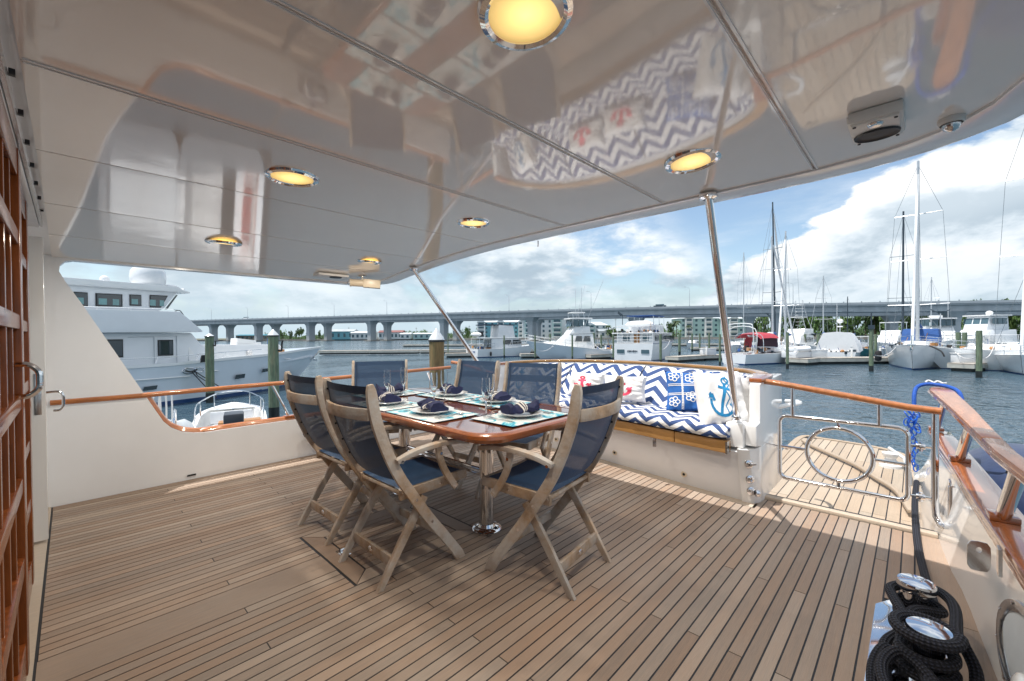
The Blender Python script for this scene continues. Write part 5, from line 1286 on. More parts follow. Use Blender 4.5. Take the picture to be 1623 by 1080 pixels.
# ================================================================ BUILDINGS
def block(px0,px1,d,h,label,wall,floors=4,gables=(),accent='condo_teal',rot=0,depth=16,roof='roof_pale'):
    A=gp(px0,d,-.7); B=gp(px1,d+rot,-.7); L_=(B-A).length; ux=(B-A).normalized(); uy=V((-ux.y,ux.x,0))
    if uy.dot(F0)<0: uy=-uy
    t=thing('apartment_block',label,'building',A)
    def W(x,y,z): return A+ux*x+uy*y+V((0,0,z))
    def bx(x0,x1,y0,y1,z0,z1,name,m,par=None):
        mb=MB(); mb.add([W(x,y,z) for x in(x0,x1) for y in(y0,y1) for z in(z0,z1)],[(0,1,3,2),(4,6,7,5),(0,4,5,1),(2,3,7,6),(0,2,6,4),(1,5,7,3)]); return mb.build(name,m,par or t)
    wl=bx(0,L_,0,depth,0,h,'wall',wall)
    mb=MB(); o=.9; mb.add([W(-o,-o,h),W(L_+o,-o,h),W(L_+o,depth+o,h),W(-o,depth+o,h),W(3,depth/2,h+2.6),W(L_-3,depth/2,h+2.6)],[(0,1,5,4),(1,2,5),(2,3,4,5),(3,0,4),(0,3,2,1)]); mb.build('roof',roof,t)
    fh=h/floors
    for g0,g1 in gables:
        a,b=g0*L_,g1*L_; bx(a,b,-1.6,0,0,h+.2,'bay',accent)
        mb=MB(); mb.add([W(a-.5,-2.2,h+.2),W(b+.5,-2.2,h+.2),W((a+b)/2,-2.2,h+2.2),W(a-.5,4,h+.2),W(b+.5,4,h+.2),W((a+b)/2,4,h+2.2)],[(0,1,2),(3,5,4),(0,2,5,3),(1,4,5,2),(0,3,4,1)]); mb.build('gable_roof',roof,t)
        for f in range(floors):
            bx(a+.8,b-.8,-1.75,-1.58,f*fh+.9,f*fh+fh-.4,'loggia','window_far'); 
            bx(a+.5,b-.5,-2.3,-1.6,f*fh+.55,f*fh+.75,'balcony_slab','condo_white'); bx(a+.5,b-.5,-2.32,-2.26,f*fh+.75,f*fh+1.45,'balcony_rail','condo_white')
    n=int(L_/4.2)
    for f in range(floors):
        for i in range(n):
            x=(i+.5)*L_/n
            if any(g0*L_-1<x<g1*L_+1 for g0,g1 in gables): continue
            w_=bx(x-.75,x+.75,-.12,-.02,f*fh+1.1,f*fh+fh-.7,'window','window_far')
    return t
block(757,832,335,13.0,'long teal and white four-storey apartment block behind the small trawler','condo_teal',4,((0,.16),(.42,.56),(.86,1.0)),'condo_white')
block(828,905,322,14.5,'pale apartment block with stacked balconies behind the paired bridge piers','condo_white',4,((.05,.2),(.62,.80)),'condo_green')
block(1078,1140,300,13.6,'pale mint apartment block with gabled bays between the palms and the roof post','condo_green',4,((.12,.30),(.62,.80)),'condo_white')
block(1146,1192,295,13.0,'white and mint apartment block right of the near roof post, above the red canopy','condo_green',4,((.2,.48),),'condo_white')
block(912,962,310,9.5,'pale low house with a hipped roof behind the sportfishing boat','condo_white',3,((.3,.6),),'condo_green')
def shed(px0,px1,d,h,label,wall,roof,rise=1.6,wins=5):
    A=gp(px0,d,-.7); B=gp(px1,d,-.7); L_=(B-A).length; ux=(B-A).normalized(); uy=V((-ux.y,ux.x,0))
    if uy.dot(F0)<0: uy=-uy
    t=thing('waterside_building',label,'building',A); W=lambda x,y,z: A+ux*x+uy*y+V((0,0,z))
    def bx(x0,x1,y0,y1,z0,z1,name,m):
        mb=MB(); mb.add([W(x,y,z) for x in(x0,x1) for y in(y0,y1) for z in(z0,z1)],[(0,1,3,2),(4,6,7,5),(0,4,5,1),(2,3,7,6),(0,2,6,4),(1,5,7,3)]); mb.build(name,m,t)
    bx(0,L_,0,12,0,h,'wall',wall); mb=MB(); mb.add([W(-.6,-.6,h),W(L_+.6,-.6,h),W(L_+.6,6,h+rise),W(-.6,6,h+rise),W(L_+.6,12.6,h),W(-.6,12.6,h)],[(0,1,2,3),(3,2,4,5),(0,3,5),(1,4,2),(0,5,4,1)]); mb.build('roof',roof,t)
    for i in range(wins): x=(i+.5)*L_/wins; bx(x-.9,x+.9,-.12,-.02,h*.3,h*.75,'window','window_far')
shed(374,424,396,4.2,'long low blue-green roofed shed at the left end of the far shore','stone_wall','roof_blue',1,7)
shed(523,560,368,7,'blue-grey boatyard shed on the far shore left of the bridge piers','condo_teal','concrete',2,4)
shed(556,592,364,5.5,'white waterside hall on the far shore between the bridge piers','condo_white','roof_pale',1.5,5)
shed(600,637,356,5.8,'white waterside restaurant with a dark red roof','condo_white','roof_red',1.8,6)
shed(634,650,352,4.2,'small white house right of the red-roofed restaurant','condo_white','roof_pale',1.2,2)
shed(655,690,350,4.2,'pale low hall just left of the thick brown piling','condo_green','roof_pale',1.0,4)
shed(950,985,305,5,'single-storey house with a grey roof right of the sportfishing boat','condo_white','concrete_rail',2.2,3)
shed(1565,1625,215,6.5,'white flat-roofed building behind the trees at the right edge','condo_white','roof_pale',.6,5)
# utility poles
for k,(px,h,lb) in enumerate(((553,11,'thin pole on the far shore above the white hall'),(660,10,'thin pole left of the brown piling'),(738,10,'left one of two thin poles left of the teal block'),(744,11,'right one of two thin poles left of the teal block'),(976,14,'thin pole right of the sportfishing boat'),(438,16,'tall pole standing beside the capped green piling'))):
    p=gp(px,shore_d(px)+5,-.7); mb=MB(); mb.tube([p,p+V((0,0,h))],[.16,.10],6); mb.box(p+V((0,0,h-1)),(1.6,.2,.2),rz=-.8); one(mb,'utility_pole','trunk',lb,'pole','utility poles',loc=p)
# ================================================================ DOCKS
def dock(pts,wd,label,z=-1.0,grp=None,name='floating_dock'):
    P=[V((p.x,p.y,0)) for p in pts]; t=thing(name,label,'dock',V((P[0].x,P[0].y,WZ)),grp)
    for a,b in zip(P,P[1:]):
        n=max(1,int((b-a).length/6)); 
        for k in range(n):
            q=a.lerp(b,k/n); r=a.lerp(b,(k+1)/n); g=(r-q).normalized()*.04
            mb=MB(); mb.bar(q+g+V((0,0,z-.04)),r-g+V((0,0,z-.04)),wd,.08); mb.build('deck_panel','dock_wood',t)
            mb=MB(); mb.bar(q+g+V((0,0,z-.22)),r-g+V((0,0,z-.22)),wd+.04,.26); mb.build('fascia','dock_side',t)
            mb=MB(); mb.bar(q+g*6+V((0,0,z-.47)),r-g*6+V((0,0,z-.47)),wd-.3,.26); mb.build('float','dock_float',t)
    return t
dock([gp(508,66),gp(745,66),gp(870,66)],2.2,'long floating breakwater of grey concrete sections across the river left of the trawler',-.85)
dock([gp(705,56),gp(770,57)],1.6,'pale finger dock left of the small trawler')
dock([gp(824,53),gp(868,53.5)],1.4,'short finger dock between the trawler and the sportfishing boat')
dock([gp(930,49),gp(985,52)],1.3,'finger dock between the sportfishing boat and the large white trawler yacht')
dock([gp(1064,43),gp(1110,46),gp(1150,47)],1.5,'finger dock right of the white trawler yacht')
dock([gp(1262,38),gp(1285,39.5),gp(1420,39.5)],1.8,'wide pale dock end in front of the white covered boat')
dock([gp(1095,75),gp(1220,72),gp(1420,66),gp(1620,60)],2.0,'far walkway dock running behind the moored boats')
dock([gp(1522,30.5),gp(1575,33)],1.4,'finger dock between the tall sailboat and the express cruiser')
dock([gp(640,120),gp(1000,110),gp(1240,100)],2.0,'thin distant dock line behind the trawler and the white yachts',-1.0)
# dock boxes
for k,(px,d,lb) in enumerate(((1265,40,'white dock box beside the folded dinghy'),(1295,39.6,'grey-fronted dock box left of the covered boat'),(1122,46,'low white dock box right of the trawler yacht'),(1530,31.5,'white dock box beside the express cruiser'))):
    p=gp(px,d,-1.0); t=thing('dock_box',lb,'box',p,'dock boxes')
    mb=MB(); mb.box(p+V((0,0,.32)),(1.5,.7,.64),rz=-.8); mb.build('body','house_white',t,bevel=.04); mb=MB(); mb.box(p+V((0,0,.68)),(1.58,.78,.09),rz=-.8); mb.build('lid','gelcoat_white',t,bevel=.03)
# ================================================================ PILINGS
def piling(px,d,top_y,dia,label,m='piling_green',cap=None,base=None,seg=14,lamp=False,grp='round dock pilings'):
    p=gp(px,d); zt_=zat(px,top_y,d); t=thing('piling',label,'piling',p,grp)
    mb=MB(); n=9; rnd=random.Random(int(px)); P=[]; R_=[]
    for k in range(n): f=k/(n-1); P.append(p+V((0,0,-.6+(zt_-p.z+.6)*f))); R_.append(dia/2*(1+.025*rnd.uniform(-1,1)))
    mb.tube(P,R_,seg); mb.build('post',m,t,smooth=True)
    mb=MB(); mb.tube([p+V((0,0,-.3)),p+V((0,0,.42))],dia/2*1.03,seg); mb.build('wet_foot','piling_wet',t,smooth=True)
    if cap:
        mb=MB(); mb.tube([V((p.x,p.y,zt_-.015)),V((p.x,p.y,zt_+.03))],dia/2*1.10,seg+6); mb.build('cap_band','black' ,t,smooth=True)
        mb=MB(); mb.lathe((p.x,p.y,zt_+.03),[(dia/2*1.08,0),(dia/2*.9,cap*.25),(.012,cap),(.0005,cap)],seg+6); mb.build('cone_cap','cone_white',t,smooth=True)
    if lamp:
        mb=MB(); mb.tube([V((p.x,p.y,zt_)),V((p.x,p.y,zt_+1.2))],.04,6); mb.box((p.x,p.y,zt_+.15),(.35,.35,.3)); mb.build('lamp','mast_dark',t)
    return t,p,zt_
t,p,z_=piling(692,9.8,541,.345,'thick brown and green piling with a white cone cap just behind the side rail','piling_brown',cap=.27,seg=24)
mb=MB(); mb.tube([p+V((-.19,-.05,.9)),p+V((-.19,-.05,1.7))],.03,8); mb.build('guide_rod','steel',t,smooth=True)
t,p,z_=piling(332,18.4,534,.325,'left green piling with a small cone cap in front of the big motor yacht','piling_green',cap=.12,seg=18)
q=p+R0*.13; mb=MB(); mb.strip([V((q.x,q.y,z_-.05)),V((q.x,q.y,z_+.42))],.17,.05); mb.build('notice_board','mast_dark',t,bevel=.01)
mb=MB(); mb.tube(crom([V((p.x,p.y,z_-.35))+R0*.17,V((p.x,p.y,z_-.40))+R0*.25,V((p.x,p.y,z_-.2))+R0*.26],4),.025,6); mb.build('hook','black',t,smooth=True)
t,p,z_=piling(433,14.5,533,.325,'right green piling with a tall cone cap before the motor yacht bow','piling_green',cap=.20,seg=20)
mb=MB(); mb.tube(crom([V((p.x,p.y,z_-.48))+R0*.17,V((p.x,p.y,z_-.50))+R0*.28,V((p.x,p.y,z_-.25))+R0*.30,V((p.x,p.y,z_-.15))+R0*.33],4),.03,6); mb.build('hook','black',t,smooth=True)
PL=[(1381,31.2,522,.27,'green piling standing in open water right of the white covered boat',True),(1552,26.3,524,.29,'green piling in front of the express cruiser',False),(1248,34,527,.21,'green piling in front of the folded dinghy',False),(1141,37.2,530,.18,'piling left of the red-canopied sailboat, beside the roof post',False),
(1047,41,530,.25,'green piling in front of the right side of the large trawler yacht',False),(972,45.6,531,.20,'piling between the sportfishing boat and the trawler yacht',False),(907,48.4,531,.20,'piling in front of the sportfishing boat',False),(799,53.7,532,.19,'piling in front of the small trawler',False),(848,47.7,531,.19,'green piling between the small trawler and the sportfishing boat',False),
(710,56,528,.15,'thin dark piling just right of the thick brown piling',False),(872,80,529,.4,'distant dark piling behind the bow of the sportfishing boat',False),(941,80,528,.4,'distant dark piling right of the sportfishing boat',False),(953,75,531,.35,'distant piling left of the trawler yacht',False),(1077,60,530,.35,'piling right of the trawler yacht under the mint apartments',False),(1097,70,529,.3,'left one of the thin far pilings under the mint apartments',False),(1109,72,529,.3,'middle one of the thin far pilings under the mint apartments',False),(1124,70,528,.3,'right one of the thin far pilings under the mint apartments',False),(1276,55,530,.3,'far piling left of the dock box',False),(1281,60,530,.3,'second far piling left of the dock box',False),(1297,52,530,.35,'stout far piling just left of the covered boat',False),(1388,50,530,.3,'far piling right behind the open-water green piling',False),(1480,45,527,.35,'far piling right of the sailboat mast',False),(1519,42,527,.4,'far piling at the stern of the blue dinghy',False),(1529,44,527,.4,'far piling left of the express cruiser',False)]
for px,d,ty,dia,lb,lm in PL: piling(px,d,ty,dia,lb,lamp=lm,seg=10)
# ================================================================ BOATS
def hull(L,B,f0,f1,rake,stern=.86,fine=2.1,n=16,tr=.0,z0=-.25,full=.0,kink=.45):
    """f0 stern freeboard, f1 bow freeboard; returns sections port->keel->starboard in local coords, bow at +x"""
    S=[]
    for i in range(n+1):
        t=i/n; f=max(0,(t-kink)/(1-kink)); b=B/2*(stern+(1-stern)*min(1,t/.4))*(1-f**fine)+.012
        fb=f0+(f1-f0)*t**1.8
        bw=b*(.90-.25*f); x=-L/2+L*t; xw=x-rake*f**1.2*(1.0); xt=x+(tr if i==0 else 0)
        S.append([V((x,b,fb)),V(((x+xw)/2,b*.985-(b-bw)*.35,fb*.5)),V((xw,bw,0.06)),V((xw-.05,bw*.6,z0)),V((xw-.05,-bw*.6,z0)),V((xw,-bw,0.06)),V(((x+xw)/2,-(b*.985-(b-bw)*.35),fb*.5)),V((x,-b,fb))])
    return S
def dang(px,rel): return 43.7-math.degrees(math.atan((px-811.5)/FPX))+rel
class Boat:
    def __init__(s,name,label,cat,group=None):
        s.t=thing(name,label,cat,(0,0,0),group); s.n=0
    def part(s,mb,name,m,parent=None,**k): return mb.build(name,m,parent or s.t,**k)
    def hull(s,m,L,B,f0,f1,rake,stripe=None,boot='boot_top',**k):
        S=hull(L,B,f0,f1,rake,**k); s.S=S; mb=MB(); mb.loft(S); mb.add(S[0],[tuple(range(8))]); s.part(mb,'hull',m,smooth=True)
        mb=MB(); mb.loft([[q[0]-V((0,0,.03)),V((q[0].x,0,q[0].z+.02)),q[7]-V((0,0,.03))] for q in S]); s.part(mb,'deck','gelcoat_white')
        mb=MB()
        for sg,ia in((1,2),(-1,5)):
            mb.loft([[V((q[ia].x,q[ia].y+sg*.012,.13)),V((q[ia].x,q[ia].y+sg*.012,-.05))] for q in S])
        mb.add([V((S[0][2].x-.012,S[0][2].y,.13)),V((S[0][2].x-.012,S[0][5].y,.13)),V((S[0][2].x-.012,S[0][5].y,-.05)),V((S[0][2].x-.012,S[0][2].y,-.05))],[(0,1,2,3)])
        s.part(mb,'boot_stripe',boot)
        mb=MB()
        for ia in (0,7): mb.tube([q[ia] for q in S],.028,5)
        s.part(mb,'rub_rail',stripe or 'gelcoat_white')
    def house(s,name,x0,x1,y0,y1,z0,z1,m='house_white',rf=.0,rb=.0,inn=.0,bevel=.06):
        """box with raked front (rf) and back (rb), tumblehome inn"""
        h=[(x0,-y0,z0),(x1,-y1,z0),(x1,y1,z0),(x0,y0,z0)]; u=[(x0+rb,-y0+inn,z1),(x1-rf,-y1+inn,z1),(x1-rf,y1-inn,z1),(x0+rb,y0-inn,z1)]
        mb=MB(); mb.add(h+u,[(0,3,2,1),(4,5,6,7),(0,1,5,4),(1,2,6,5),(2,3,7,6),(3,0,4,7)]); return s.part(mb,name,m,bevel=bevel)
    def pane(s,pts,m='dark_glass',parent=None,name='window',th=.03):
        P=[V(p) for p in pts]; n=(P[1]-P[0]).cross(P[2]-P[0]).normalized()*th; mb=MB(); k=len(P)
        mb.add([p+n for p in P]+[p-n for p in P],[tuple(range(k)),tuple(range(k,2*k))[::-1]]+[(i,(i+1)%k,k+(i+1)%k,k+i) for i in range(k)]); return s.part(mb,name,m,parent)
    def side_wins(s,x0,x1,y,z0,z1,n,m='dark_glass',gap=.12,slant=0,inn=0):
        for sg in(-1,1):
            for i in range(n):
                a=x0+(x1-x0)*i/n+gap/2; b=x0+(x1-x0)*(i+1)/n-gap/2
                s.pane([(a,sg*(y+.012),z0),(b,sg*(y+.012),z0),(b-slant,sg*(y+.012-inn),z1),(a,sg*(y+.012-inn),z1)],m)
    def front_wins(s,x,yw,z0,z1,n,rf,m='dark_glass',gap=.10,sg=1):
        for i in range(n):
            a=-yw+2*yw*i/n+gap/2; b=-yw+2*yw*(i+1)/n-gap/2
            s.pane([(x+sg*.015,a,z0),(x+sg*.015,b,z0),(x-rf+sg*.015,b*.96,z1),(x-rf+sg*.015,a*.96,z1)],m)
    def tubes(s,L_,r,name,m='chrome',n=6,parent=None):
        if name.endswith(('posts','legs')) and len(L_)<9:
            for P in L_: mb=MB(); mb.tube(P,r,n); o=s.part(mb,name[:-1],m,parent,smooth=True)
            return o
        mb=MB()
        for P in L_: mb.tube(P,r,n)
        return s.part(mb,name,m,parent,smooth=True)
    def rail(s,t0,t1,h,m='chrome',both=True,step=2):
        S=s.S; n=len(S); idx=range(int(t0*(n-1)),int(t1*(n-1))+1); L_=[]
        for ia in ((0,7) if both else (0,)):
            top=[S[i][ia]*1+V((0,0,h))-V((0,S[i][ia].y*.04,0)) for i in idx]; L_.append(top); L_.append([p-V((0,0,h*.5)) for p in top])
            for i in list(idx)[::step]: L_.append([S[i][ia],S[i][ia]+V((0,0,h))])
        s.tubes(L_,.018,'guard_rail',m,5)
    def mast(s,x,H,m='mast_alu',r=.11,spread=(.45,.72),B=2.0,boom=None,cover=None,wire='wire',zb=.9,rake=.01,stays=True,L=12,furl=True):
        t=H; mb=MB(); mb.tube([(x,0,zb),(x-rake*H,0,H)],[r,r*.7],10); mp=s.part(mb,'mast',m,smooth=True)
        for f in spread:
            z=H*f; w_=B*.42*(1.15-f*.5); mb=MB(); mb.tube([(x-rake*z-.15,-w_,z+.05),(x-rake*z,0,z),(x-rake*z-.15,w_,z+.05)],.035,6); s.part(mb,'spreader',m,mp,smooth=True)
        if stays:
            W=[]
            for sg in(-1,1):
                y0=sg*B/2*.92; pts=[(x-.2,y0,zb)]
                for f in spread: z=H*f; pts.append((x-rake*z-.15,sg*B*.42*(1.15-f*.5),z+.05))
                pts.append((x-rake*H,0,H*.98)); W.append(pts)
                W.append([(x-.1,y0,zb),(x-rake*H*.45,0,H*spread[0])])
            W.append([(-L/2+.3,0,1.1),(x-rake*H,0,H)]); W.append([(L/2-.2,0,1.2),(x-rake*H,0,H*.985)])
            mb=MB()
            for P in W: mb.tube(P,.012,4)
            s.part(mb,'rigging',wire,mp)
            if furl: mb=MB(); a=V((L/2-.35,0,1.5)); b=V((x-rake*H+.25,0,H*.93)); mb.tube([a.lerp(b,k/10) for k in range(11)],[.09+.02*math.sin(k) for k in range(11)],7); s.part(mb,'furled_jib','white_canvas',smooth=True)
        if boom:
            mb=MB(); mb.tube([(x-.1,0,zb+1.2),(x-boom,0,zb+1.25)],.07,8); bo=s.part(mb,'boom',m,mp,smooth=True)
            if cover:
                secs=[]
                for k in range(9):
                    f=k/8; c=V((x-.1-boom*f,0,zb+1.30)); hh=.42*(1-f*.6)*(.85+.15*math.sin(k*2)); secs.append([c+V((0,.15*math.cos(a)*(1.2-f*.5),hh*.6*(1+math.sin(a))-.06)) for a in [2*pi*j/10 for j in range(10)]])
                mb=MB(); mb.loft(secs,closed=True,cap=True); s.part(mb,'sail_cover',cover,bo,smooth=True)
    def place(s,p,deg): s.t.location=(p.x,p.y,WZ); s.t.rotation_euler=(0,0,math.radians(deg))
def fender(b,x,y,z,m='rubber',r=.13,h=.6):
    mb=MB(); mb.lathe((x,y,z),[(.0005,-h/2),(r*.8,-h/2+.05),(r,-h/2+.15),(r,h/2-.15),(r*.8,h/2-.05),(.0005,h/2)],10); b.part(mb,'hull_fender',m,smooth=True)
# --- big motor yacht on the left (local x towards its bow, y away from us)
b=Boat('motor_yacht','large white motor yacht with a domed radar, seen through the side cut-out','yacht')
us=[-14,-10,-6,-3,0,2,3.5,5,6.2,7.2,8.0,8.6,9.1,9.4]
def ysheer(u): return interp([(-14,1.6),(-3,1.72),(0,1.74),(1.4,1.82),(4.6,1.95),(7.5,2.12),(9.4,2.2)],u)
def yv(u): return interp([(-14,0),(2,0.0),(3.5,.12),(5,.40),(6.2,.78),(7.2,1.18),(8,1.55),(8.6,1.85),(9.1,2.08),(9.4,2.2)],u)
secs=[]
for u in us:
    v=yv(u); f=max(0,(u-2)/7.4); wu=u-2.1*f**1.4; vw=v+.22*f*(1-f)*4*.9+(.10 if u<9 else 0)
    vw=min(vw,2.18)
    secs.append([(u,4.4-v,ysheer(u)),(u*.5+wu*.5,4.4-(v*.5+vw*.5),.95),(wu,4.4-vw,.03),(wu,2.2,-.4),(wu,vw,.03),(u*.5+wu*.5,v*.5+vw*.5+.02,.95),(u,v,ysheer(u))])
mb=MB(); mb.loft(secs); b.part(mb,'hull','hull_blueish',smooth=True)
mb=MB(); mb.loft([[(q[4][0],q[4][1]-.02,.16),(q[4][0],q[4][1]-.02,-.2)] for q in secs]); b.part(mb,'boot_stripe','blue_gelcoat' if 'blue_gelcoat' in MATS else 'boot_top')
mb=MB(); mb.loft([[(q[6][0],q[6][1]-.03,q[6][2]-.10),(q[6][0],q[6][1]-.03,q[6][2]+.02),(q[6][0],q[6][1]+.14,q[6][2]+.02)] for q in secs]); b.part(mb,'bulwark_cap','gelcoat_white')
mb=MB(); mb.loft([[(u,yv(u)+.1,ysheer(u)-.55),(u,4.3-yv(u),ysheer(u)-.55)] for u in us]); b.part(mb,'main_deck','gelcoat_white')
mb=MB(); mb.tube([(u,yv(u)-.03,1.15) for u in (-14,-8,-4,-2,0,.75)],.035,6); b.part(mb,'rub_rail','gelcoat_white',smooth=True)
# foredeck trunk and coaming
mb=MB(); mb.add([(1.2,.9,1.3),(6.8,1.6,1.7),(6.8,2.8,1.7),(1.2,3.5,1.3),(1.2,1.0,2.50),(6.2,1.75,2.42),(6.2,2.65,2.42),(1.2,3.4,2.50)],[(4,5,6,7),(0,1,5,4),(1,2,6,5),(2,3,7,6),(3,0,4,7)]); b.part(mb,'trunk_cabin','gelcoat_white',bevel=.05)
# lower deckhouse
o=1.0
def yprism(poly,y0,y1,name,m,bev=.05):
    mb=MB(); mb.prism(poly,y0,y1,f=lambda x,z,y:(x,y,z)); return b.part(mb,name,m,bevel=bev)
dh=yprism([(-14,1.1),(3.0,1.1),(2.7,1.6),(1.75,2.5),(1.35,3.05),(-14,3.0)],o,4.4-o,'deckhouse','hull_white')
up=yprism([(-14,2.90),(1.55,3.08),(1.60,3.12),(1.15,3.55),(.68,3.98),(-14,3.80)],.55,3.85,'boat_deck_coaming','hull_white',.06)
ph=yprism([(-14,3.7),(.15,3.9),(.50,4.15),(1.05,4.93),(-14,4.75)],1.45,2.95,'pilothouse','hull_white')
yprism([(-14,4.74),(1.05,4.90),(1.42,4.88),(1.45,4.95),(1.15,5.02),(.95,5.16),(-14,5.02)],1.25,3.15,'pilothouse_roof','gelcoat_white',.03)
def yw(pts,y,m,parent,name='window'): 
    f=b.pane([(x,y-.02,z) for x,z in pts],'black',parent,name,th=.012); c=V((sum(p[0] for p in pts)/len(pts),0,sum(p[1] for p in pts)/len(pts)))
    b.pane([(c.x+(x-c.x)*.90,y-.036,c.z+(z-c.z)*.86) for x,z in pts],'dark_glass',f,'pane',th=.008)
    if m=='teal_glass':
        # daylight through the far windows, imitated by teal patches on the near panes
        w_=max(p[0] for p in pts)-min(p[0] for p in pts); k=[(-.40,-.10),(.12,.36)] if w_>.6 else [(-.36,.18)]
        z0=min(p[1] for p in pts); h_=max(p[1] for p in pts)-z0
        for a_,b_ in k: b.pane([(c.x+a_*w_,y-.046,z0+h_*.14),(c.x+b_*w_,y-.046,z0+h_*.14),(c.x+b_*w_,y-.046,z0+h_*.60),(c.x+a_*w_,y-.046,z0+h_*.60)],m,f,'far_window',th=.004)
yw([(-2.45,4.08),(-2.05,4.08),(-2.05,4.62),(-2.45,4.62)],1.45,'teal_glass',ph); yw([(-1.82,4.10),(-.98,4.13),(-.98,4.64),(-1.82,4.62)],1.45,'teal_glass',ph)
yw([(-.74,4.19),(-.34,4.20),(-.34,4.67),(-.74,4.66)],1.45,'teal_glass',ph); yw([(-.04,4.16),(.36,4.17),(.64,4.72),(-.04,4.70)],1.45,'teal_glass',ph)
b.pane([(.52,1.445,4.10),(.60,1.445,4.10),(1.02,1.445,4.78),(.96,1.445,4.78)],'dark_glass',ph,'windscreen')
for x0,x1,z0,z1 in ((.03,.60,2.05,2.74),(-1.75,-1.16,2.05,2.78),(-3.6,-2.9,2.05,2.78)): yw([(x0,z0),(x1,z0),(x1,z1),(x0,z1)],o,'dark_glass',dh)
mb=MB(); mb.tube([(-.10,o-.02,1.15),(-.10,o-.02,2.88),(.74,o-.02,2.90),(.74,o-.02,1.15)],.014,5); b.part(mb,'door_frame','fender_grey',dh)
mb=MB(); mb.tube([(-1.0,o-.02,2.86),(-.12,o-.02,2.88)],.012,5); b.part(mb,'grab_rail','fender_grey',dh)
mb=MB(); mb.lathe((.25,2.2,5.0),[(.35,0),(.50,.10),(.62,.30),(.645,.55),(.62,.80),(.52,.95),(.30,1.02),(.0005,1.04)],24); b.part(mb,'radar_dome','hull_white',smooth=True)
mb=MB(); mb.lathe((-1.25,2.2,5.0),[(.06,0),(.05,.18),(.16,.22),(.16,.34),(.10,.42),(.0005,.45)],12); b.part(mb,'small_antenna','hull_white',smooth=True)
mb=MB(); mb.box((1.02,2.0,5.22),(.34,.2,.10)); mb.tube([(1.0,2.0,5.05),(1.0,2.0,5.2)],.05,6); mb.box((1.32,1.7,5.08),(.05,.4,.10)); b.part(mb,'searchlight','hull_white',bevel=.01)
b.tubes([[(-6,.75,3.98),(-3,.75,4.02),(.2,.75,4.09),(.75,.9,4.08)]]+[[(x,.75,3.8),(x,.75,4.03)] for x in (-4,-3,-2,-1,0)],.012,'upper_rail','chrome')
b.tubes([crom([(.70,1.0,4.02),(.95,1.1,4.05),(1.25,1.3,3.75),(1.55,1.5,3.55),(1.9,1.6,3.2)],4)],.018,'cable','rubber')
b.tubes([[(u,yv(u)+.05,ysheer(u)+.28) for u in (-3,-1.5,0,1.2,2.2,3.2,4.2)]]+[[(u,yv(u)+.05,ysheer(u)),(u+.12,yv(u)+.05,ysheer(u)+.28)] for u in (-2,-.5,1.0,2.2,3.4)],.012,'deck_rail','chrome')
for u0,u1,z0,z1 in ((2.70,3.20,.83,1.03),(4.15,4.60,1.03,1.20),(-.95,-.45,.70,.86),(-3.2,-2.7,.66,.84)):
    yy=yv(u0)+.02; v2=yv(u1)+.02; b.pane([(u0,yy-.02,z0),(u1-.04,v2-.02,z0+.02),(u1,v2-.03,z1+.02),(u0+.06,yy-.03,z1)],'dark_glass',None,'hull_window',th=.025)
b.pane([(1.15,-.02,1.72),(1.62,-.01,1.75),(1.62,-.01,2.06),(1.22,-.02,2.04)],'rubber',None,'hawse_box',th=.04)
for uu,zz in ((1.75,1.30),(5.95,1.62)): mb=MB(); mb.ball((uu,yv(uu)+.0,zz),(.22,.05,.035)); b.part(mb,'hull_light','gelcoat_white',smooth=True)
mb=MB(); mb.tube([(.70+.26*math.cos(a),-.03,1.38+.13*math.sin(a)) for a in [2*pi*k/16 for k in range(16)]],.02,6,closed=True); mb.tube([(1.12+.18*math.cos(a),-.03,1.40+.11*math.sin(a)) for a in [2*pi*k/16 for k in range(16)]],.02,6,closed=True); b.part(mb,'mooring_eye','chrome',smooth=True)
mb=MB(); mb.tube(crom([(.55,-.06,1.40),(.75,-.09,1.34),(1.0,-.06,1.42)],4),.035,6); mb.tube([(.78,-.08,1.34),(1.35,-.5,.35),(1.45,-.7,.15)],.022,6); mb.tube([(.88,-.08,1.36),(1.75,-.5,.55)],.022,6); mb.tube([(.92,-.08,1.36),(1.0,-.08,1.15),(1.5,-.5,.6)],.018,6); b.part(mb,'mooring_lines','rubber',smooth=True)
# bow anchor and chain, and the raised anchor plate seen by the stem
mb=MB(); mb.add([(4.9,.55,.15),(5.6,.62,.75),(5.85,.70,1.02),(5.95,.75,.95),(5.8,.70,.30),(5.3,.6,.05)],[(0,1,2,3,4,5)]); b.part(mb,'bow_shadow_plate','rubber') if False else None
mb=MB(); mb.bar((8.75,2.15,1.55),(9.15,2.2,1.85),.10,.08); mb.bar((8.55,2.15,1.45),(9.0,2.15,1.35),.16,.10); mb.ball((8.8,2.15,1.45),.10); b.part(mb,'anchor','chrome',smooth=True)
mb=MB(); mb.tube([(8.62,2.2,1.42),(8.1,2.2,.9),(7.2,2.2,.25),(6.6,2.2,-.2)],.035,6); b.part(mb,'anchor_chain','rubber',smooth=True)
mb=MB(); mb.lathe((4.35,1.75,2.1),[(.30,0),(.32,.12),(.22,.26),(.0005,.27)],14); mb.box((4.5,2.3,2.55),(1.1,.5,.35),rz=.1,ry=.12); mb.box((5.0,2.3,2.45),(.7,.45,.2)); b.part(mb,'windlass','gelcoat_white',bevel=.03)
b.t.location=(2.882,22.712,WZ); b.t.rotation_euler=(0,0,math.radians(17.8))
# broad blade of a raised engine or anchor fluke near the bow
p=V((5.05,14.0,0))
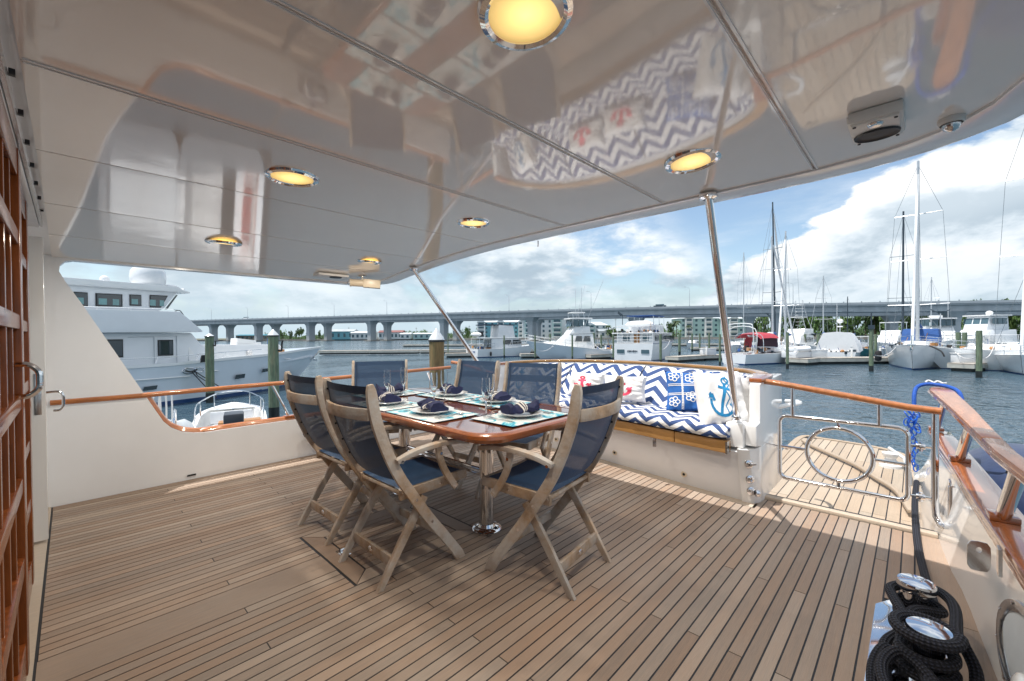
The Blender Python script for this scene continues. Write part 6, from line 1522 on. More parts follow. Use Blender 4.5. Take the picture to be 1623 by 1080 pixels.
# --- open white skiff with an outboard
b=Boat('skiff','small open white skiff with a steel rail and dark outboard, beyond the side wall','boat')
S=hull(3.9,1.45,.42,.62,.25,stern=.92,fine=2.6,kink=.62); b.S=S
mb=MB(); mb.loft(S); mb.add(S[0],[tuple(range(8))]); b.part(mb,'hull','gelcoat_white',smooth=True)
inr=[[V((q[0].x*.96,q[0].y*.86,q[0].z-.02)),V((q[0].x*.95,q[0].y*.74,.16)),V((q[0].x*.95,-q[0].y*.74,.16)),V((q[0].x*.96,-q[0].y*.86,q[0].z-.02))] for q in S]
mb=MB(); mb.loft(inr); mb.loft([[q[0],r[0]] for q,r in zip(S,inr)]); mb.loft([[q[7],r[3]] for q,r in zip(S,inr)]); b.part(mb,'cockpit_liner','gelcoat_white',smooth=True)
mb=MB(); mb.loft([[V((q[0].x,q[0].y*.95,q[0].z-.01)),V((q[0].x,-q[0].y*.95,q[0].z-.01))] for q in S[13:]]); b.part(mb,'foredeck','gelcoat_white')
b.tubes([crom([(-.2,.66,.45),(-.2,.66,.78),(.6,.66,.86),(1.5,.35,.95),(1.75,0,.97),(1.5,-.35,.95),(.6,-.66,.86),(-.2,-.66,.78),(-.2,-.66,.45)],4)]+[[(.7,s*.64,.45),(.7,s*.64,.86)] for s in(-1,1)]+[[(1.4,s*.4,.55),(1.4,s*.4,.93)] for s in(-1,1)],.016,'bow_rail','chrome',8)
mb=MB(); mb.box((.75,0,.42),(.06,.9,.30)); b.part(mb,'bow_cushion','house_white',bevel=.02)
mb=MB(); mb.box((.02,-.18,.42),(.30,.85,.05)); mb.box((.02,-.18,.30),(.05,.85,.22)); b.part(mb,'thwart','wood_plain',bevel=.01)
mb=MB(); mb.box((-.9,.25,.34),(.40,.7,.12)); b.part(mb,'stern_seat','gelcoat_white',bevel=.03)
mb=MB(); mb.box((-1.70,-.10,.78),(.42,.34,.34)); mb.box((-1.80,-.10,.50),(.26,.22,.36)); ob=b.part(mb,'outboard_motor','outboard',bevel=.05)
mb=MB(); mb.box((-1.05,-.42,.26),(.26,.18,.14)); b.part(mb,'fuel_tank','red_tank',bevel=.05)
b.t.scale=(1.3,1.15,1.1); b.t.location=(3.0,13.5,WZ+.05); b.t.rotation_euler=(0,0,math.radians(76))
# --- tender with a teak foredeck
b=Boat('tender','grey-fendered tender with a teak foredeck, left of the open skiff','boat')
S=hull(3.4,1.3,.40,.55,.3,stern=.9,fine=2.4,kink=.5); b.S=S; mb=MB(); mb.loft(S); mb.add(S[0],[tuple(range(8))]); b.part(mb,'hull','gelcoat_white',smooth=True)
mb=MB(); mb.loft([[V((q[0].x,q[0].y*.93,q[0].z+.01)),V((q[0].x,-q[0].y*.93,q[0].z+.01))] for q in S[7:]]); b.part(mb,'teak_foredeck','teak_pale')
mb=MB(); mb.loft([[V((q[0].x,q[0].y*.93,q[0].z-.12)),V((q[0].x,-q[0].y*.93,q[0].z-.12))] for q in S[:8]]); b.part(mb,'cockpit_floor','fender_grey')
mb=MB(); mb.tube([q[0] for q in S],.06,8); mb.tube([q[7] for q in S],.06,8); b.part(mb,'gunwale_fender','fender_grey',smooth=True)
mb=MB(); mb.lathe((.3,.1,.5),[(.16,0),(.20,.26),(.19,.26),(.15,.02),(.0005,.02)],14); b.part(mb,'bucket','black',smooth=True)
mb=MB(); mb.box((-.6,.1,.55),(.5,.3,.14),rz=.3); b.part(mb,'yellow_bag','wood_plain',bevel=.04)
b.tubes([crom([(-.5,.5,.5),(-.3,.5,.85),(.1,.45,.95),(.3,.4,.9),(.35,.35,.5)],4),crom([(-.9,-.4,.5),(-.8,-.4,1.0),(-.3,-.4,1.05),(-.2,-.4,.5)],4)],.02,'hand_rails','chrome',8)
b.t.location=(1.35,13.0,WZ+.05); b.t.rotation_euler=(0,0,math.radians(80))
for nm,P,r,h,lb in (('hanging_fender',V((2.05,13.25,-1.30)),.20,1.0,'long grey fender lying tilted between tender and skiff'),('round_buoy',V((2.12,12.45,-1.22)),.24,.46,'round grey buoy fender in front of the skiff bow')):
    mb=MB(); mb.lathe(P,[(.0005,-h/2),(r*.6,-h/2+.03),(r,-h/2+.18),(r,h/2-.18),(r*.6,h/2-.03),(.0005,h/2)],16,ax=V((-.45,.3,1)) if h>.6 else V((0,0,1))); one(mb,nm,'fender_grey',lb,'fender',smooth=True,loc=P)
t=thing('white_chair_frame','white tubular chair frame standing on the tender behind the side wall','chair frame',(1.55,14.4,-1.1))
mb=MB()
for k in range(3): mb.tube(crom([(1.35+.12*k,14.4,-1.1),(1.35+.12*k,14.4,-.45),(1.40+.12*k,14.4,-.28),(1.58+.12*k,14.4,-.28),(1.62+.12*k,14.4,-.45),(1.62+.12*k,14.4,-1.1)],4),.022,6)
mb.build('frame','gelcoat_white',t,smooth=True)
# --- small trawler seen from its quarter
b=Boat('trawler_boat','small white trawler with a blue-topped flybridge and a dinghy on its stern rack','boat')
b.hull('hull_white',9.5,3.4,1.1,1.6,.9,stern=.9)
b.house('cabin',-2.6,2.2,1.35,1.2,1.1,2.5,rf=.7,rb=0); b.side_wins(-1.0,2.0,1.30,1.7,2.3,2,slant=.2); b.front_wins(2.05,1.0,1.75,2.35,3,.45); b.front_wins(-2.62,1.1,1.2,2.35,3,0,sg=-1)
b.house('cabin_roof',-4.2,1.9,1.5,1.35,2.5,2.62,'gelcoat_white'); b.house('flybridge',-1.6,1.1,1.2,1.0,2.6,4.3,'white_canvas',rf=.35,rb=.1)
b.pane([(-.9,1.22,3.4),(-.5,1.22,3.4),(-.5,1.2,3.7),(-.9,1.2,3.7)],'dark_glass')
b.house('canopy',-3.8,1.0,1.25,1.1,4.25,4.38,'navy_canvas'); b.tubes([[(x,s*1.15,2.6),(x,s*1.1,4.3)] for x in(-3.6,-2.4) for s in(-1,1)],.03,'canopy_posts')
mb=MB(); mb.ball((-4.3,.0,3.05),(.55,1.3,.30)); b.part(mb,'rack_dinghy','white_canvas',smooth=True); mb=MB(); mb.box((-3.9,-.9,3.1),(.35,.3,.6)); b.part(mb,'small_outboard','rubber',bevel=.05)
b.rail(.5,1,.75); b.tubes([[(-4.4,s*1.3,1.1),(-4.4,s*1.3,2.6)] for s in(-1,1)],.03,'roof_posts','gelcoat_white')
mb=MB(); [mb.box((-4.78,-.6+.24*k,.75),(.02,.15,.16+.05*(k%2))) for k in range(6)]; b.part(mb,'name_lettering','blue_canvas')
fender(b,-3.0,-1.75,.5); b.rail(0,.25,.7)
b.place(gp(800,58),dang(800,-62))
# --- sportfisher, bow left
b=Boat('sportfishing_boat','white sportfishing boat with a raked flybridge, bow to the left','boat')
b.hull('hull_blueish',11.5,4.2,1.1,2.3,1.9,stern=.88,fine=1.9); b.house('cabin',-2.4,2.6,1.6,1.15,1.2,3.0,'gelcoat_white',rf=2.0,rb=.1,inn=.25,bevel=.12)
b.house('foredeck_trunk',2.0,4.2,1.1,.5,1.7,2.1,'gelcoat_white',rf=1.0,bevel=.1)
b.side_wins(-1.9,.2,1.52,2.1,2.75,2,slant=.25,inn=.12); b.house('bridge',-2.0,.6,1.35,1.0,3.0,3.9,'gelcoat_white',rf=.7,rb=.1,inn=.1,bevel=.1)
b.front_wins(.35,.9,3.9,4.7,3,.3,'window_far'); b.side_wins(-1.8,.2,1.2,3.95,4.7,3,'window_far')
b.house('hardtop',-2.2,.5,1.4,1.15,4.75,4.9,'gelcoat_white'); b.house('tower_top',-1.5,.1,.9,.8,5.5,5.62,'gelcoat_white')
b.tubes([[(x,s*1.1,3.9),(x,s*1.1,4.8)] for x in(-2,-.8,.2) for s in(-1,1)]+[[(x,s*.8,4.9),(x+.1,s*.7,5.5)] for x in(-1.4,0) for s in(-1,1)],.035,'tower_legs','mast_alu')
b.tubes([[(-.6,s*1.4,2.6),(-3.0,s*2.6,9.2)] for s in(-1,1)]+[[(-1,s*.9,5.4),(-1,s*.9,8.5)] for s in(-1,1)],.02,'outriggers','mast_alu')
b.rail(.55,1,.7); b.place(gp(905,51),dang(905,112))
# --- large trawler yacht seen stern-on
b=Boat('trawler_yacht','large white two-deck trawler yacht seen from astern, with a blue canopy on top','boat')
b.hull('hull_white',12,4.9,1.9,2.3,.6,stern=.93,stripe='boot_top'); b.house('aft_cabin',-5.3,4,2.0,1.7,1.9,3.0,rf=1.0); b.house('upper_deck',-5.9,2.5,2.35,2.0,2.95,3.08,'gelcoat_white')
for y in (-1.45,1.25): b.pane([(-6.02,y-.42,.85),(-6.02,y+.42,.85),(-6.02,y+.42,1.25),(-6.02,y-.42,1.25)],'window_far')
mb=MB(); [mb.box((-6.03,-.55+.17*k,1.08),(.02,.12,.12+.05*(k%3))) for k in range(7)]; b.part(mb,'name_lettering','mast_dark')
b.side_wins(-4.5,3,2.0,2.2,2.75,4); b.pane([(-5.33,-.6,1.95),(-5.33,.0,1.95),(-5.33,.0,2.9),(-5.33,-.6,2.9)],'wood_plain',None,'cabin_door')
b.pane([(-5.33,.5,2.2),(-5.33,1.3,2.2),(-5.33,1.3,2.75),(-5.33,.5,2.75)],'window_far'); b.pane([(-5.33,-1.6,2.2),(-5.33,-.9,2.2),(-5.33,-.9,2.75),(-5.33,-1.6,2.75)],'window_far')
b.tubes([[(-5.9,-2.2,1.95+.35*k),(-5.9,2.2,1.95+.35*k)] for k in(0,1,2)]+[[(-5.9,-2.2+.55*k,1.9),(-5.9,-2.2+.55*k,3.0)] for k in range(9)],.025,'stern_rail','gelcoat_white')
b.tubes([[(-5.8,-2.2,3.8),(-5.8,2.2,3.8),(0,2.1,3.8)],[(-5.8,-2.2,3.8),(0,-2.1,3.8)]]+[[(-5.8+1.2*k,s*2.2,3.05),(-5.8+1.2*k,s*2.2,3.8)] for k in range(5) for s in(-1,1)],.025,'upper_rail','gelcoat_white')
b.house('flybridge',-2.6,1.4,1.6,1.3,3.05,4.0,rf=.5); b.house('canopy',-3.4,.8,1.6,1.5,4.95,5.05,'blue_canvas'); b.tubes([[(x,s*1.5,3.8),(x,s*1.45,4.95)] for x in(-3.2,-1.2,.6) for s in(-1,1)],.03,'canopy_posts')
secs=[]
for k in range(9): f=-1+k/4; r=.62*(1-abs(f)**3)**.5+.02; secs.append([(-4.2+.4*math.cos(a)*r*1.6,f*1.7-.2,3.95+.55*max(-.5,math.sin(a))*r*1.3) for a in [2*pi*j/12 for j in range(12)]])
mb=MB(); mb.loft(secs,closed=True,cap=True); b.part(mb,'covered_dinghy','white_canvas',smooth=True)
mb=MB(); mb.tube([(-3.8,1.9,4.0),(-3.8,1.9,5.2)],.04,6); mb.add([(-3.8,1.9,5.2),(-3.8,2.4,5.6),(-3.8,2.5,5.35),(-3.8,2.1,5.0)],[(0,1,2,3)]); b.part(mb,'flag_staff','mast_dark')
fender(b,-5.5,2.5,1.0,'gelcoat_white'); b.place(gp(1030,50.5),dang(1030,-18))
# --- red-canopied sailboat, stern quarter towards us
b=Boat('red_canopy_sailboat','white sailboat with a red cockpit canopy and a blue waterline stripe, stern towards us','sailboat')
b.hull('hull_white',11.5,3.9,1.05,1.35,.9,stern=.74,tr=.5); b.house('coachroof',-.5,3.6,1.2,.7,1.2,1.75,'gelcoat_white',rf=1.0,inn=.1,bevel=.1)
mb=MB(); secs=[]
for x,hh in ((-3.4,.0),(-3.2,.12),(-1.6,.18),(-.2,.10)): secs.append([(x,1.75*math.cos(a),1.35+(1.75+hh)*max(0,math.sin(a))**.55) for a in [pi*j/12 for j in range(13)]])
mb=MB(); mb.loft([[q for q in s_[2:11]] for s_ in secs]); mb.loft([[q for q in s_[:3]] for s_ in secs[2:]]); b.part(mb,'red_canopy','red_canvas',smooth=True)
b.pane([(-.1,-1.3,1.7),(-.1,1.3,1.7),(-.1,1.15,2.85),(-.1,-1.15,2.85)],'maroon_window',None,'dodger_window')
b.tubes([crom([(-3.3,-1.75,1.3),(-3.3,-1.55,2.9),(-3.3,0,3.15),(-3.3,1.55,2.9),(-3.3,1.75,1.3)],5)],.035,'canopy_frame'); b.tubes([crom([(-4.6,-1.55,1.2),(-4.7,-1.5,3.6),(-4.7,-1.1,4.1),(-4.7,1.1,4.1),(-4.7,1.5,3.6),(-4.6,1.55,1.2)],4),crom([(-4.3,-1.55,1.2),(-4.35,-1.5,3.6),(-4.35,1.5,3.6),(-4.3,1.55,1.2)],4)],.05,'stern_arch','gelcoat_white')
mb=MB(); mb.tube([(-3.7,0+.35*math.cos(a),1.9+.35*math.sin(a)) for a in [2*pi*k/14 for k in range(14)]],.02,5,closed=True); mb.box((-3.6,0,1.55),(.25,.3,.7)); b.part(mb,'steering_wheel','rubber')
b.tubes([[(-5.6,s*1.45,.9),(-5.6,s*1.45,1.7),(-4.6,s*1.75,1.8),(-2.5,s*1.9,1.8)] for s in(-1,1)],.02,'push_pit'); b.rail(.3,1,.62)
mb=MB(); mb.box((-5.35,0,.35),(.6,2.2,.08)); b.part(mb,'bathing_step','gelcoat_white',bevel=.03)
for x in (.1,.8): b.pane([(x,-1.93,.95),(x+.35,-1.92,.95),(x+.35,-1.93,1.08),(x,-1.94,1.08)],'dark_glass',None,'portlight',th=.03)
b.mast(1.0,13.6,B=3.9,spread=(.48,.74),boom=4.2,cover='white_canvas',L=11.5,zb=1.6); fender(b,2.5,-2.0,.7,'navy_cover',.3,.9)
b.t.scale=(.86,.86,.92); b.place(gp(1216,41.5),dang(1216,-33))
# dark-masted neighbour behind it
def simple_sail(px,d,top_y,ang,lab,m='mast_alu',L=10,B=3.2,cover='blue_canvas',hm='hull_white',furl=True,rake=.01):
    b=Boat('moored_sailboat',lab,'sailboat'); b.hull(hm,L,B,1.0,1.35,.9,stern=.75); b.house('coachroof',-1,3.0,1.0,.6,1.05,1.6,'gelcoat_white',rf=.8,inn=.1,bevel=.08); b.side_wins(-.6,2.0,.98,1.2,1.4,3,inn=.03)
    H=zat(px,top_y,d)-WZ; b.mast(.6,H,m,B=B,boom=3.6,cover=cover,L=L,zb=1.4,spread=(.42,.70),furl=furl,rake=rake); b.rail(0,1,.6); b.place(gp(px,d),dang(px,ang)); return b
simple_sail(1226,52,322,-20,'dark-masted sailboat behind the red-canopied one','mast_dark',rake=.045)
simple_sail(1246,47,368,172,'sailboat with a bare silver mast behind the green piling in front of the dock end','mast_alu',rake=.02)
simple_sail(1306,70,437,10,'distant sailboat with a single thin mast behind the white covered boat','mast_alu',L=8,furl=False)
simple_sail(1433,44,337,170,'dark-masted sailboat just left of the tall white mast','mast_dark',furl=False)
b=simple_sail(1640,31,150,175,'sailboat mostly outside the right edge whose rigging and spreaders cross the sky','mast_alu',L=13,B=4.2)
# --- sport tower boat
b=Boat('tower_boat','white sportfishing boat with a tall open tower and outriggers behind the dock end','boat')
b.hull('hull_white',10,3.8,1.0,1.9,1.5); b.house('cabin',-2,2.4,1.5,1.1,1.1,2.7,'gelcoat_white',rf=1.6,inn=.2,bevel=.1); b.side_wins(-1.6,.8,1.43,1.8,2.4,2,inn=.08); b.house('bridge',-2,.4,1.3,1.0,2.7,3.5,'gelcoat_white',rf=.5)
b.house('tower_roof',-1.6,0,.8,.7,5.0,5.1,'gelcoat_white'); b.house('tower_basket',-1.2,-.3,.5,.45,6.6,6.7,'gelcoat_white')
b.tubes([[(x,s*1.2,3.4),(x*.7-.2,s*.7,5.0),(-.8+x*.1,s*.4,7.3)] for x in(-1.9,.2) for s in(-1,1)]+[[(-1.2,-.5,4.0+.45*k),(-1.2,.5,4.0+.45*k)] for k in range(6)],.03,'tower_frame','mast_alu'); b.tubes([[(-.5,s*1.3,2.5),(-1.2,s*2.1,9)] for s in(-1,1)],.02,'outriggers','mast_alu'); b.house('canopy',-3.8,-1.5,1.5,1.4,2.7,2.85,'navy_canvas')
b.place(gp(1262,56),dang(1262,160))
# --- folded dinghy on the dock end
b=Boat('dock_dinghy','white inflatable dinghy resting on chocks at the dock end behind the green piling','dinghy')
mb=MB(); mb.tube(crom([(-1.3,.55,.75),(.4,.6,.78),(1.2,.3,.85),(1.4,0,.88),(1.2,-.3,.85),(.4,-.6,.78),(-1.3,-.55,.75)],5),.22,10); b.part(mb,'tubes','white_canvas',smooth=True); mb=MB(); mb.box((-.2,0,.68),(2.2,.9,.12)); b.part(mb,'floor','fender_grey',bevel=.03); mb=MB(); mb.box((-.2,0,.30),(2.4,1.3,.55)); b.part(mb,'cradle','house_white',bevel=.04)
b.t.location=(*gp(1264,39.5)[:2],-1.0); b.t.rotation_euler=(0,0,math.radians(-20))
# --- white covered boat
b=Boat('covered_boat','boat under a bright white canvas cover right behind the dock','boat')
b.hull('hull_white',9,3.6,.9,1.5,1.0)
secs=[]
for k in range(11):
    f=k/10; x=-4.2+f*7.2; hh=2.9-.2*f-.9*max(0,f-.75)*3; wv=.04*math.sin(k*2.1)
    secs.append([(x,-1.85,.9),(x,-1.55,2.0+wv),(x,-1.15,hh+wv),(x,0,hh+.12),(x,1.15,hh-wv),(x,1.55,2.0),(x,1.85,.9)])
mb=MB(); mb.loft(secs,cap=True); b.part(mb,'canvas_cover','white_canvas',smooth=True)
b.tubes([[(-.5,0,3),(-.5,0,4.1)],[(1.3,.4,2.9),(1.3,.4,6.3)]],.04,'antenna_mast','mast_alu'); mb=MB(); mb.ball((-.5,0,4.2),(.3,.3,.25)); mb.box((-.5,0,3.6),(.5,.5,.12)); b.part(mb,'radar_dome','gelcoat_white',smooth=True)
mb=MB(); [mb.ball((-4.25,-1+.4*k,.95),.12) for k in range(6)]; b.part(mb,'stern_clutter','gelcoat_white')
b.place(gp(1332,47),dang(1332,-4))
# --- centre console with green hull
b=Boat('green_skiff','small centre-console boat with a teal-green hull right of the covered boat','boat')
b.hull('green_gelcoat',6,2.2,.7,1.1,.7); b.house('console',-.6,.3,.4,.35,.8,1.7); b.house('t_top',-1.0,.8,.8,.7,2.4,2.48,'gelcoat_white'); b.tubes([[(x,s*.5,.8),(x,s*.6,2.4)] for x in(-.6,.5) for s in(-1,1)],.03,'t_top_frame'); b.place(gp(1368,52),dang(1368,175))
# --- the tall white sailboat, bow towards us
b=Boat('tall_sailboat','white sailboat with a tall mast, blue sail cover and black fender, bow towards us','sailboat')
b.hull('hull_white',13,4.5,1.5,1.95,.8,stern=.85,fine=1.8,kink=.35,stripe='fender_grey'); b.house('coachroof',-2.5,3.5,1.35,.8,1.55,2.15,'gelcoat_white',rf=1.2,inn=.15,bevel=.12); b.side_wins(-2.0,2.2,1.30,1.7,1.98,4,inn=.07)
b.house('dodger',-4.2,-2.2,1.4,1.3,2.0,3.2,'blue_canvas',rf=.6,inn=.15,bevel=.15); b.front_wins(-2.5,1.0,2.3,3.0,3,.4,'window_far'); b.rail(0,1,.68)
H=zat(1450,255,35.5)-WZ; b.mast(.6,H,'mast_alu',r=.13,B=4.5,boom=5.2,cover='blue_canvas',L=13,zb=2.0,spread=(.30,.52,.74)); 
mb=MB(); mb.box((6.5,0,1.95),(.9,.45,.12)); mb.tube([(6.9,0,1.9),(6.6,0,1.55)],.09,6); b.part(mb,'bow_roller','chrome',bevel=.02)
fender(b,1.2,-2.45,.85,'rubber',.24,.95)
b.tubes([[(-5.6,1.2,1.6),(-5.6,1.2,4.6)]],.04,'wind_pole','mast_alu'); mb=MB()
for k in range(3): a=k*2*pi/3+.4; mb.add([(-5.7,1.2,4.6),(-5.7,1.2+.75*math.cos(a)-.05,4.6+.75*math.sin(a)),(-5.7,1.2+.75*math.cos(a+.16),4.6+.75*math.sin(a+.16))],[(0,1,2)])
b.part(mb,'wind_turbine','mast_dark')
mb=MB(); mb.tube(crom([(5.2,.9,1.85),(5.8,1.5,1.5),(6.0,1.7,1.1)],4),.05,6); b.part(mb,'mooring_line','rubber',smooth=True)
b.place(gp(1455,36),dang(1455,177))
# --- boats behind it
b=Boat('flybridge_cruiser','white flybridge cruiser left behind the tall sailboat','boat')
b.hull('hull_white',9,3.4,1.0,1.7,1.1); b.house('cabin',-2,2.4,1.4,1.1,1.1,2.5,rf=1.1,inn=.1); b.side_wins(-1.7,1.4,1.38,1.7,2.3,3,slant=.1,inn=.04); b.house('flybridge',-1.6,.8,1.2,1.0,2.5,3.2,rf=.4); b.house('hardtop',-1.8,.6,1.2,1.1,4.2,4.3,'gelcoat_white'); b.tubes([[(x,s*1.1,3.1),(x,s*1.1,4.2)] for x in(-1.6,.4) for s in(-1,1)],.035,'hardtop_posts'); b.rail(.5,1,.7); b.place(gp(1413,56),dang(1413,165))
b=Boat('sportfish_yacht','white sportfishing yacht with an enclosed bridge right behind the tall sailboat','boat')
b.hull('hull_white',11,4.2,1.2,2.2,1.6); b.house('cabin',-2.4,2.6,1.6,1.2,1.2,2.9,'gelcoat_white',rf=1.9,inn=.2,bevel=.12); b.house('bridge',-2,.6,1.5,1.2,2.9,3.7,'gelcoat_white',rf=.5); b.front_wins(.4,1.1,3.7,4.5,3,.1,'window_far'); b.side_wins(-1.9,.4,1.3,3.7,4.5,3,'window_far'); b.house('hardtop',-2.2,.7,1.5,1.3,4.5,4.65,'gelcoat_white'); b.house('radar_bar',-1.2,-.4,.5,.5,4.65,5.0,'gelcoat_white'); b.tubes([[(-1,s*1.4,2.6),(-2.6,s*2.3,8.4)] for s in(-1,1)],.025,'outriggers','mast_alu'); b.rail(.5,1,.7); b.place(gp(1490,52),dang(1490,-150))
b=Boat('pilothouse_yacht','white yacht with a glazed upper bridge in front of the trees at the right','boat')
b.hull('hull_white',12,4.4,1.3,2.3,1.5); b.house('cabin',-3,3,1.8,1.4,1.3,3.2,rf=1.6,inn=.15); b.house('bridge',-2,1.2,1.5,1.2,3.2,4.9,rf=.5,inn=.1); b.front_wins(.95,1.2,3.9,4.65,3,.2,'window_far'); b.side_wins(-1.8,.7,1.42,3.9,4.65,3,'window_far'); b.house('roof',-2.4,1.0,1.6,1.4,4.9,5.05,'gelcoat_white'); mb=MB(); mb.ball((-.6,.4,5.3),(.35,.35,.3)); b.part(mb,'radar_dome','gelcoat_white',smooth=True); b.rail(.4,1,.7); b.place(gp(1556,54),dang(1556,150))
# --- blue dinghy
b=Boat('blue_dinghy','small dark blue and white inflatable dinghy tied between sailboat and cruiser','dinghy')
mb=MB(); mb.tube(crom([(-1.4,.6,.35),(.5,.62,.38),(1.3,.3,.5),(1.5,0,.55),(1.3,-.3,.5),(.5,-.62,.38),(-1.4,-.6,.35)],5),.24,10); b.part(mb,'tubes','blue_canvas',smooth=True); mb=MB(); mb.box((-.2,0,.25),(2.4,1.0,.2)); b.part(mb,'floor','fender_grey'); mb=MB(); mb.box((-1.6,0,.75),(.4,.35,.5)); b.part(mb,'outboard_motor','outboard',bevel=.05); b.t.scale=(.75,.75,.75); b.place(gp(1512,33.5),dang(1512,60))
# --- express cruiser cut by the right edge
b=Boat('express_cruiser','white express cruiser with a navy top and curved windscreen at the right edge','boat')
b.hull('hull_white',12.5,3.9,1.25,1.75,1.3,stern=.92,stripe='fender_grey'); b.house('foredeck_trunk',.2,4.4,1.3,.6,1.4,1.95,'gelcoat_white',rf=1.6,inn=.2,bevel=.14)
for k,(y0,y1) in enumerate(((-1.45,-.75),(-.73,.73),(.75,1.45))): b.pane([(.55-.5*(k!=1),y0,1.95),(.55-.5*(k!=1),y1,1.95),(-.35-.4*(k!=1),y1*.93,2.95),(-.35-.4*(k!=1),y0*.93,2.95)],'window_far',None,'windscreen')
b.side_wins(-3.2,.2,1.5,1.95,2.85,3,'window_far'); b.house('canvas_top',-3.6,-.3,1.6,1.45,2.95,3.15,'navy_canvas',bevel=.08); b.tubes([crom([(-3.8,s*1.6,1.5),(-2.8,s*1.6,3.2),(-2.2,s*1.3,3.6)],4) for s in(-1,1)]+[[(-2.2,-1.3,3.6),(-2.2,1.3,3.6)]],.06,'radar_arch','gelcoat_white'); b.rail(.45,1,.6)
b.place(gp(1640,30.5),dang(1640,112))
# --- extra far boats filling the basin
def small_boat(px,d,ang,lab,m='hull_white',L=7,top=True):
    b=Boat('motor_boat',lab,'boat','small far motor boats in the marina'); b.hull(m,L,2.5,.8,1.3,.8); b.house('cabin',-.8,1.8,.95,.7,.9,1.7,'gelcoat_white',rf=.8,inn=.1); b.side_wins(-.5,1.0,.95,1.2,1.55,2,slant=.2,inn=.05)
    if top: b.house('bimini',-2.2,.2,1.0,.95,2.5,2.56,'navy_canvas' if int(px)%2 else 'white_canvas'); b.tubes([[(x,s*.9,1),(x,s*.9,2.5)] for x in(-2,0) for s in(-1,1)],.03,'bimini_frame')
    b.place(gp(px,d),ang)
small_boat(1165,66,200,'far motor boat between the roof post and the red canopy',top=True)
small_boat(1192,60,30,'far motor boat behind the red-canopied sailboat')
small_boat(1100,85,180,'little white motor boat under the mint apartment block')
small_boat(1310,58,60,'far motor boat left of the white covered boat')
small_boat(1392,60,210,'far motor boat behind the open-water green piling')
small_boat(1345,62,120,'far motor boat behind the white covered boat')
small_boat(1535,48,220,'far motor boat left behind the express cruiser')
small_boat(880,95,170,'little far motor boat behind the sportfishing boat bow')
small_boat(1600,50,215,'far motor boat behind the express cruiser')
# ---- gear that fills the marina: clutter on decks, dock lines, power posts
def gear(root,x0,x1,y0,y1,z,n,seed,mats=('mast_dark','blue_canvas','napkin_stripe','rubber','wood_plain')):
    r=random.Random(seed)
    for mm in mats:
        mb=MB()
        for _ in range(n):
            c=(r.uniform(x0,x1),r.uniform(y0,y1),z+r.uniform(.05,.35)); k=r.random()
            if k<.5: mb.box(c,(r.uniform(.1,.45),r.uniform(.1,.35),r.uniform(.08,.4)),rz=r.uniform(0,3))
            elif k<.75: mb.ball(c,(r.uniform(.08,.2),)*3,8,5)
            else: mb.tube([c,(c[0]+r.uniform(-.3,.3),c[1]+r.uniform(-.3,.3),c[2]+r.uniform(.4,1.3))],.02,5)
        o=mb.build('deck_gear',mm,root); o['kind']='stuff'
for nm,(x0,x1,y0,y1,z,n) in {'red_canopy_sailboat':(-4.4,-.5,-1.3,1.3,1.2,5),'tall_sailboat':(-5,4.5,-1.5,1.5,1.6,7),'trawler_yacht':(-5.7,-2.8,-2,2,3.05,6),'covered_boat':(-4.4,-3.6,-1.4,1.4,.8,5),'express_cruiser':(-1,4.5,-1.2,1.2,1.45,4),'sportfishing_boat':(-5.2,-2.6,-1.6,1.6,1.1,5),'trawler_boat':(-4.5,-2.7,-1.4,1.4,1.1,5),'flybridge_cruiser':(-4,-2,-1.2,1.2,1.0,5),'tower_boat':(-4.4,-2,-1.4,1.4,1.0,5),'green_skiff':(-2.5,2,-.8,.8,.75,5),'sportfish_yacht':(-5,-2.5,-1.5,1.5,1.2,5),'motor_yacht':(1.4,6.5,1.1,3.2,1.9,3)}.items():
    gear(bpy.data.objects[nm],x0,x1,y0,y1,z,n,hash(nm)%97 if False else sum(map(ord,nm)))
for o in [q for q in bpy.data.objects if q.name.startswith('moored_sailboat')]: gear(o,-4,3,-1.1,1.1,1.1,5,len(o.name)+int(o.location.x))
def line(a,b,sag,lab,m='napkin_stripe'):
    a=V(a);b=V(b); P=[a.lerp(b,k/10)-V((0,0,sag*4*(k/10)*(1-k/10))) for k in range(11)]; mb=MB(); mb.tube(P,.022,5); one(mb,'dock_line',m,lab,'rope','slack dock lines',smooth=True)
line(gp(1508,33,.1),gp(1552,26.4,-.2),.5,'pale dock line from the tall sailboat bow to the piling on its right')
line(gp(1420,34,.1),gp(1382,31.3,-.3),.4,'pale dock line from the tall sailboat to the open-water piling on its left')
line(gp(1268,39,-.2),gp(1249,34,-.4),.3,'dock line from the dock end to the nearest slim piling')
line(gp(1575,30,.2),gp(1553,26.4,-.1),.5,'dock line from the express cruiser bow to the piling before it')
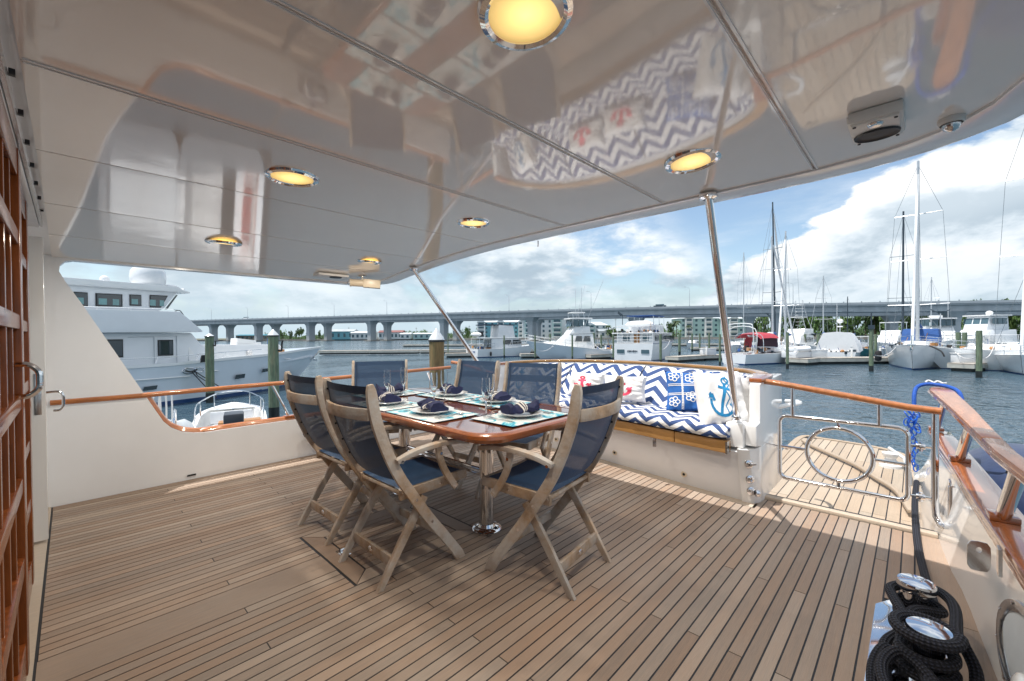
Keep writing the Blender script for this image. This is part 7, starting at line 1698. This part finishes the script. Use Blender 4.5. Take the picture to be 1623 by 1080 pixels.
line(gp(940,49,.4),gp(973,45.7,-.3),.5,'dock line from the sportfishing boat to the piling on its right')
line(gp(880,49,.3),gp(849,47.8,-.3),.5,'dock line from the sportfishing boat bow to the piling on its left')
line(gp(1062,47,.6),gp(1048,41.2,-.2),.3,'dock line from the trawler yacht quarter to the piling before it')
for k,(px,d) in enumerate(((1275,39.2),(1308,39.6),(1350,39.6),(1395,39.6),(1120,45.5),(960,50.5),(1540,31.5),(740,56.4))):
    p=gp(px,d,-1.0); t=thing('power_post','slim white power post on the dock, '+['beside the folded dinghy','left of the covered boat','right of the covered boat','near the open-water green piling','right of the trawler yacht','right of the sportfishing boat','beside the express cruiser','left of the small trawler'][k],'power post',p,'dock power posts')
    mb=MB(); mb.box(p+V((0,0,.45)),(.16,.16,.9)); mb.build('pedestal','gelcoat_white',t,bevel=.02); mb=MB(); mb.box(p+V((0,0,.95)),(.2,.2,.12)); mb.build('lamp_head','fender_grey',t,bevel=.02)
simple_sail(1180,85,400,15,'far sailboat whose thin mast rises left of the red-canopied one','mast_alu',L=9,furl=False,cover='white_canvas')
simple_sail(1478,80,440,160,'far sailboat mast just right of the tall white mast','mast_alu',L=9,furl=False)
simple_sail(1345,90,470,20,'short far mast right of the white covered boat','mast_dark',L=8,furl=False)
for k,(px,w0,h0) in enumerate(((338,10,4),(505,7,3.5),(1000,12,5))): pass
# cars of a truck and a car on the bridge deck
for px,lb,m in ((388,'pale van crossing the bridge at its left end','hull_white'),(1045,'dark car crossing the bridge above the trawler yacht','mast_dark')):
    k=kfor(px); p=NP[0]+dN*k+V((3,3,0)); z=zdeck(k)-.6; t=thing('road_vehicle',lb,'vehicle',V((p.x,p.y,z))); rz=math.atan2(dN.y,dN.x)
    mb=MB(); mb.box((p.x,p.y,z+.9),(6,2.1,1.1),rz=rz); mb.build('body',m,t,bevel=.2); mb=MB(); mb.box((p.x,p.y,z+1.75),(4,1.9,.7),rz=rz); mb.build('cab','window_far',t,bevel=.2)
bpy.context.view_layer.update()
